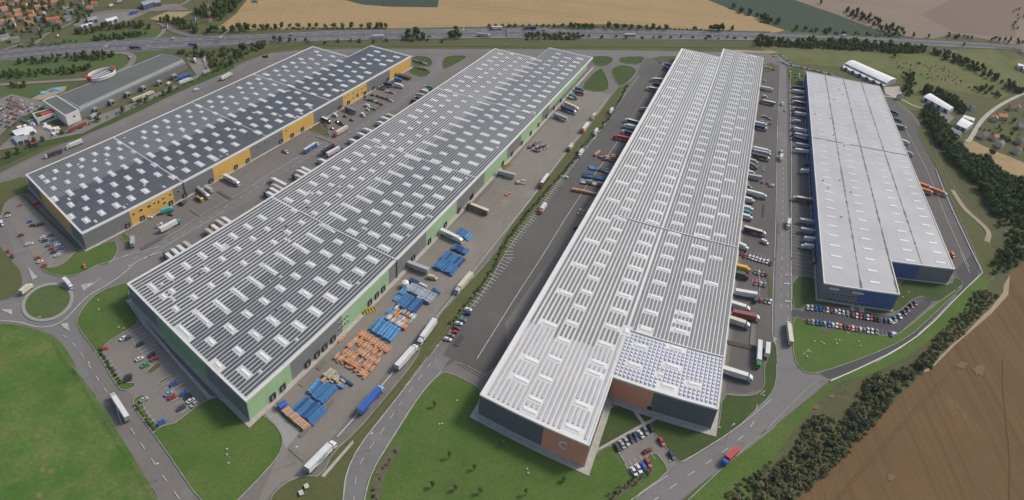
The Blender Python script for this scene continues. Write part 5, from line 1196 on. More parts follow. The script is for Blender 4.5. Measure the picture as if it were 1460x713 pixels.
simple('heather', (.10, .065, .04), .9, .3)
REQ = []
def plant(name, key, x, y, s, label, cat, group, z=None):
    t = random.choice(TREES[key]); REQ.append((name, x, y, s*random.uniform(.85, 1.15), s*random.uniform(.85, 1.15), s*random.uniform(.85, 1.15), random.uniform(0, 2*pi), t, label, cat, group, z, key))
SZ = {'wood': 8, 'mid': 7, 'bush': 4, 'small': 3, 'poplar': 8, 'sapling': 4.5, 'hedge': 2.2, 'greybush': 4, 'brownbush': 3.5, 'low': 3.5}
def grow_all():
    """the 290 largest in view of each kind as objects, the rest as one mass"""
    for kind in ('tree', 'bush'):
        L_ = [r_ for r_ in REQ if r_[0] == kind]
        def app(r_):
            wx, wy = W(r_[1], r_[2]); px, py = proj(r_[1], r_[2]); vis = -10 < px < 1470 and -10 < py < 730
            return -(SZ[r_[12]]*r_[3]/math.sqrt(wx*wx+wy*wy+H2*H2))*(1 if vis else .2)
        L_.sort(key=app); mass = ([], [], []); mats = []
        for i, (name, x, y, sx, sy, sz, rz, (c_, t_), label, cat, group, z, key) in enumerate(L_):
            wx, wy = W(x, y); A = W(x+1, y); B = W(x, y+1)
            k = math.sqrt(abs((A[0]-wx)*(B[1]-wy)-(A[1]-wy)*(B[0]-wx))); sc = (sx*k, sy*k, sz*hz(x, y, 5)/5)
            if i < 290:
                o = empty(name, (wx, wy, z or 0), rz, sc, label=label, cat=cat, group=group)
                link('crown' if name == 'tree' else 'foliage', c_, o); link('trunk' if name == 'tree' else 'stem', t_, o)
            else:
                M_ = Matrix.Translation((wx, wy, z or 0)) @ Matrix.Rotation(rz, 4, 'Z') @ Matrix.Diagonal((*sc, 1))
                m0 = c_.materials[0]
                if m0 not in mats: mats.append(m0)
                mi = mats.index(m0); st = 2 if i > 420 else 1; base = len(mass[0]); vs = [M_ @ v.co for v in c_.vertices]; n = 0
                for p_ in list(c_.polygons)[::st]:
                    q = [vs[a] for a in p_.vertices]; cc = (q[0]+q[2])/2
                    if st == 2: q = [cc+(a-cc)*1.35 for a in q]
                    b0 = len(mass[0]); mass[0].extend(tuple(a) for a in q); mass[1].append(tuple(range(b0, b0+len(q)))); mass[2].append(mi)
        if mass[0]:
            me = bpy.data.meshes.new(kind); me.from_pydata(mass[0], [], mass[1])
            for m_ in mats: me.materials.append(m_)
            me.polygons.foreach_set('material_index', mass[2]); me.update()
            link('distant_trees' if kind == 'tree' else 'undergrowth', me, label='mass of further trees in the woods and hedgerows' if kind == 'tree' else 'mass of further low bushes on banks and verges', cat='trees' if kind == 'tree' else 'bushes', kind='stuff')
NTREE = defaultdict(int)
def inside(p, poly):
    x, y = p; r_ = False; j = len(poly)-1
    for i in range(len(poly)):
        (xi, yi), (xj, yj) = poly[i], poly[j]
        if (yi > y) != (yj > y) and x < (xj-xi)*(y-yi)/(yj-yi)+xi: r_ = not r_
        j = i
    return r_
def wood(txt, keys, sp, label, group, name='tree', s=(.8, 1.25), keep=1.0, cap=140):
    poly = [unproj(*q) for q in Q(txt)]
    xs = [p[0] for p in poly]; ys = [p[1] for p in poly]; pts = []
    x = min(xs)
    while x < max(xs):
        y = min(ys)
        while y < max(ys):
            p = (x+random.uniform(-.45, .45)*sp, y+random.uniform(-.45, .45)*sp)
            if inside(p, poly) and random.random() < keep:
                q = proj(*p)
                if -25 < q[0] < 1485 and -15 < q[1] < 735: pts.append(p)
            y += sp
        x += sp
    random.shuffle(pts)
    pts = pts[:cap]
    for p in pts: plant(name, random.choice(keys), *p, random.uniform(*s), label, 'tree' if name == 'tree' else 'bush', group); NTREE[name] += 1
def row_of(txt, keys, sp, label, group, name='tree', s=(.85, 1.15), jit=.6, smooth=1):
    for x, y, dx, dy in resample(chaikin(Q(txt), smooth, False), sp):
        plant(name, random.choice(keys), x+random.uniform(-jit, jit), y+random.uniform(-jit, jit), random.uniform(*s), label, 'tree' if name == 'tree' else 'bush', group); NTREE[name] += 1
random.seed(11)
wood("d1 870,0 960,0 1000,100 1070,170 1150,185 1250,260 1380,320 1440,420 1440,580 1355,420 1260,470 1190,430 1100,300 980,180 900,80", ['wood', 'wood', 'mid'], 5.6, 'dark leafy tree in the wood right of the blue warehouse', 'wood beyond the blue warehouse', cap=300)
wood("d1 1180,430 1355,420 1440,560 1355,640 1240,713 1180,690 1260,600", ['bush', 'mid', 'wood'], 5.5, 'low dark tree at the near end of the right hand wood', 'trees at the near end of the right hand wood', cap=70, s=(.6, 1.0))
wood("d2 1240,0 1440,-30 1355,40 1290,100 1200,120 1180,60", ['wood', 'mid', 'bush'], 5.5, 'dark tree at the top corner of the brown field', 'trees at the top of the brown field', cap=45, s=(.6, .95))
wood("d2 1130,190 1190,210 1220,230 1040,410 950,480 880,580 820,560 900,430 1030,300", ['low', 'low', 'bush', 'brownbush'], 4.2, 'dark bush on the bank between the black road and brown field', 'bushes on the bank by the black road', 'bush', s=(.35, .95), cap=110)
wood("d2 640,640 830,540 900,590 d3 840,40 760,110 640,240 590,330 480,400 430,330 520,200 560,90 640,50", ['low', 'bush', 'low', 'greybush', 'low', 'brownbush'], 3.9, 'dense dark bush on the bank below the road bend', 'bushes on the bank below the road bend', 'bush', s=(.4, 1.1), cap=170)
wood("d3 430,330 480,400 590,330 420,500 300,610 190,700 100,720 0,700 0,640 100,560 200,440 240,330 350,290", ['low', 'brownbush', 'low', 'greybush', 'brownbush', 'bush'], 3.6, 'dark or brownish bush along the lower edge of the brown field', 'bushes along the lower brown field edge', 'bush', s=(.35, .95), cap=200)
wood("c3 1130,713 1200,640 1355,560 1355,713", ['bush', 'brownbush'], 5.5, 'scattered bush at the bottom right of the grass bank', 'bushes at the foot of the bank', 'bush', s=(.5, 1), keep=.5, cap=14)
wood("d0 -20,205 300,212 640,225 860,245 850,272 700,272 560,262 300,248 0,235", ['bush', 'mid', 'bush'], 5.2, 'bush in the belt between motorway and meadow', 'bushes on the motorway bank at right', 'bush', s=(.9, 1.5), cap=330)
wood("c0 100,172 400,176 410,200 110,205", ['greybush', 'bush'], 4.8, 'grey green bush on the motorway bank behind the green warehouse', 'bushes on the motorway bank behind the green warehouse', 'bush', s=(.8, 1.3), cap=55)
row_of("c0 430,190 700,192 1000,196 1355,205", ['bush', 'greybush'], 17, 'small bush on the motorway edge behind the central warehouse', 'bushes on the motorway edge', 'bush', jit=4)
wood("b0 750,195 870,165 880,205 760,210", ['mid', 'wood'], 7, 'dark tree in the clump by the motorway behind the yellow warehouse', 'clump by the motorway', cap=9); wood("b0 985,180 1065,172 1070,205 990,208", ['mid', 'wood'], 7, 'dark tree in the second clump by the motorway', 'second clump by the motorway', cap=8)
row_of("b0 10,150 140,148", ['mid'], 9, 'round tree at the left end of the wheat field edge', 'trees at the left of the wheat field edge'); 
for q in (150, 190, 235, 290, 325, 370, 412, 458, 503, 552, 596, 635, 655, 675): x, y = unproj(*Q(f"b0 {q},143")[0]); plant('tree', 'mid', x, y, random.uniform(.75, 1.15), 'round tree in the row between motorway and wheat field', 'tree', 'trees along the wheat field')
for q in (250, 290, 335, 352, 372, 390, 408, 425, 443, 523, 562, 605, 641, 680, 717, 750, 785, 815, 965, 1045, 1060, 1075, 1088, 1102, 1150): x, y = unproj(*Q(f"c0 {q},{139+q*.016:.0f}")[0]); plant('tree', 'mid' if q < 1000 else 'wood', x, y, random.uniform(.8, 1.2), 'round tree on the wheat field edge above the green warehouse', 'tree', 'trees along the wheat field at right')
row_of("b0 1200,135 1355,135 c0 0,135 240,133", ['bush'], 9, 'low bush along the wheat field edge', 'bushes along the wheat field', 'bush')
row_of("b0 0,225 100,215 290,205", ['bush', 'mid'], 9, 'bush on the bank behind the yellow warehouse', 'bushes behind the yellow warehouse', 'bush', jit=3); row_of("b0 300,222 500,215 740,210 1000,212", ['bush'], 15, 'small bush on the dry bank behind the yellow warehouse', 'bushes on the dry bank', 'bush', jit=4)
wood("d0 440,45 480,60 580,95 700,140 780,188 700,185 560,130 470,85 430,65", ['wood', 'mid'], 13, 'dark tree on the field boundary beyond the motorway', 'trees on the far field boundary', cap=40, s=(1, 1.5)); wood("d0 140,150 480,165 640,178 760,188 600,190 200,170", ['bush', 'mid'], 13, 'bush along the far side of the motorway at right', 'bushes beyond the motorway', 'bush', s=(.9, 1.4), cap=34)
wood("c0 1160,30 1240,70 1355,110 1355,125 1250,88 1150,50", ['wood'], 12, 'dark tree on the slope above the wheat field', 'trees above the wheat field', cap=22); wood("d0 0,85 120,115 140,135 40,118 0,105", ['wood', 'mid'], 12, 'dark tree where wheat field meets green crop', 'trees where wheat meets crop', cap=12)
wood("d0 870,262 960,265 1020,300 1120,330 1190,380 1260,420 1355,460 1355,480 1280,470 1190,410 1080,360 940,300", ['wood', 'wood', 'mid'], 6.5, 'dark tree in the hedgerow crossing the right hand meadow', 'hedgerow across the right hand meadow', cap=90)
wood("d0 940,180 1110,190 1110,200 940,198", ['wood'], 15, 'tree by the far end of the motorway', 'trees at the far end of the motorway', cap=9); wood("d0 1150,190 1355,215 1355,232 1260,222 1150,205", ['wood'], 13, 'dark tree at the right end of the motorway', 'trees at the right end of the motorway', cap=14); wood("d0 1305,40 1350,40 1350,100 1310,180 1290,130", ['wood'], 18, 'tree beside the far brown fields', 'trees beside the far fields', cap=12)
wood("d0 735,380 790,385 800,440 790,500 750,480", ['mid', 'wood'], 7, 'tree in the clump behind the barrel roofed shed', 'clump by the barrel roofed shed', cap=16); wood("d0 835,455 900,462 1010,520 1070,580 1040,590 960,530 850,480", ['wood'], 5.5, 'dark tree in the belt behind the small barn', 'belt behind the small barn', cap=50); wood("d0 850,540 900,580 950,640 970,713 880,713 840,620", ['wood', 'mid'], 5.8, 'dark tree between the service road and farm buildings', 'trees by the farm buildings', cap=75)
wood("d0 1060,420 1230,470 1230,500 1150,480 1050,440", ['mid', 'bush'], 9, 'scattered tree in the middle of the right meadow', 'trees in the right meadow', cap=20, keep=.7); wood("d0 700,300 1000,350 1050,440 860,400 700,340", ['low', 'small', 'bush'], 8, 'low bush dotted over the right meadow', 'bushes over the right meadow', 'bush', s=(.35, .8), cap=130, keep=.6)
for q in ("d0 693,291", "d0 1045,237", "d0 320,20", "d0 868,192", "d1 1183,148", "d0 790,188"): x, y = unproj(*Q(q)[0]); plant('tree', 'mid', x, y, 1.1, 'single round tree standing alone in open ground at right', 'tree', 'lone trees in the fields')
# left hand side
wood("a0 380,170 560,130 700,118 790,130 780,152 640,150 520,158 400,182", ['mid', 'wood'], 8.5, 'tree in the belt above the motorway slip road', 'belt above the slip road', cap=42, s=(.7, 1.05)); wood("a0 465,195 620,180 745,165 755,180 620,200 470,212", ['mid'], 6.5, 'tree in the long hedge in the slip road grass', 'long hedge in the slip road grass', cap=30, s=(.6, .9))
wood("a0 85,312 300,290 560,275 615,288 600,302 300,318 100,332", ['mid', 'wood'], 7, 'tree in the hedge between motorway and shopping hall', 'hedge below the motorway', cap=48, s=(.6, .9)); wood("a0 0,372 262,362 262,385 120,395 0,402", ['mid', 'wood'], 6.5, 'tree in the lower hedge at the left edge', 'lower hedge at the left edge', cap=26, s=(.55, .85)); wood("a0 280,362 440,345 490,355 400,375 280,382", ['mid', 'wood'], 6.5, 'tree in the hedge beside the round roof sign', 'hedge beside the round sign', cap=20, s=(.55, .85))
wood("a0 985,50 1070,40 1120,0 1260,-10 1200,70 1130,100 1050,100 990,90", ['wood', 'mid'], 10, 'dark tree in the small wood near the mast', 'small wood near the mast', cap=42, s=(1, 1.3)); wood("a0 795,105 900,102 1000,140 1000,170 920,150 850,118", ['mid'], 8, 'tree along the curved slip road', 'trees along the slip road', cap=20)
wood("a0 1040,150 1100,160 1200,150 1240,130 1290,150 1355,152 1355,165 1050,178", ['mid', 'wood'], 9, 'tree at the left tip of the wheat field', 'trees at the tip of the wheat field', cap=24); wood("a0 880,265 950,262 1050,265 1250,235 1355,230 1355,250 1250,290 1150,340 1070,360 1060,300 960,285 880,285", ['bush', 'mid', 'bush'], 8, 'bush on the rough ground north of the yellow warehouse', 'rough ground north of the yellow warehouse', 'bush', s=(.8, 1.4), cap=60)
row_of("a0 1240,300 1150,345 1060,385 950,435 830,485 700,540 600,585 520,610 430,650 300,690 a1 200,80 120,125 50,160", ['small', 'mid'], 9.5, 'small round tree in the line west of the yellow warehouse', 'line of small trees west of the yellow warehouse', s=(.7, .95))
random.seed(13)
wood("a0 0,0 500,0 480,80 380,120 250,180 180,220 100,230 0,180", ['mid', 'wood', 'mid'], 14, 'garden tree among the houses of the upper left village', 'village garden trees', keep=.8, cap=90, s=(.8, 1.2)); wood("a0 380,80 480,60 480,100 400,130", ['mid'], 10, 'tree beside the white sheds near the village', 'trees beside the white sheds', cap=8)
wood("a0 80,235 400,210 390,222 100,248", ['bush'], 8, 'bush along the village side of the motorway', 'bushes by the village', 'bush', cap=20); wood("a0 60,430 150,428 140,448 70,450", ['mid'], 6.5, 'round tree by the left access road', 'trees by the left access road', cap=8, s=(.6, .8))
wood("d0 1120,700 1355,560 1420,713 1200,760", ['mid', 'small'], 12, 'garden tree among the houses at the right edge', 'garden trees at the right edge', cap=20, keep=.7, s=(.7, 1)); row_of("d1 1130,15 1250,60 1355,120", ['bush'], 6, 'low hedge bush between gardens and stubble field', 'hedge by the stubble field', 'bush'); 
# planting inside the estate
for q in ("b3 1000,500", "b3 1128,560", "b3 915,650", "b3 1035,665", "b3 1155,680", "c3 105,690", "c3 298,620", "b3 925,240", "b3 1268,440"): x, y = unproj(*Q(q)[0]); plant('tree', 'sapling', x, y, 1.25, 'young thin tree on the lawn before the central warehouse', 'tree', 'young trees on the central lawn', .4)
row_of("c3 530,690 600,645 690,590 760,555", ['sapling', 'hedge'], 2.4, 'small dark shrub in the bed by the terracotta car park', 'shrub bed by the car park', 'bush', s=(.6, .9), jit=.9)
row_of("c3 545,700 620,655 700,605 750,580", ['sapling'], 3.6, 'small dark shrub in the bed by the terracotta car park', 'shrub bed by the car park', 'bush', s=(.7, 1), jit=.5)
row_of("b3 615,715 625,620 660,550 700,490 750,435", ['brownbush'], 2.6, 'low brown shrub in the curved bed on the lawn', 'curved brown shrub bed', 'bush', s=(.35, .5), jit=1.6)
row_of("c0 620,440 560,560 450,700 c1 430,60 330,200 150,400 0,585 b2 1210,110 1100,260 1000,370", ['hedge'], 2.6, 'clipped shrub in the hedge strip between green and central yards', 'hedge strip between the yards', 'bush', s=(.7, 1.1), jit=.8)
row_of("a2 505,500 560,580 620,670 ", ['hedge'], 1.8, 'low shrub in the strip beside the upper car park', 'shrubs beside the upper car park', 'bush', s=(.6, .85), jit=.3); row_of("a3 690,235 740,300 800,370", ['hedge'], 1.8, 'low shrub in the strip beside the lower car park', 'shrubs beside the lower car park', 'bush', s=(.6, .85), jit=.3)

row_of("b0 30,147 140,147 300,146 500,146 700,141", ['low'], 6, 'low scrub under the tree row along the wheat field', 'scrub under the tree row', 'bush', s=(.5, .9), jit=2)
row_of("c0 250,138 600,140 1000,152 1150,158", ['low'], 7, 'low scrub under the trees above the green warehouse', 'scrub above the green warehouse', 'bush', s=(.5, .9), jit=2)
for z_, c_ in (("d2 1130,190 1200,200 1220,230 1040,420 950,500 880,590 820,600 900,430 1030,300", 180), ("d2 640,640 830,540 900,600 d3 860,40 760,130 640,260 590,340 480,410 410,330 500,200 540,90 640,50", 280), ("d3 410,330 480,410 590,340 420,520 300,630 190,720 60,740 -20,713 0,640 100,540 200,420 240,310 350,270", 240), ("c3 1080,720 1200,620 1355,520 1355,720", 80)):
    wood(z_, ['low', 'brownbush', 'low'], 2.3, 'patch of low rough scrub on the bank beside the brown field', 'rough scrub on the bank', 'bush', s=(.22, .6), cap=c_)
grow_all()
for q_ in ("d3 390,720 560,520 700,360 800,250 950,90 1050,-10", "d3 408,722 580,522 720,362 820,252 968,92", "d3 1280,720 1285,500 1262,300 1245,120 1250,0"):
    add_strip(TRK, chaikin(Q(q_), 2, False), .32, ZM+.004, 'soil_dark', 0)
TRK.build('wheel_tracks', kind='structure')
# ------------------------------------------------------------------ other buildings and yard goods
simple('roof_red', (.36, .115, .06), .8, .2, .5); simple('roof_orange', (.44, .165, .075), .8, .2, .5); simple('roof_brown', (.13, .075, .06), .8, .2, .5); simple('roof_grey', (.15, .155, .16), .8, .2, .5); simple('render_white', (.52, .50, .46), .9, .08, .5); simple('render_cream', (.45, .40, .28), .9, .08, .5); simple('render_yellow', (.48, .38, .16), .9, .08, .5)
simple('sheet_white', (.66, .655, .63), .5, .12, .15); simple('hall_roof', (.105, .112, .105), .85, .1, .05); simple('hall_lower', (.17, .18, .185), .8, .1, .1); simple('sign_red', (.45, .045, .03), .5, .05); simple('blue_water', (.12, .42, .55), .2, .1); simple('rack_blue', (.05, .17, .35), .5, .2, .8); simple('rack_navy', (.02, .07, .20), .5, .2, .8); simple('rack_orange', (.62, .29, .14), .5, .2, .8)
simple('rack_salmon', (.56, .33, .21), .6, .15, .8); simple('rack_cream', (.50, .44, .32), .7, .15, .8); simple('rack_galv', (.38, .43, .46), .4, .2, .8, metal=.2); simple('rack_lightblue', (.10, .30, .55), .5, .2, .8); simple('wood_brown', (.12, .075, .05), .8, .2, .8)
def sq(px, py, z=0): return unproj(px, py, z)
def local_frame(x, y, d, L=10.0, Wd=10.0, H=6.0):
    n = (-d[1], d[0]); a = W(x+d[0]*L/2, y+d[1]*L/2); b = W(x-d[0]*L/2, y-d[1]*L/2); p = W(x+n[0]*Wd/2, y+n[1]*Wd/2); q = W(x-n[0]*Wd/2, y-n[1]*Wd/2)
    return ((a[0]+b[0])/2, (a[1]+b[1])/2, 0), atan2(a[1]-b[1], a[0]-b[0]), (hypot(a[0]-b[0], a[1]-b[1])/L, hypot(p[0]-q[0], p[1]-q[1])/Wd, hz(x, y, H)/H)
def place(name, x, y, d, z=0, **kw):
    loc, rz, sc = local_frame(x, y, d); return empty(name, (loc[0], loc[1], z), rz, sc, **kw)
HOUSES = []
def house(q, a, L, Wd, wall, roof, h=5.2, pitch=2.8, area='upper left village', kind='house'):
    x, y = sq(*Q(q)[0], 4); d = ang(a); r = place('house', x, y, d); r['category'] = 'house'; r['group'] = f'houses of the {area}'
    HOUSES.append((Q(q)[0][0], roof, wall, area, r))
    def walls(mb):
        mb.box(-L/2, L/2, -Wd/2, Wd/2, 0, h, wall)
        for s in (-1, 1):
            t = [(s*L/2, -Wd/2, h), (s*L/2, Wd/2, h), (s*L/2, 0, h+pitch)]; mb.face(t if s > 0 else t[::-1], wall)
    def rf(mb):
        e = .5; z = h-.35*pitch*2*e/Wd*2
        for s in (-1, 1):
            A = [(-L/2-e, s*(Wd/2+e), h-pitch*2*e/Wd), (L/2+e, s*(Wd/2+e), h-pitch*2*e/Wd), (L/2+e, 0, h+pitch+.05), (-L/2-e, 0, h+pitch+.05)]
            B = [(p[0], p[1], p[2]+.22) for p in A]
            mb.face(B if s < 0 else B[::-1], roof); mb.face(A[::-1] if s < 0 else A, roof)
            for i in (0, 1, 3):
                j = (i+1) % 4; q_ = [A[i], A[j], B[j], B[i]]; mb.face(q_ if s < 0 else q_[::-1], roof)
    m = MB(); walls(m); m.build('wall', r); m = MB(); rf(m); ro = m.build('roof', r)
    m = MB(); m.box(L*.15, L*.15+.7, -.9, -.2, h+pitch*.5, h+pitch+1.0, 'roof_brown'); m.build('chimney', ro)
    for s in (-1, 1):
        for i in range(max(2, int(L/3.5))):
            xx = -L/2+1.5+i*(L-3)/max(1, int(L/3.5)-1); m = MB(); m.box(xx-.6, xx+.6, min(s*Wd/2, s*(Wd/2+.06)), max(s*Wd/2, s*(Wd/2+.06)), 1.2, 2.5, 'glass', bottom=True); m.build('window', r)
for q, a, L, Wd, wall, roof in (("a0 20,42", 20, 12, 9, 'render_white', 'roof_orange'), ("a0 65,125", 60, 11, 8, 'render_white', 'roof_grey'), ("a0 55,105", 10, 12, 8, 'render_cream', 'roof_orange'), ("a0 100,78", 35, 16, 9, 'render_white', 'roof_orange'), ("a0 155,60", 60, 13, 9, 'render_cream', 'roof_red'), ("a0 215,65", 80, 12, 8, 'render_white', 'roof_orange'), ("a0 105,145", 20, 11, 8, 'render_yellow', 'roof_brown'),
    ("a0 182,148", 50, 13, 9, 'render_white', 'roof_brown'), ("a0 20,188", 10, 15, 9, 'render_white', 'roof_grey'), ("a0 75,198", 30, 14, 10, 'render_cream', 'roof_grey'), ("a0 275,12", 40, 12, 8, 'render_white', 'roof_orange'), ("a0 225,8", 60, 11, 8, 'render_cream', 'roof_red'), ("a0 270,98", 40, 22, 10, 'render_white', 'roof_red'), ("a0 345,90", 30, 10, 8, 'render_white', 'roof_grey'), ("a0 300,115", 40, 9, 8, 'render_white', 'roof_red'),
    ("a0 480,18", 50, 12, 8, 'render_white', 'roof_red'), ("a0 355,58", 30, 11, 8, 'render_white', 'roof_grey'), ("a0 190,35", 20, 10, 8, 'render_cream', 'roof_orange'), ("a0 125,22", 70, 12, 8, 'render_white', 'roof_red'), ("a0 60,15", 30, 12, 8, 'render_white', 'roof_brown'), ("a0 205,95", 30, 12, 8, 'render_white', 'roof_grey'), ("a0 300,0", 60, 10, 8, 'render_white', 'roof_orange'), ("a0 330,30", 10, 10, 8, 'render_white', 'roof_brown'), ("a0 88,55", 30, 12, 8, 'render_white', 'roof_orange'), ("a0 120,95", 70, 12, 8, 'render_white', 'roof_orange'), ("a0 165,82", 30, 12, 8, 'render_cream', 'roof_orange'), ("a0 45,75", 50, 11, 8, 'render_white', 'roof_red'), ("a0 5,110", 30, 11, 8, 'render_white', 'roof_orange'), ("a0 10,12", 40, 12, 8, 'render_white', 'roof_red'), ("a0 180,5", 70, 11, 8, 'render_white', 'roof_orange'), ("a0 240,35", 20, 10, 8, 'render_white', 'roof_orange'), ("a0 155,115", 50, 10, 8, 'render_white', 'roof_orange'), ("a0 410,10", 60, 10, 8, 'render_white', 'roof_brown'), ("a0 455,40", 30, 10, 8, 'render_white', 'roof_red'), ("a0 15,150", 40, 11, 8, 'render_white', 'roof_grey'), ("a0 90,8", 40, 11, 8, 'render_white', 'roof_orange')):
    house(q, a, L, Wd, wall, roof)
for q, a, L, Wd, wall, roof in (("d0 1240,590", 70, 17, 11, 'render_cream', 'roof_orange'), ("d0 1205,600", 20, 10, 9, 'render_cream', 'roof_orange'), ("d0 1290,545", 60, 12, 9, 'render_yellow', 'roof_brown'), ("d0 1322,545", 30, 9, 8, 'render_white', 'roof_red'), ("d0 1150,685", 50, 14, 10, 'render_white', 'roof_brown'), ("d0 1205,695", 60, 9, 8, 'render_white', 'roof_orange'), ("d1 1232,88", 40, 11, 9, 'render_white', 'roof_grey'), ("d1 1320,120", 50, 11, 9, 'render_white', 'roof_brown'), ("d1 1335,70", 50, 11, 9, 'render_cream', 'roof_brown'), ("d0 1335,640", 70, 12, 9, 'render_white', 'roof_grey'), ("d0 1335,345", 70, 14, 10, 'render_white', 'roof_grey'), ("d0 1305,432", 60, 10, 8, 'render_cream', 'roof_orange'), ("d0 1345,262", 60, 12, 9, 'render_white', 'roof_orange'), ("d0 975,258", 60, 9, 7, 'render_white', 'roof_grey'), ("d0 1090,545", 60, 8, 6, 'render_white', 'roof_grey'), ("d0 720,492", 60, 6, 5, 'render_white', 'roof_grey'), ("a0 985,90", 60, 5, 4, 'render_white', 'roof_grey'), ("a0 845,128", 60, 4, 4, 'render_white', 'roof_grey')):
    house(q, a, L, Wd, wall, roof, area='right hand hamlet' if q[0] == 'd' else 'motorway slip road')
hb = defaultdict(list)
for h_ in HOUSES: hb[(h_[1], h_[2], h_[3])].append(h_)
RN = {'roof_red': 'red roofed', 'roof_orange': 'orange roofed', 'roof_brown': 'brown roofed', 'roof_grey': 'grey roofed'}
WN = {'render_white': 'white', 'render_cream': 'cream', 'render_yellow': 'yellow'}
for (rf_, wl_, ar_), L_ in hb.items():
    L_.sort(key=lambda t: t[0])
    for i, h_ in enumerate(L_): tag(h_[4], f'{RN[rf_]} {WN[wl_]} house in the {ar_}' if len(L_) == 1 else f'{NUMW[i]} {RN[rf_]} {WN[wl_]} house from left in the {ar_}')
def block(root, roofpts, h, roofm, wallm, z0=0, name='wall', rname='roof', edge=None):
    if isinstance(roofpts, str): roofpts = Q(roofpts)
    T = []; o = root.location
    for px, py in roofpts:
        x, y = unproj(px, py, h); hw = hz(x, y, h); X, Y = wun(px, py, hw); T.append((X-o.x, Y-o.y, hw, hw*z0/h))
    area = sum(T[i][0]*T[(i+1) % len(T)][1]-T[(i+1) % len(T)][0]*T[i][1] for i in range(len(T)))
    if area < 0: T = T[::-1]
    mb = MB(); mb.face([(a, b, c) for a, b, c, _ in T], roofm); mb.build(rname, root)
    mb = MB(); n = len(T)
    for i in range(n):
        a, b = T[i], T[(i+1) % n]; L = hypot(a[0]-b[0], a[1]-b[1]); mb.face([(a[0], a[1], a[3]), (b[0], b[1], b[3]), (b[0], b[1], b[2]), (a[0], a[1], a[2])], wallm, [(0, a[3]), (L, b[3]), (L, b[2]), (0, a[2])])
    mb.build(name, root)
    if edge:
        mb = MB()
        for i in range(n):
            a, b = Vector(T[i][:3]), Vector(T[(i+1) % n][:3]); d = (b-a).normalized(); nn = Vector((-d.y, d.x, 0))
            P = [a-nn*.1, b-nn*.1, b+nn*.6, a+nn*.6]; U = Vector((0, 0, .4)); Tt = [p+U for p in P]; mb.face(Tt, edge)
            for k in range(4): l = (k+1) % 4; mb.face([P[k], P[l], Tt[l], Tt[k]], edge)
        mb.build('roof_edge', root)
    return T
def at_root(name, q, **kw):
    x, y = W(*sq(*Q(q)[0])); return empty(name, (x, y, 0), **kw)
# shopping and logistics hall on the left
r = at_root('hall', "a0 600,450", label='long dark grey flat roofed hall with the round sign on top', cat='hall')
block(r, "a0 287,490 820,278 870,285 930,303 402,546", 10, 'hall_roof', 'wall_light', edge='galv')
block(r, "a0 403,550 932,307 945,320 700,428 560,492 402,572", 7.5, 'hall_lower', 'wall_grey', rname='lower_roof', name='lower_wall')
for q in ("a0 815,430", "a0 890,398", "a0 735,458", "a0 655,490", "a0 573,530", "a0 488,568"):
    x, y = sq(*Q(q)[0], 1); d = direction(Q("a0 400,600")[0], Q("a0 1000,370")[0], 0)[2]; loc, rz, sc = local_frame(x, y, d)
    mb = MB(); mb.box(-2.2, 2.2, -1.5, 4, 0, 5.0, 'galv'); mb.box(-1.6, 1.6, -1.56, -1.501, 1.1, 4.0, 'dock_black', bottom=True); o = mb.build('loading_dock', r); o.location = (loc[0]-r.location.x, loc[1]-r.location.y, 0); o.rotation_euler = (0, 0, rz); o.scale = sc
r = at_root('office_block', "a0 330,600", label='white office block with window bands at the near end of the dark hall', cat='office block')
T = block(r, "a0 216,512 286,487 401,560 332,590", 11, 'hall_roof', 'wall_white', edge='trim_white')
r2 = at_root('office_block', "a0 230,610", label='low white building with green planted roof before the office block', cat='office block')
block(r2, "a0 165,578 262,552 288,572 185,605", 7, 'lawn_dark', 'wall_white', edge='trim_white'); block(r2, "a0 105,600 210,545 225,560 168,582 170,602 140,612", 3.5, 'lawn_dark', 'wall_white', rname='lower_roof', name='lower_wall')
block(r2, "a0 200,578 268,556 275,566 212,588", 8.2, 'sign_red', 'sign_red', z0=7.1, rname='red_canopy', name='canopy_edge')
for rr_, px, z, wd in ((r, "a0 345,600", 7, 4), (r, "a0 362,595", 7, 2.5), (r, "a0 378,590", 7, 2.5), (r, "a0 350,618", 3, 3), (r2, "a0 215,618", 4, 6), (r2, "a0 240,606", 4, 5), (r2, "a0 265,596", 4, 5)):
    x, y = sq(*Q(px)[0], z); d = direction(Q("a0 330,640")[0], Q("a0 400,600")[0], 0)[2]; loc, rz, sc = local_frame(x, y, d)
    mb = MB(); mb.box(-wd/2, wd/2, -.9, .2, z-.8, z+.8, 'sign_red' if px == "a0 350,618" else 'glass', bottom=True); o = mb.build('window' if px != "a0 350,618" else 'sign_board', rr_); o.location = (loc[0]-rr_.location.x, loc[1]-rr_.location.y, 0); o.rotation_euler = (0, 0, rz); o.scale = sc
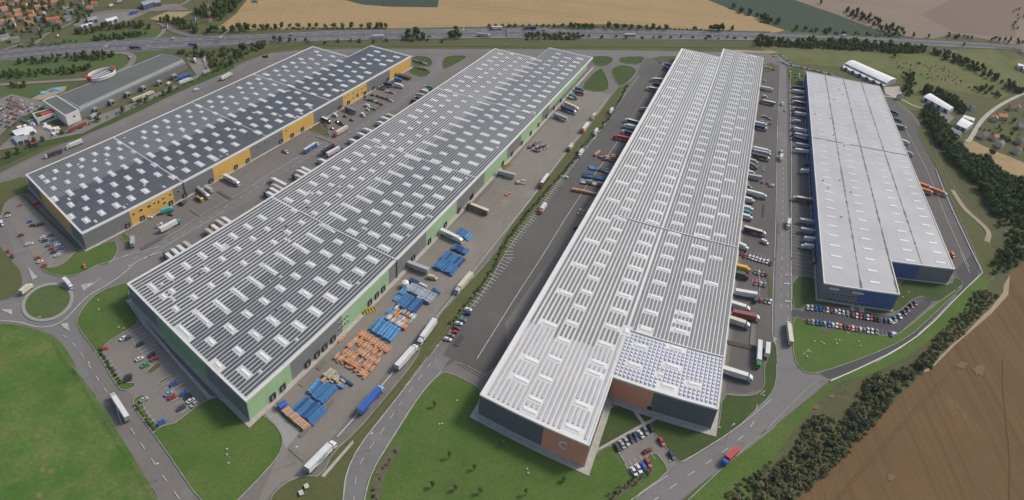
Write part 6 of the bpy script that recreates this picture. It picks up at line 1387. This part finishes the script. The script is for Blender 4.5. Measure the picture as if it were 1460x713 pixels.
# the round roof sign
x, y = sq(*Q("a0 518,372")[0], 14); r = empty('roof_sign', (*W(x, y), 0), label='big white oval ring sign with red boxes standing on the dark hall roof', cat='sign')
ex = abs(proj(x+1, y, 14)[0]-proj(x-1, y, 14)[0])/2; rad = 19/ex; ax = direction(Q("a0 455,400")[0], Q("a0 585,350")[0], 14)[2]; ay = (-ax[1], ax[0])
def RP(a, rr_, z): X, Y = x+ax[0]*rr_*cos(a)+ay[0]*rr_*sin(a)*.78, y+ax[1]*rr_*cos(a)+ay[1]*rr_*sin(a)*.78; wx, wy = W(X, Y); return (wx-r.location.x, wy-r.location.y, hz(X, Y, z))
mb = MB(); N = 40
for i in range(N):
    a, b = 2*pi*i/N, 2*pi*(i+1)/N
    for r0, r1, za, zb in ((rad, rad, 11, 12.6), (rad, rad, 13.1, 14.6), (rad, rad*.93, 14.6, 14.7)):
        mb.face([RP(a, r0, za), RP(b, r0, za), RP(b, r1, zb), RP(a, r1, zb)], 'lettering')
    mb.face([RP(a, rad*.93, 11), RP(a, rad*.93, 14.7), RP(b, rad*.93, 14.7), RP(b, rad*.93, 11)], 'lettering')
mb.build('ring', r)
mb = MB(); mb.face([RP(2*pi*i/N, rad*.9, 11.4) for i in range(N)], 'hall_roof'); mb.build('disc', r)
for a0, a1 in ((pi*.86, pi*1.14), (-.14*pi, .14*pi)):
    mb = MB()
    for i in range(6):
        a, b = a0+(a1-a0)*i/6, a0+(a1-a0)*(i+1)/6; mb.face([RP(a, rad*1.04, 10.5), RP(b, rad*1.04, 10.5), RP(b, rad*1.04, 16), RP(a, rad*1.04, 16)], 'sign_red'); mb.face([RP(a, rad*1.04, 16), RP(b, rad*1.04, 16), RP(b, rad*.88, 16), RP(a, rad*.88, 16)], 'sign_red')
    mb.build('red_box', r)
for k in (-.4, 0, .4):
    mb = MB(); P_ = [RP(0, rad*.85, 12), RP(pi, rad*.85, 12)]
    s_ = Vector(RP(pi/2, rad*k, 12.2)); c_ = Vector(RP(0, 0, 12.2)); o_ = s_-c_; A = Vector(P_[0])*.8+c_*.2+o_; B = Vector(P_[1])*.8+c_*.2+o_; t = Vector((-(B-A).y, (B-A).x, 0)).normalized()*.6
    mb.face([A-t, B-t, B+t, A+t], 'lettering'); mb.build('sign_bar', r)
# barrel roofed sheds and farm halls at right
def barrel(name, label, q, h, rise, roofm, wallm, gable='wall_light'):
    p = [unproj(*t, h) for t in Q(q)]; W4 = []
    c = W(sum(a[0] for a in p)/4, sum(a[1] for a in p)/4); r = empty(name, (*c, 0), label=label, cat='shed')
    for (X, Y) in p: wx, wy = W(X, Y); W4.append((wx-c[0], wy-c[1], hz(X, Y, h)))
    A, B, C, D = [Vector(v) for v in W4]; N = 8; mb = MB(); ends = ([], [])
    for i in range(N):
        f, g = i/N, (i+1)/N; za, zb = rise*sin(pi*f), rise*sin(pi*g)
        P = [A.lerp(D, f)+Vector((0, 0, za)), B.lerp(C, f)+Vector((0, 0, za)), B.lerp(C, g)+Vector((0, 0, zb)), A.lerp(D, g)+Vector((0, 0, zb))]; mb.face(P, roofm)
    mb.build('roof', r)
    mb = MB()
    for s, e in ((A, B), (B, C), (C, D), (D, A)): mb.face([(s.x, s.y, 0), (e.x, e.y, 0), tuple(e), tuple(s)], wallm, [(0, 0), (30, 0), (30, 6), (0, 6)])
    mb.build('wall', r)
    for s, e in ((A, D), (B, C)):
        mb = MB(); mb.face([s.lerp(e, i/N)+Vector((0, 0, rise*sin(pi*i/N))) for i in range(N+1)], gable); mb.build('gable', r)
    n = max(2, int((B-A).length/7))
    for i in range(n):
        f = (i+.5)/n; s = D.lerp(C, f); d = (C-D).normalized(); o_ = (D-A).normalized()*.08; mb = MB()
        mb.face([(s.x-d.x*1.6+o_.x, s.y-d.y*1.6+o_.y, .2), (s.x+d.x*1.6+o_.x, s.y+d.y*1.6+o_.y, .2), (s.x+d.x*1.6+o_.x, s.y+d.y*1.6+o_.y, 3.6), (s.x-d.x*1.6+o_.x, s.y-d.y*1.6+o_.y, 3.6)], 'steel_dark'); mb.build('door', r)
    return r
barrel('shed', 'long white barrel roofed shed in the meadow behind the blue warehouse', "d0 492,308 707,402 655,422 442,322", 6.5, 1.6, 'sheet_white', 'wall_light', 'galv')
barrel('shed', 'narrow white roofed lean-to along the front of the long barrel shed', "d0 440,325 655,425 645,438 432,342", 3.5, .4, 'sheet_white', 'wall_light')
barrel('shed', 'shorter white barrel roofed barn with dark trees behind it', "d0 880,475 998,548 972,562 842,492", 5.5, 1.2, 'sheet_white', 'wall_white')
barrel('shed', 'white roofed farm hall beside the right hand lane', "d0 1040,598 1098,628 1060,655 1008,632", 6, 1.2, 'sheet_white', 'wall_light'); barrel('shed', 'small white roofed barn behind the white farm hall', "d0 1050,585 1105,602 1098,618 1040,598", 4.5, .8, 'sheet_white', 'wall_light')
barrel('shed', 'low grey roofed farm shed between dark trees and lane', "d0 962,635 1040,672 1030,692 945,650", 4.5, .5, 'roof_grey', 'wall_light'); barrel('shed', 'light roofed hall at the right picture edge', "d0 1325,322 1420,350 1400,372 1320,338", 5.5, .8, 'sheet_white', 'wall_light')
barrel('shed', 'white roofed industrial shed on the road near the village', "a0 530,98 590,82 600,95 545,112", 5, .7, 'sheet_white', 'wall_light'); barrel('shed', 'light blue roofed shed beside the village road', "a0 440,90 490,82 498,98 450,108", 5, .5, 'galv', 'wall_light'); barrel('shed', 'long low white shed nearest the village road', "a0 410,128 468,112 472,122 418,138", 4, .4, 'sheet_white', 'wall_light')
barrel('shed', 'grey industrial hall at the top edge beyond the village', "a0 715,10 770,-5 790,8 730,28", 8, .5, 'galv', 'wall_blue'); barrel('shed', 'grey industrial hall behind and right of the other grey hall', "a0 770,-2 810,-10 818,8 785,14", 7, .5, 'galv', 'wall_light')
barrel('shed', 'white garden shed roof cluster below the office block', "a0 60,665 150,640 190,668 90,700", 3.0, .3, 'sheet_white', 'wall_light'); barrel('shed', 'small blue and white kiosk on the grass by the tree line', "a1 60,52 120,40 150,70 90,85", 3.5, .3, 'galv', 'wall_white')
barrel('shed', 'small red fronted kiosk beside the shoppers car park', "a1 152,72 175,70 188,92 160,98", 3, .3, 'sign_red', 'wall_white')
for q, m_, lb in (("a0 222,475", 'blue_water', 'round pale blue pool in the display garden by the hall'), ("a0 268,463", 'rack_blue', 'round dark blue pool in the display garden by the hall'), ("a0 300,458", 'blue_water', 'small pale pool rightmost in the display garden')):
    x, y = sq(*Q(q)[0]); mb = MB(); mb.cyl(0, 0, 0, .8, 2.4, 'rack_lightblue', 20); mb.cyl(0, 0, .8, .82, 2.1, m_, 20); o = mb.build('pool', label=lb, cat='pool'); o.location = (*W(x, y), .2)
sheet('terrace', "a0 160,505 260,450 340,440 330,465 250,500 200,512", 'sand', Z5)
for i_ in range(26):
    q_ = random.choice(["a0 130,665", "a0 250,655", "a0 160,650", "a0 280,668"]); x0_, y0_ = Q(q_)[0]; x, y = sq(x0_+random.uniform(-9, 9), y0_+random.uniform(-5, 5))
    mb = MB(); w_ = random.uniform(1, 2.2); mb.box(-w_, w_, -w_*.6, w_*.6, 0, random.uniform(.8, 2.2), 'sheet_white', taper=.15); o = mb.build('pallet_load', label='white wrapped goods in the open store below the office block', cat='goods', group='wrapped goods in the open store'); o.location = (*W(x, y), .3); o.rotation_euler = (0, 0, random.uniform(0, 3))
# ---- racking bundles in the yard
def bundle_fn(L, Wd, H, m, n, rd):
    def f(mb):
        mb.box(-L/2+.3, L/2-.3, -Wd/2+.08, Wd/2-.08, 0, .12, 'wood_brown')
        lay = max(1, int(H/.45)); w = Wd/n
        for k in range(lay):
            for i in range(n):
                y = -Wd/2+w*(i+.5); e = rd.uniform(-.12, .12)*min(1, L/3)
                mb.box(-L/2+e, L/2+e, y-w*.40, y+w*.40, .12+k*.45, .12+k*.45+.40, m, bottom=True)
        for x in (-L*.3, L*.3): mb.box(x-.06, x+.06, -Wd/2-.02, Wd/2+.02, .1, .12+lay*.45+.02, 'steel_dark')
    return f
BC = {'rack_blue': 'blue', 'rack_navy': 'dark blue', 'rack_orange': 'orange', 'rack_salmon': 'salmon pink', 'rack_cream': 'cream', 'rack_galv': 'grey galvanised', 'rack_lightblue': 'light blue', 'box_white': 'white', 'wood_brown': 'brown'}
def zone(q, a, nu, nv, L, Wd, gu, gv, mats, where, H=(.7, 1.4), n=5, jit=.25, keep=1.0):
    cx, cy = sq(*Q(q)[0], .8); d = ang(a); nn = (-d[1], d[0]); rd = random.Random(len(q)*13+nu*7+nv)
    for i in range(nv):
        for j in range(nu):
            if rd.random() > keep: continue
            m = rd.choice(mats); f = (i-(nv-1)/2)*(L+gv); g = (j-(nu-1)/2)*(Wd+gu)
            x = cx+d[0]*f+nn[0]*g+rd.uniform(-jit, jit); y = cy+d[1]*f+nn[1]*g+rd.uniform(-jit, jit); t = rd.uniform(-.06, .06)*jit*4
            dd = (d[0]*cos(t)-d[1]*sin(t), d[0]*sin(t)+d[1]*cos(t)); loc, rz, sc = local_frame(x, y, dd, L, Wd, 2)
            k = rd.randint(0, 2); hh = [H[0], (H[0]+H[1])/2, H[1]][k]
            me = mesh_cached(f'beam_bundle|{L}{Wd}{m}{k}{n}', bundle_fn(L, Wd, hh, m, n, rd))
            o = link('beam_bundle', me, label=f'bundle of {BC[m]} racking beams {where}', cat='beam bundle', group=f'racking bundles {where}'); o.location = (loc[0], loc[1], .45); o.rotation_euler = (0, 0, rz); o.scale = sc
zone("e 340,660", 90, 1, 6, 2.2, 3.6, .2, .15, ['rack_salmon'], 'at the near end of the yard', n=4, H=(1.4, 1.8))
zone("e 398,590", 0, 6, 1, 9.5, 1.25, .25, .3, ['rack_blue', 'rack_navy', 'rack_blue'], 'in the nearest blue block', n=3)
zone("e 465,630", 0, 4, 1, 9.5, 1.2, .15, .3, ['rack_lightblue', 'rack_blue'], 'on the right of the nearest block', n=4)
zone("e 462,475", 0, 3, 1, 8.0, 1.2, .2, .3, ['rack_lightblue', 'rack_blue'], 'left in the second blue block', n=4); zone("e 520,505", 0, 5, 1, 10.5, 1.2, .2, .3, ['rack_blue', 'rack_galv', 'rack_blue'], 'in the second blue block', n=3)
zone("e 518,438", 0, 2, 1, 3.2, 1.3, .2, .2, ['rack_salmon'], 'above the second blue block', n=3); zone("e 555,400", 90, 2, 3, 2.0, 2.6, .2, .2, ['rack_cream'], 'in the cream stack', n=3); zone("e 602,430", 90, 2, 2, 2.8, 1.6, .2, .2, ['rack_salmon', 'rack_cream'], 'beside the cream stack', n=3)
zone("e 610,408", 90, 1, 2, 7.5, 1.2, .2, .2, ['rack_navy'], 'along the cream stack', n=3); zone("e 612,462", 90, 1, 2, 1.8, 1.4, .2, .2, ['rack_galv', 'rack_lightblue'], 'right of the cream stack', n=3)
zone("e 745,265", 0, 13, 5, 4.0, 1.15, .35, .5, ['rack_orange', 'rack_orange', 'rack_salmon'], 'in the big orange block', n=3, keep=.84, jit=.4, H=(.4, 1.3)); zone("e 700,345", 90, 2, 3, 4, 1.2, .3, .4, ['rack_orange'], 'at the near corner of the orange block', n=3); zone("e 605,303", 0, 1, 1, 4, 1.4, 0, 0, ['rack_orange'], 'standing alone by the dock doors', n=3); zone("e 615,180", 0, 1, 1, 5, 1.2, 0, 0, ['rack_orange'], 'nearest the grey dock wall', n=3)
zone("b2 672,392", 0, 8, 1, 9.5, 1.3, .5, .4, ['rack_blue', 'rack_lightblue'], 'in the third blue block', n=3)
zone("b2 755,330", 0, 9, 3, 3.6, 1.2, .2, .35, ['rack_orange', 'rack_cream', 'rack_salmon', 'rack_galv', 'box_white'], 'in the mixed orange and white block', n=3, jit=.4, H=(.6, 1.4)); zone("b2 690,315", 0, 2, 2, 5, 1.0, .2, .3, ['rack_blue', 'rack_lightblue'], 'left of the mixed block', n=3)
zone("b2 800,262", 0, 8, 1, 10.0, 1.25, .2, .4, ['rack_blue', 'rack_navy', 'rack_blue'], 'in the fourth blue block', n=3, H=(1.4, 2.2)); zone("b2 752,215", 0, 2, 2, 5, 1.2, .2, .4, ['rack_blue', 'rack_lightblue'], 'left of the grey stacks', n=3)
zone("b2 825,190", 0, 5, 1, 6.5, 1.6, .25, .4, ['rack_galv'], 'in the upper grey stack', n=4, H=(1.2, 2)); zone("b2 885,225", 0, 5, 1, 7.5, 1.6, .25, .4, ['rack_galv'], 'in the lower grey stack', n=4, H=(1.2, 2)); zone("b2 928,205", 0, 3, 1, 4, 1.5, .2, .3, ['rack_navy'], 'right of the grey stacks', n=3); zone("b2 820,146", 90, 2, 1, 6, 1.4, .2, .3, ['rack_navy'], 'behind the grey stacks', n=3); zone("b2 865,165", 90, 1, 1, 5, 1.4, .2, .3, ['box_white'], 'top of the grey stacks', n=3)
zone("f 478,378", 0, 9, 2, 8.0, 1.35, .15, .5, ['rack_blue', 'rack_blue', 'rack_navy'], 'in the big blue block by the lawn strip', n=3, H=(1.2, 1.9)); zone("f 540,302", 0, 6, 1, 5.0, 1.4, .3, .4, ['rack_navy', 'rack_blue'], 'behind the big blue block', n=3)
zone("f 552,205", 0, 4, 1, 7.0, 1.5, .2, .3, ['rack_navy', 'rack_blue'], 'beside the green striped truck', n=3); zone("f 588,230", 0, 2, 1, 6.0, 1.5, .3, .3, ['rack_lightblue'], 'right of the green striped truck', n=3)
zone("c1 165,105", 20, 6, 4, 3.0, 1.6, .5, .6, ['rack_orange', 'rack_blue', 'rack_navy', 'rack_galv', 'rack_orange'], 'in the far mixed pile of the green yard', n=3, jit=.9, keep=.8)
for q in ("c1 500,160", "c1 530,170", "c1 560,160"): zone(q, 80, 3, 2, 3.5, 1.7, .4, .4, ['wood_brown', 'rack_navy', 'rack_orange', 'rack_galv'], f'in the {"left" if "500" in q else "middle" if "530" in q else "right"} dark pile by the central warehouse', n=3, jit=.8, keep=.85)
zone("c1 468,140", 10, 1, 2, 4.2, 2.0, .2, .2, ['rack_salmon'], 'on the pink pile by the central warehouse', n=4, H=(1.6, 2.2))
zone("c1 480,220", 82, 2, 4, 4.0, 1.8, .5, .4, ['rack_lightblue', 'rack_galv', 'rack_blue', 'wood_brown'], 'in the pale blue rows by the central warehouse', n=4, jit=.6); zone("c1 450,258", 82, 3, 4, 4.0, 1.7, .3, .4, ['rack_navy', 'rack_blue', 'rack_navy'], 'in the dark blue rows by the central warehouse', n=4, jit=.5); zone("c1 440,290", 82, 3, 4, 4.0, 1.6, .3, .4, ['rack_galv', 'wood_brown', 'rack_cream'], 'in the brown rows by the central warehouse', n=4, jit=.6); zone("c1 405,335", 82, 1, 3, 6, 2.0, .2, .2, ['rack_orange'], 'in the long orange row by the central warehouse', n=4, H=(1.5, 2)); zone("c1 385,435", 0, 2, 2, 2.0, 1.2, .5, .6, ['rack_orange', 'rack_cream'], 'lying on the tarmac by the central warehouse', n=3, jit=.8)
zone("b0 765,390", 95, 2, 3, 6, 2.2, .4, .5, ['wood_brown'], 'behind the far end of the yellow warehouse', n=4, H=(1.4, 2.4)); zone("b0 650,448", 80, 2, 2, 5, 2.0, .4, .5, ['wood_brown'], 'by the grey wall of the yellow warehouse', n=4)
zone("g 268,615", 60, 2, 2, 3.0, 2.0, .4, .5, ['rack_orange', 'rack_cream'], 'beside the silver trailer in the green yard', n=3, jit=.5); zone("g 208,668", 20, 1, 2, 2.0, 2.2, .2, .2, ['rack_blue', 'rack_orange'], 'at the tip of the small lawn in the green yard', n=3)
# bag, tanks, machines
def goods(name, q, z, fn, label, cat, a=0, zz=.45):
    x, y = sq(*Q(q)[0], z); r = place(name, x, y, ang(a), zz, label=label, cat=cat); fn(r); return r
def f1(r): mb = MB(); [mb.cyl(0, 1.5, -2+i*1.35, -.75+i*1.35, 1.5, 'body_blue', 16, axis='x') for i in range(3)]; mb.build('tank', r); mb = MB(); mb.box(-2, 2.1, -1, 1, 0, .25, 'steel_dark'); mb.build('skid', r)
goods('storage_tank', "e 265,582", 1.2, f1, 'round bright blue tank lying beside the small lawn strip', 'tank', 20)
def f2(r): mb = MB(); mb.cyl(0, 0, 0, 3.2, 1.9, 'sheet_white', 18); mb.build('tank', r); mb = MB(); mb.cyl(0, 0, 3.2, 3.9, 1.9, 'sheet_white', 18, r2=.3); mb.build('lid', r)
goods('storage_tank', "b2 777,165", 1.5, f2, 'upright pale round tank behind the grey racking stacks', 'tank')
def f3(r): 
    mb = MB(); mb.box(-3.5, 3.5, -1.6, 1.6, 0, .12, 'paint_yellow'); mb.build('base', r)
    mb = MB(); [mb.box(-3.4+i*1.7, -3.3+i*1.7, -1.6, 1.6, .12, 1.1, 'paint_yellow') for i in range(5)]; mb.build('rail', r)
goods('yard_ramp', "b2 592,297", .3, f3, 'yellow loading ramp on the tarmac by the pale green wall', 'ramp', 30)
goods('yard_ramp', "g 200,542", .3, f3, 'small yellow ramp beside the far pale green wall section', 'ramp', 30)
# masts, gantries, boards
def mast(q0, q1, label):
    x, y = sq(*Q(q0)[0]); r = place('radio_mast', x, y, (1, 0), label=label, cat='mast'); tx, ty = Q(q1)[0]
    h = min(range(10, 120), key=lambda k: abs(proj(x, y, k)[1]-ty)); n = 8
    for i in range(n):
        mb = MB(); w0 = 1.8*(1-i/n*.75); w1 = 1.8*(1-(i+1)/n*.75); z0, z1 = h*i/n, h*(i+1)/n
        for sx in (-1, 1):
            for sy in (-1, 1): mb.box(sx*w0-.18, sx*w0+.18, sy*w0-.18, sy*w0+.18, z0, z1, 'sign_red' if i % 2 else 'lettering')
        for k in range(3):
            z = z0+(z1-z0)*k/3; mb.box(-w0, w0, -w0-.1, -w0+.1, z, z+.3, 'sign_red' if i % 2 else 'lettering'); mb.box(-w0, w0, w0-.1, w0+.1, z, z+.3, 'sign_red' if i % 2 else 'lettering'); mb.box(-w0-.1, -w0+.1, -w0, w0, z, z+.3, 'sign_red' if i % 2 else 'lettering'); mb.box(w0-.1, w0+.1, -w0, w0, z, z+.3, 'sign_red' if i % 2 else 'lettering')
        mb.build('lattice_section', r)
mast("a0 1070,112", "a0 1065,-40", 'tall red and white lattice mast near the small wood')
def billboard(q, label, h=9, w_=9):
    x, y = sq(*Q(q)[0], h/2); r = place('billboard', x, y, (1, -.2), label=label, cat='billboard')
    mb = MB(); mb.box(-w_/2, w_/2, -.2, .2, h-5.5, h, 'lettering', bottom=True); mb.build('board', r); mb = MB(); mb.box(-w_*.3, w_*.3, -.25, -.201, h-4, h-1.8, 'steel_dark', bottom=True); mb.build('print', r)
    for s in (-1, 1): mb = MB(); mb.box(s*w_*.3-.2, s*w_*.3+.2, -.2, .2, 0, h-5.5, 'galv'); mb.build('leg', r)
billboard("a0 1296,22", 'white roadside billboard on the wheat field at top', 14, 12)
def gantry(q, label):
    x, y = sq(*Q(q)[0]); r = place('sign_gantry', x, y, (.2, 1), label=label, cat='sign'); 
    for s in (-1, 1): mb = MB(); mb.box(s*13-.25, s*13+.25, -.25, .25, 0, 8, 'galv'); mb.build('post', r)
    mb = MB(); mb.box(-13, 13, -.2, .2, 7.4, 8.0, 'galv', bottom=True); mb.build('beam', r); mb = MB(); mb.box(-9, -3, -.35, -.21, 5.2, 7.9, 'galv', bottom=True); mb.build('sign_board', r)
gantry("a0 562,250", 'grey sign gantry over the motorway at left'); gantry("b0 1075,168", 'grey sign gantry over the motorway behind the green warehouse'); gantry("a0 1140,205", 'grey sign gantry over the motorway near the mast')
def lamp(q, label, h=10):
    x, y = sq(*Q(q)[0]); r = place('street_lamp', x, y, (1, .3), .4, label=label, cat='street lamp')
    mb = MB(); mb.cyl(0, 0, 0, h, .12, 'galv', 8, r2=.07); mb.build('post', r); mb = MB(); mb.box(0, 1.8, -.06, .06, h-.1, h, 'galv'); mb.box(1.4, 2.2, -.18, .18, h-.12, h+.08, 'lettering'); mb.build('lamp_head', r)
for i, q in enumerate(("a2 215,398", "a2 460,240", "a3 620,330", "a3 462,90", "a3 805,612", "b3 768,210", "b3 590,462", "b3 215,530", "c3 1118,420", "d2 215,580", "b3 920,10", "a2 660,135", "c2 300,600")):
    lamp(q, f'{NUMW[i]} grey street lamp in reading order along the estate roads')
for i, q in enumerate(("a3 1155,457", "a3 1155,485", "a3 1163,527", "b3 1040,210", "b3 950,330", "b3 965,328", "c3 112,557", "c3 118,578", "c3 1090,347", "c3 793,200", "n 160,545", "n 208,552", "n 228,565", "n 310,535", "n 340,540", "n 318,562", "n 82,638", "n 105,658", "n 122,622", "n 478,545", "n 490,582", "n 400,488", "n 842,190", "n 798,226", "a2 500,245", "a2 503,293", "a2 605,383", "a2 630,388", "d3 30,183", "c3 838,518", "a3 735,300")):
    x, y = sq(*Q(q)[0]); mb = MB(); mb.cyl(0, 0, 0, .25, .55, 'concrete', 12); o = mb.build('manhole_cover', label='small round pale concrete cover in the lawn', cat='manhole cover', group='pale covers in the lawns'); o.location = (*W(x, y), .42)
# fences
def fence(txt, label, h=1.8, step=5, col='galv'):
    pts = chaikin(Q(txt), 1, False); r = at_root('fence', 'p %f,%f' % pts[0], label=label, cat='fence'); L, R = strip_pts(pts, .04); o = r.location
    mb = MB()
    for i in range(len(L)-1):
        for z in (.25, .75, 1.25, 1.75):
            a, b = L[i], L[i+1]; z_ = z*h/1.8+.42; mb.face([(a[0]-o.x, a[1]-o.y, z_), (b[0]-o.x, b[1]-o.y, z_), (b[0]-o.x, b[1]-o.y, z_+.07), (a[0]-o.x, a[1]-o.y, z_+.07)], col)
    mb.build('wire_panel', r)
    for i, (x, y, dx, dy) in enumerate(resample(pts, step)):
        if i > 95: break
        wx, wy = W(x, y); mb = MB(); mb.box(-.05, .05, -.05, .05, 0, h+.5, col); p = mb.build('post', r); p.location = (wx-o.x, wy-o.y, .1)
fence("a2 270,430 300,500 400,640 a3 370,30 480,220 560,350 650,490 790,720", 'thin wire fence along the edge of the big grass field', 1.6, 4, 'wall_green_dark')
fence("c0 640,400 600,455 460,680 c1 420,40 320,190 160,400 0,590 b2 1220,110 1100,262 1000,372 850,560 b3 870,20 700,200 600,320 520,410", 'low pale rail fence along the hedge strip between the yards', .9, 9, 'paint_worn')
# small concrete boxes on the verge
for q, lb in (("b3 275,650", 'small square concrete box, upper one on the grass verge'), ("b3 248,684", 'small square concrete box, lower one on the grass verge')):
    x, y = sq(*Q(q)[0]); r = place('utility_box', x, y, ang(30), .42, label=lb, cat='utility box'); mb = MB(); mb.box(-.8, .8, -.8, .8, 0, .7, 'concrete'); mb.build('body', r); mb = MB(); mb.box(-.9, .9, -.9, .9, .7, .8, 'plinth', bottom=True); mb.build('lid', r)
# ------------------------------------------------------------------ markings, light, camera
MARK.build('road_markings', kind='structure')
w = bpy.data.worlds.new("World"); S.world = w; w.use_nodes = True
nt = w.node_tree; bg = nt.nodes['Background']; sky = nt.nodes.new('ShaderNodeTexSky'); sky.sky_type = 'NISHITA'; sky.sun_disc = False
SUN_EL, SUN_AZ = radians(46), radians(62)      # azimuth measured from +Y (away from the camera) towards +X (right)
sky.sun_elevation = SUN_EL; sky.sun_rotation = SUN_AZ; sky.air_density = 1.2; sky.dust_density = 4.0; sky.ozone_density = 1.0; sky.altitude = 300
nt.links.new(sky.outputs[0], bg.inputs['Color']); bg.inputs['Strength'].default_value = .150
sl = bpy.data.lights.new('sun', 'SUN'); sl.energy = 2.35; sl.angle = radians(12); sl.color = (1, .94, .84)
so = bpy.data.objects.new('sun', sl); COL.objects.link(so)
d = Vector((sin(SUN_AZ)*cos(SUN_EL), cos(SUN_AZ)*cos(SUN_EL), sin(SUN_EL)))
so.rotation_euler = d.to_track_quat('Z', 'Y').to_euler()
hm = bpy.data.materials.new('haze'); hm.use_nodes = True; ht = hm.node_tree; ht.nodes.remove(ht.nodes['Principled BSDF'])
vs = ht.nodes.new('ShaderNodeVolumeScatter'); vs.inputs['Color'].default_value = (.93, .95, 1, 1); vs.inputs['Density'].default_value = .000035; vs.inputs['Anisotropy'].default_value = .2
ht.links.new(vs.outputs[0], ht.nodes['Material Output'].inputs['Volume']); MAT['haze'] = hm
mb = MB(); mb.box(-3500, 4500, -350, 5500, -2, 420, 'haze', bottom=True); hz_o = mb.build('haze', kind='structure')
cam = bpy.data.cameras.new('camera'); co = bpy.data.objects.new('camera', cam); COL.objects.link(co); S.camera = co
cam.sensor_width = 36; cam.sensor_fit = 'HORIZONTAL'; cam.lens = F2/1460*36; cam.clip_end = 20000; cam.clip_start = 1
r = Vector((1, 0, 0)); u = Vector((0, sin(P2), cos(P2))); f = Vector((0, cos(P2), -sin(P2)))
c, s = cos(R2), sin(R2); rr = c*r+s*u; uu = -s*r+c*u
M = Matrix(((rr.x, uu.x, -f.x, 0), (rr.y, uu.y, -f.y, 0), (rr.z, uu.z, -f.z, H2), (0, 0, 0, 1)))
co.matrix_world = M
S.view_settings.view_transform = 'Standard'; S.view_settings.look = 'None'; S.view_settings.exposure = 0; S.view_settings.gamma = 1
S.cycles.max_bounces = 4; S.cycles.diffuse_bounces = 2; S.cycles.glossy_bounces = 2; S.cycles.transparent_max_bounces = 8
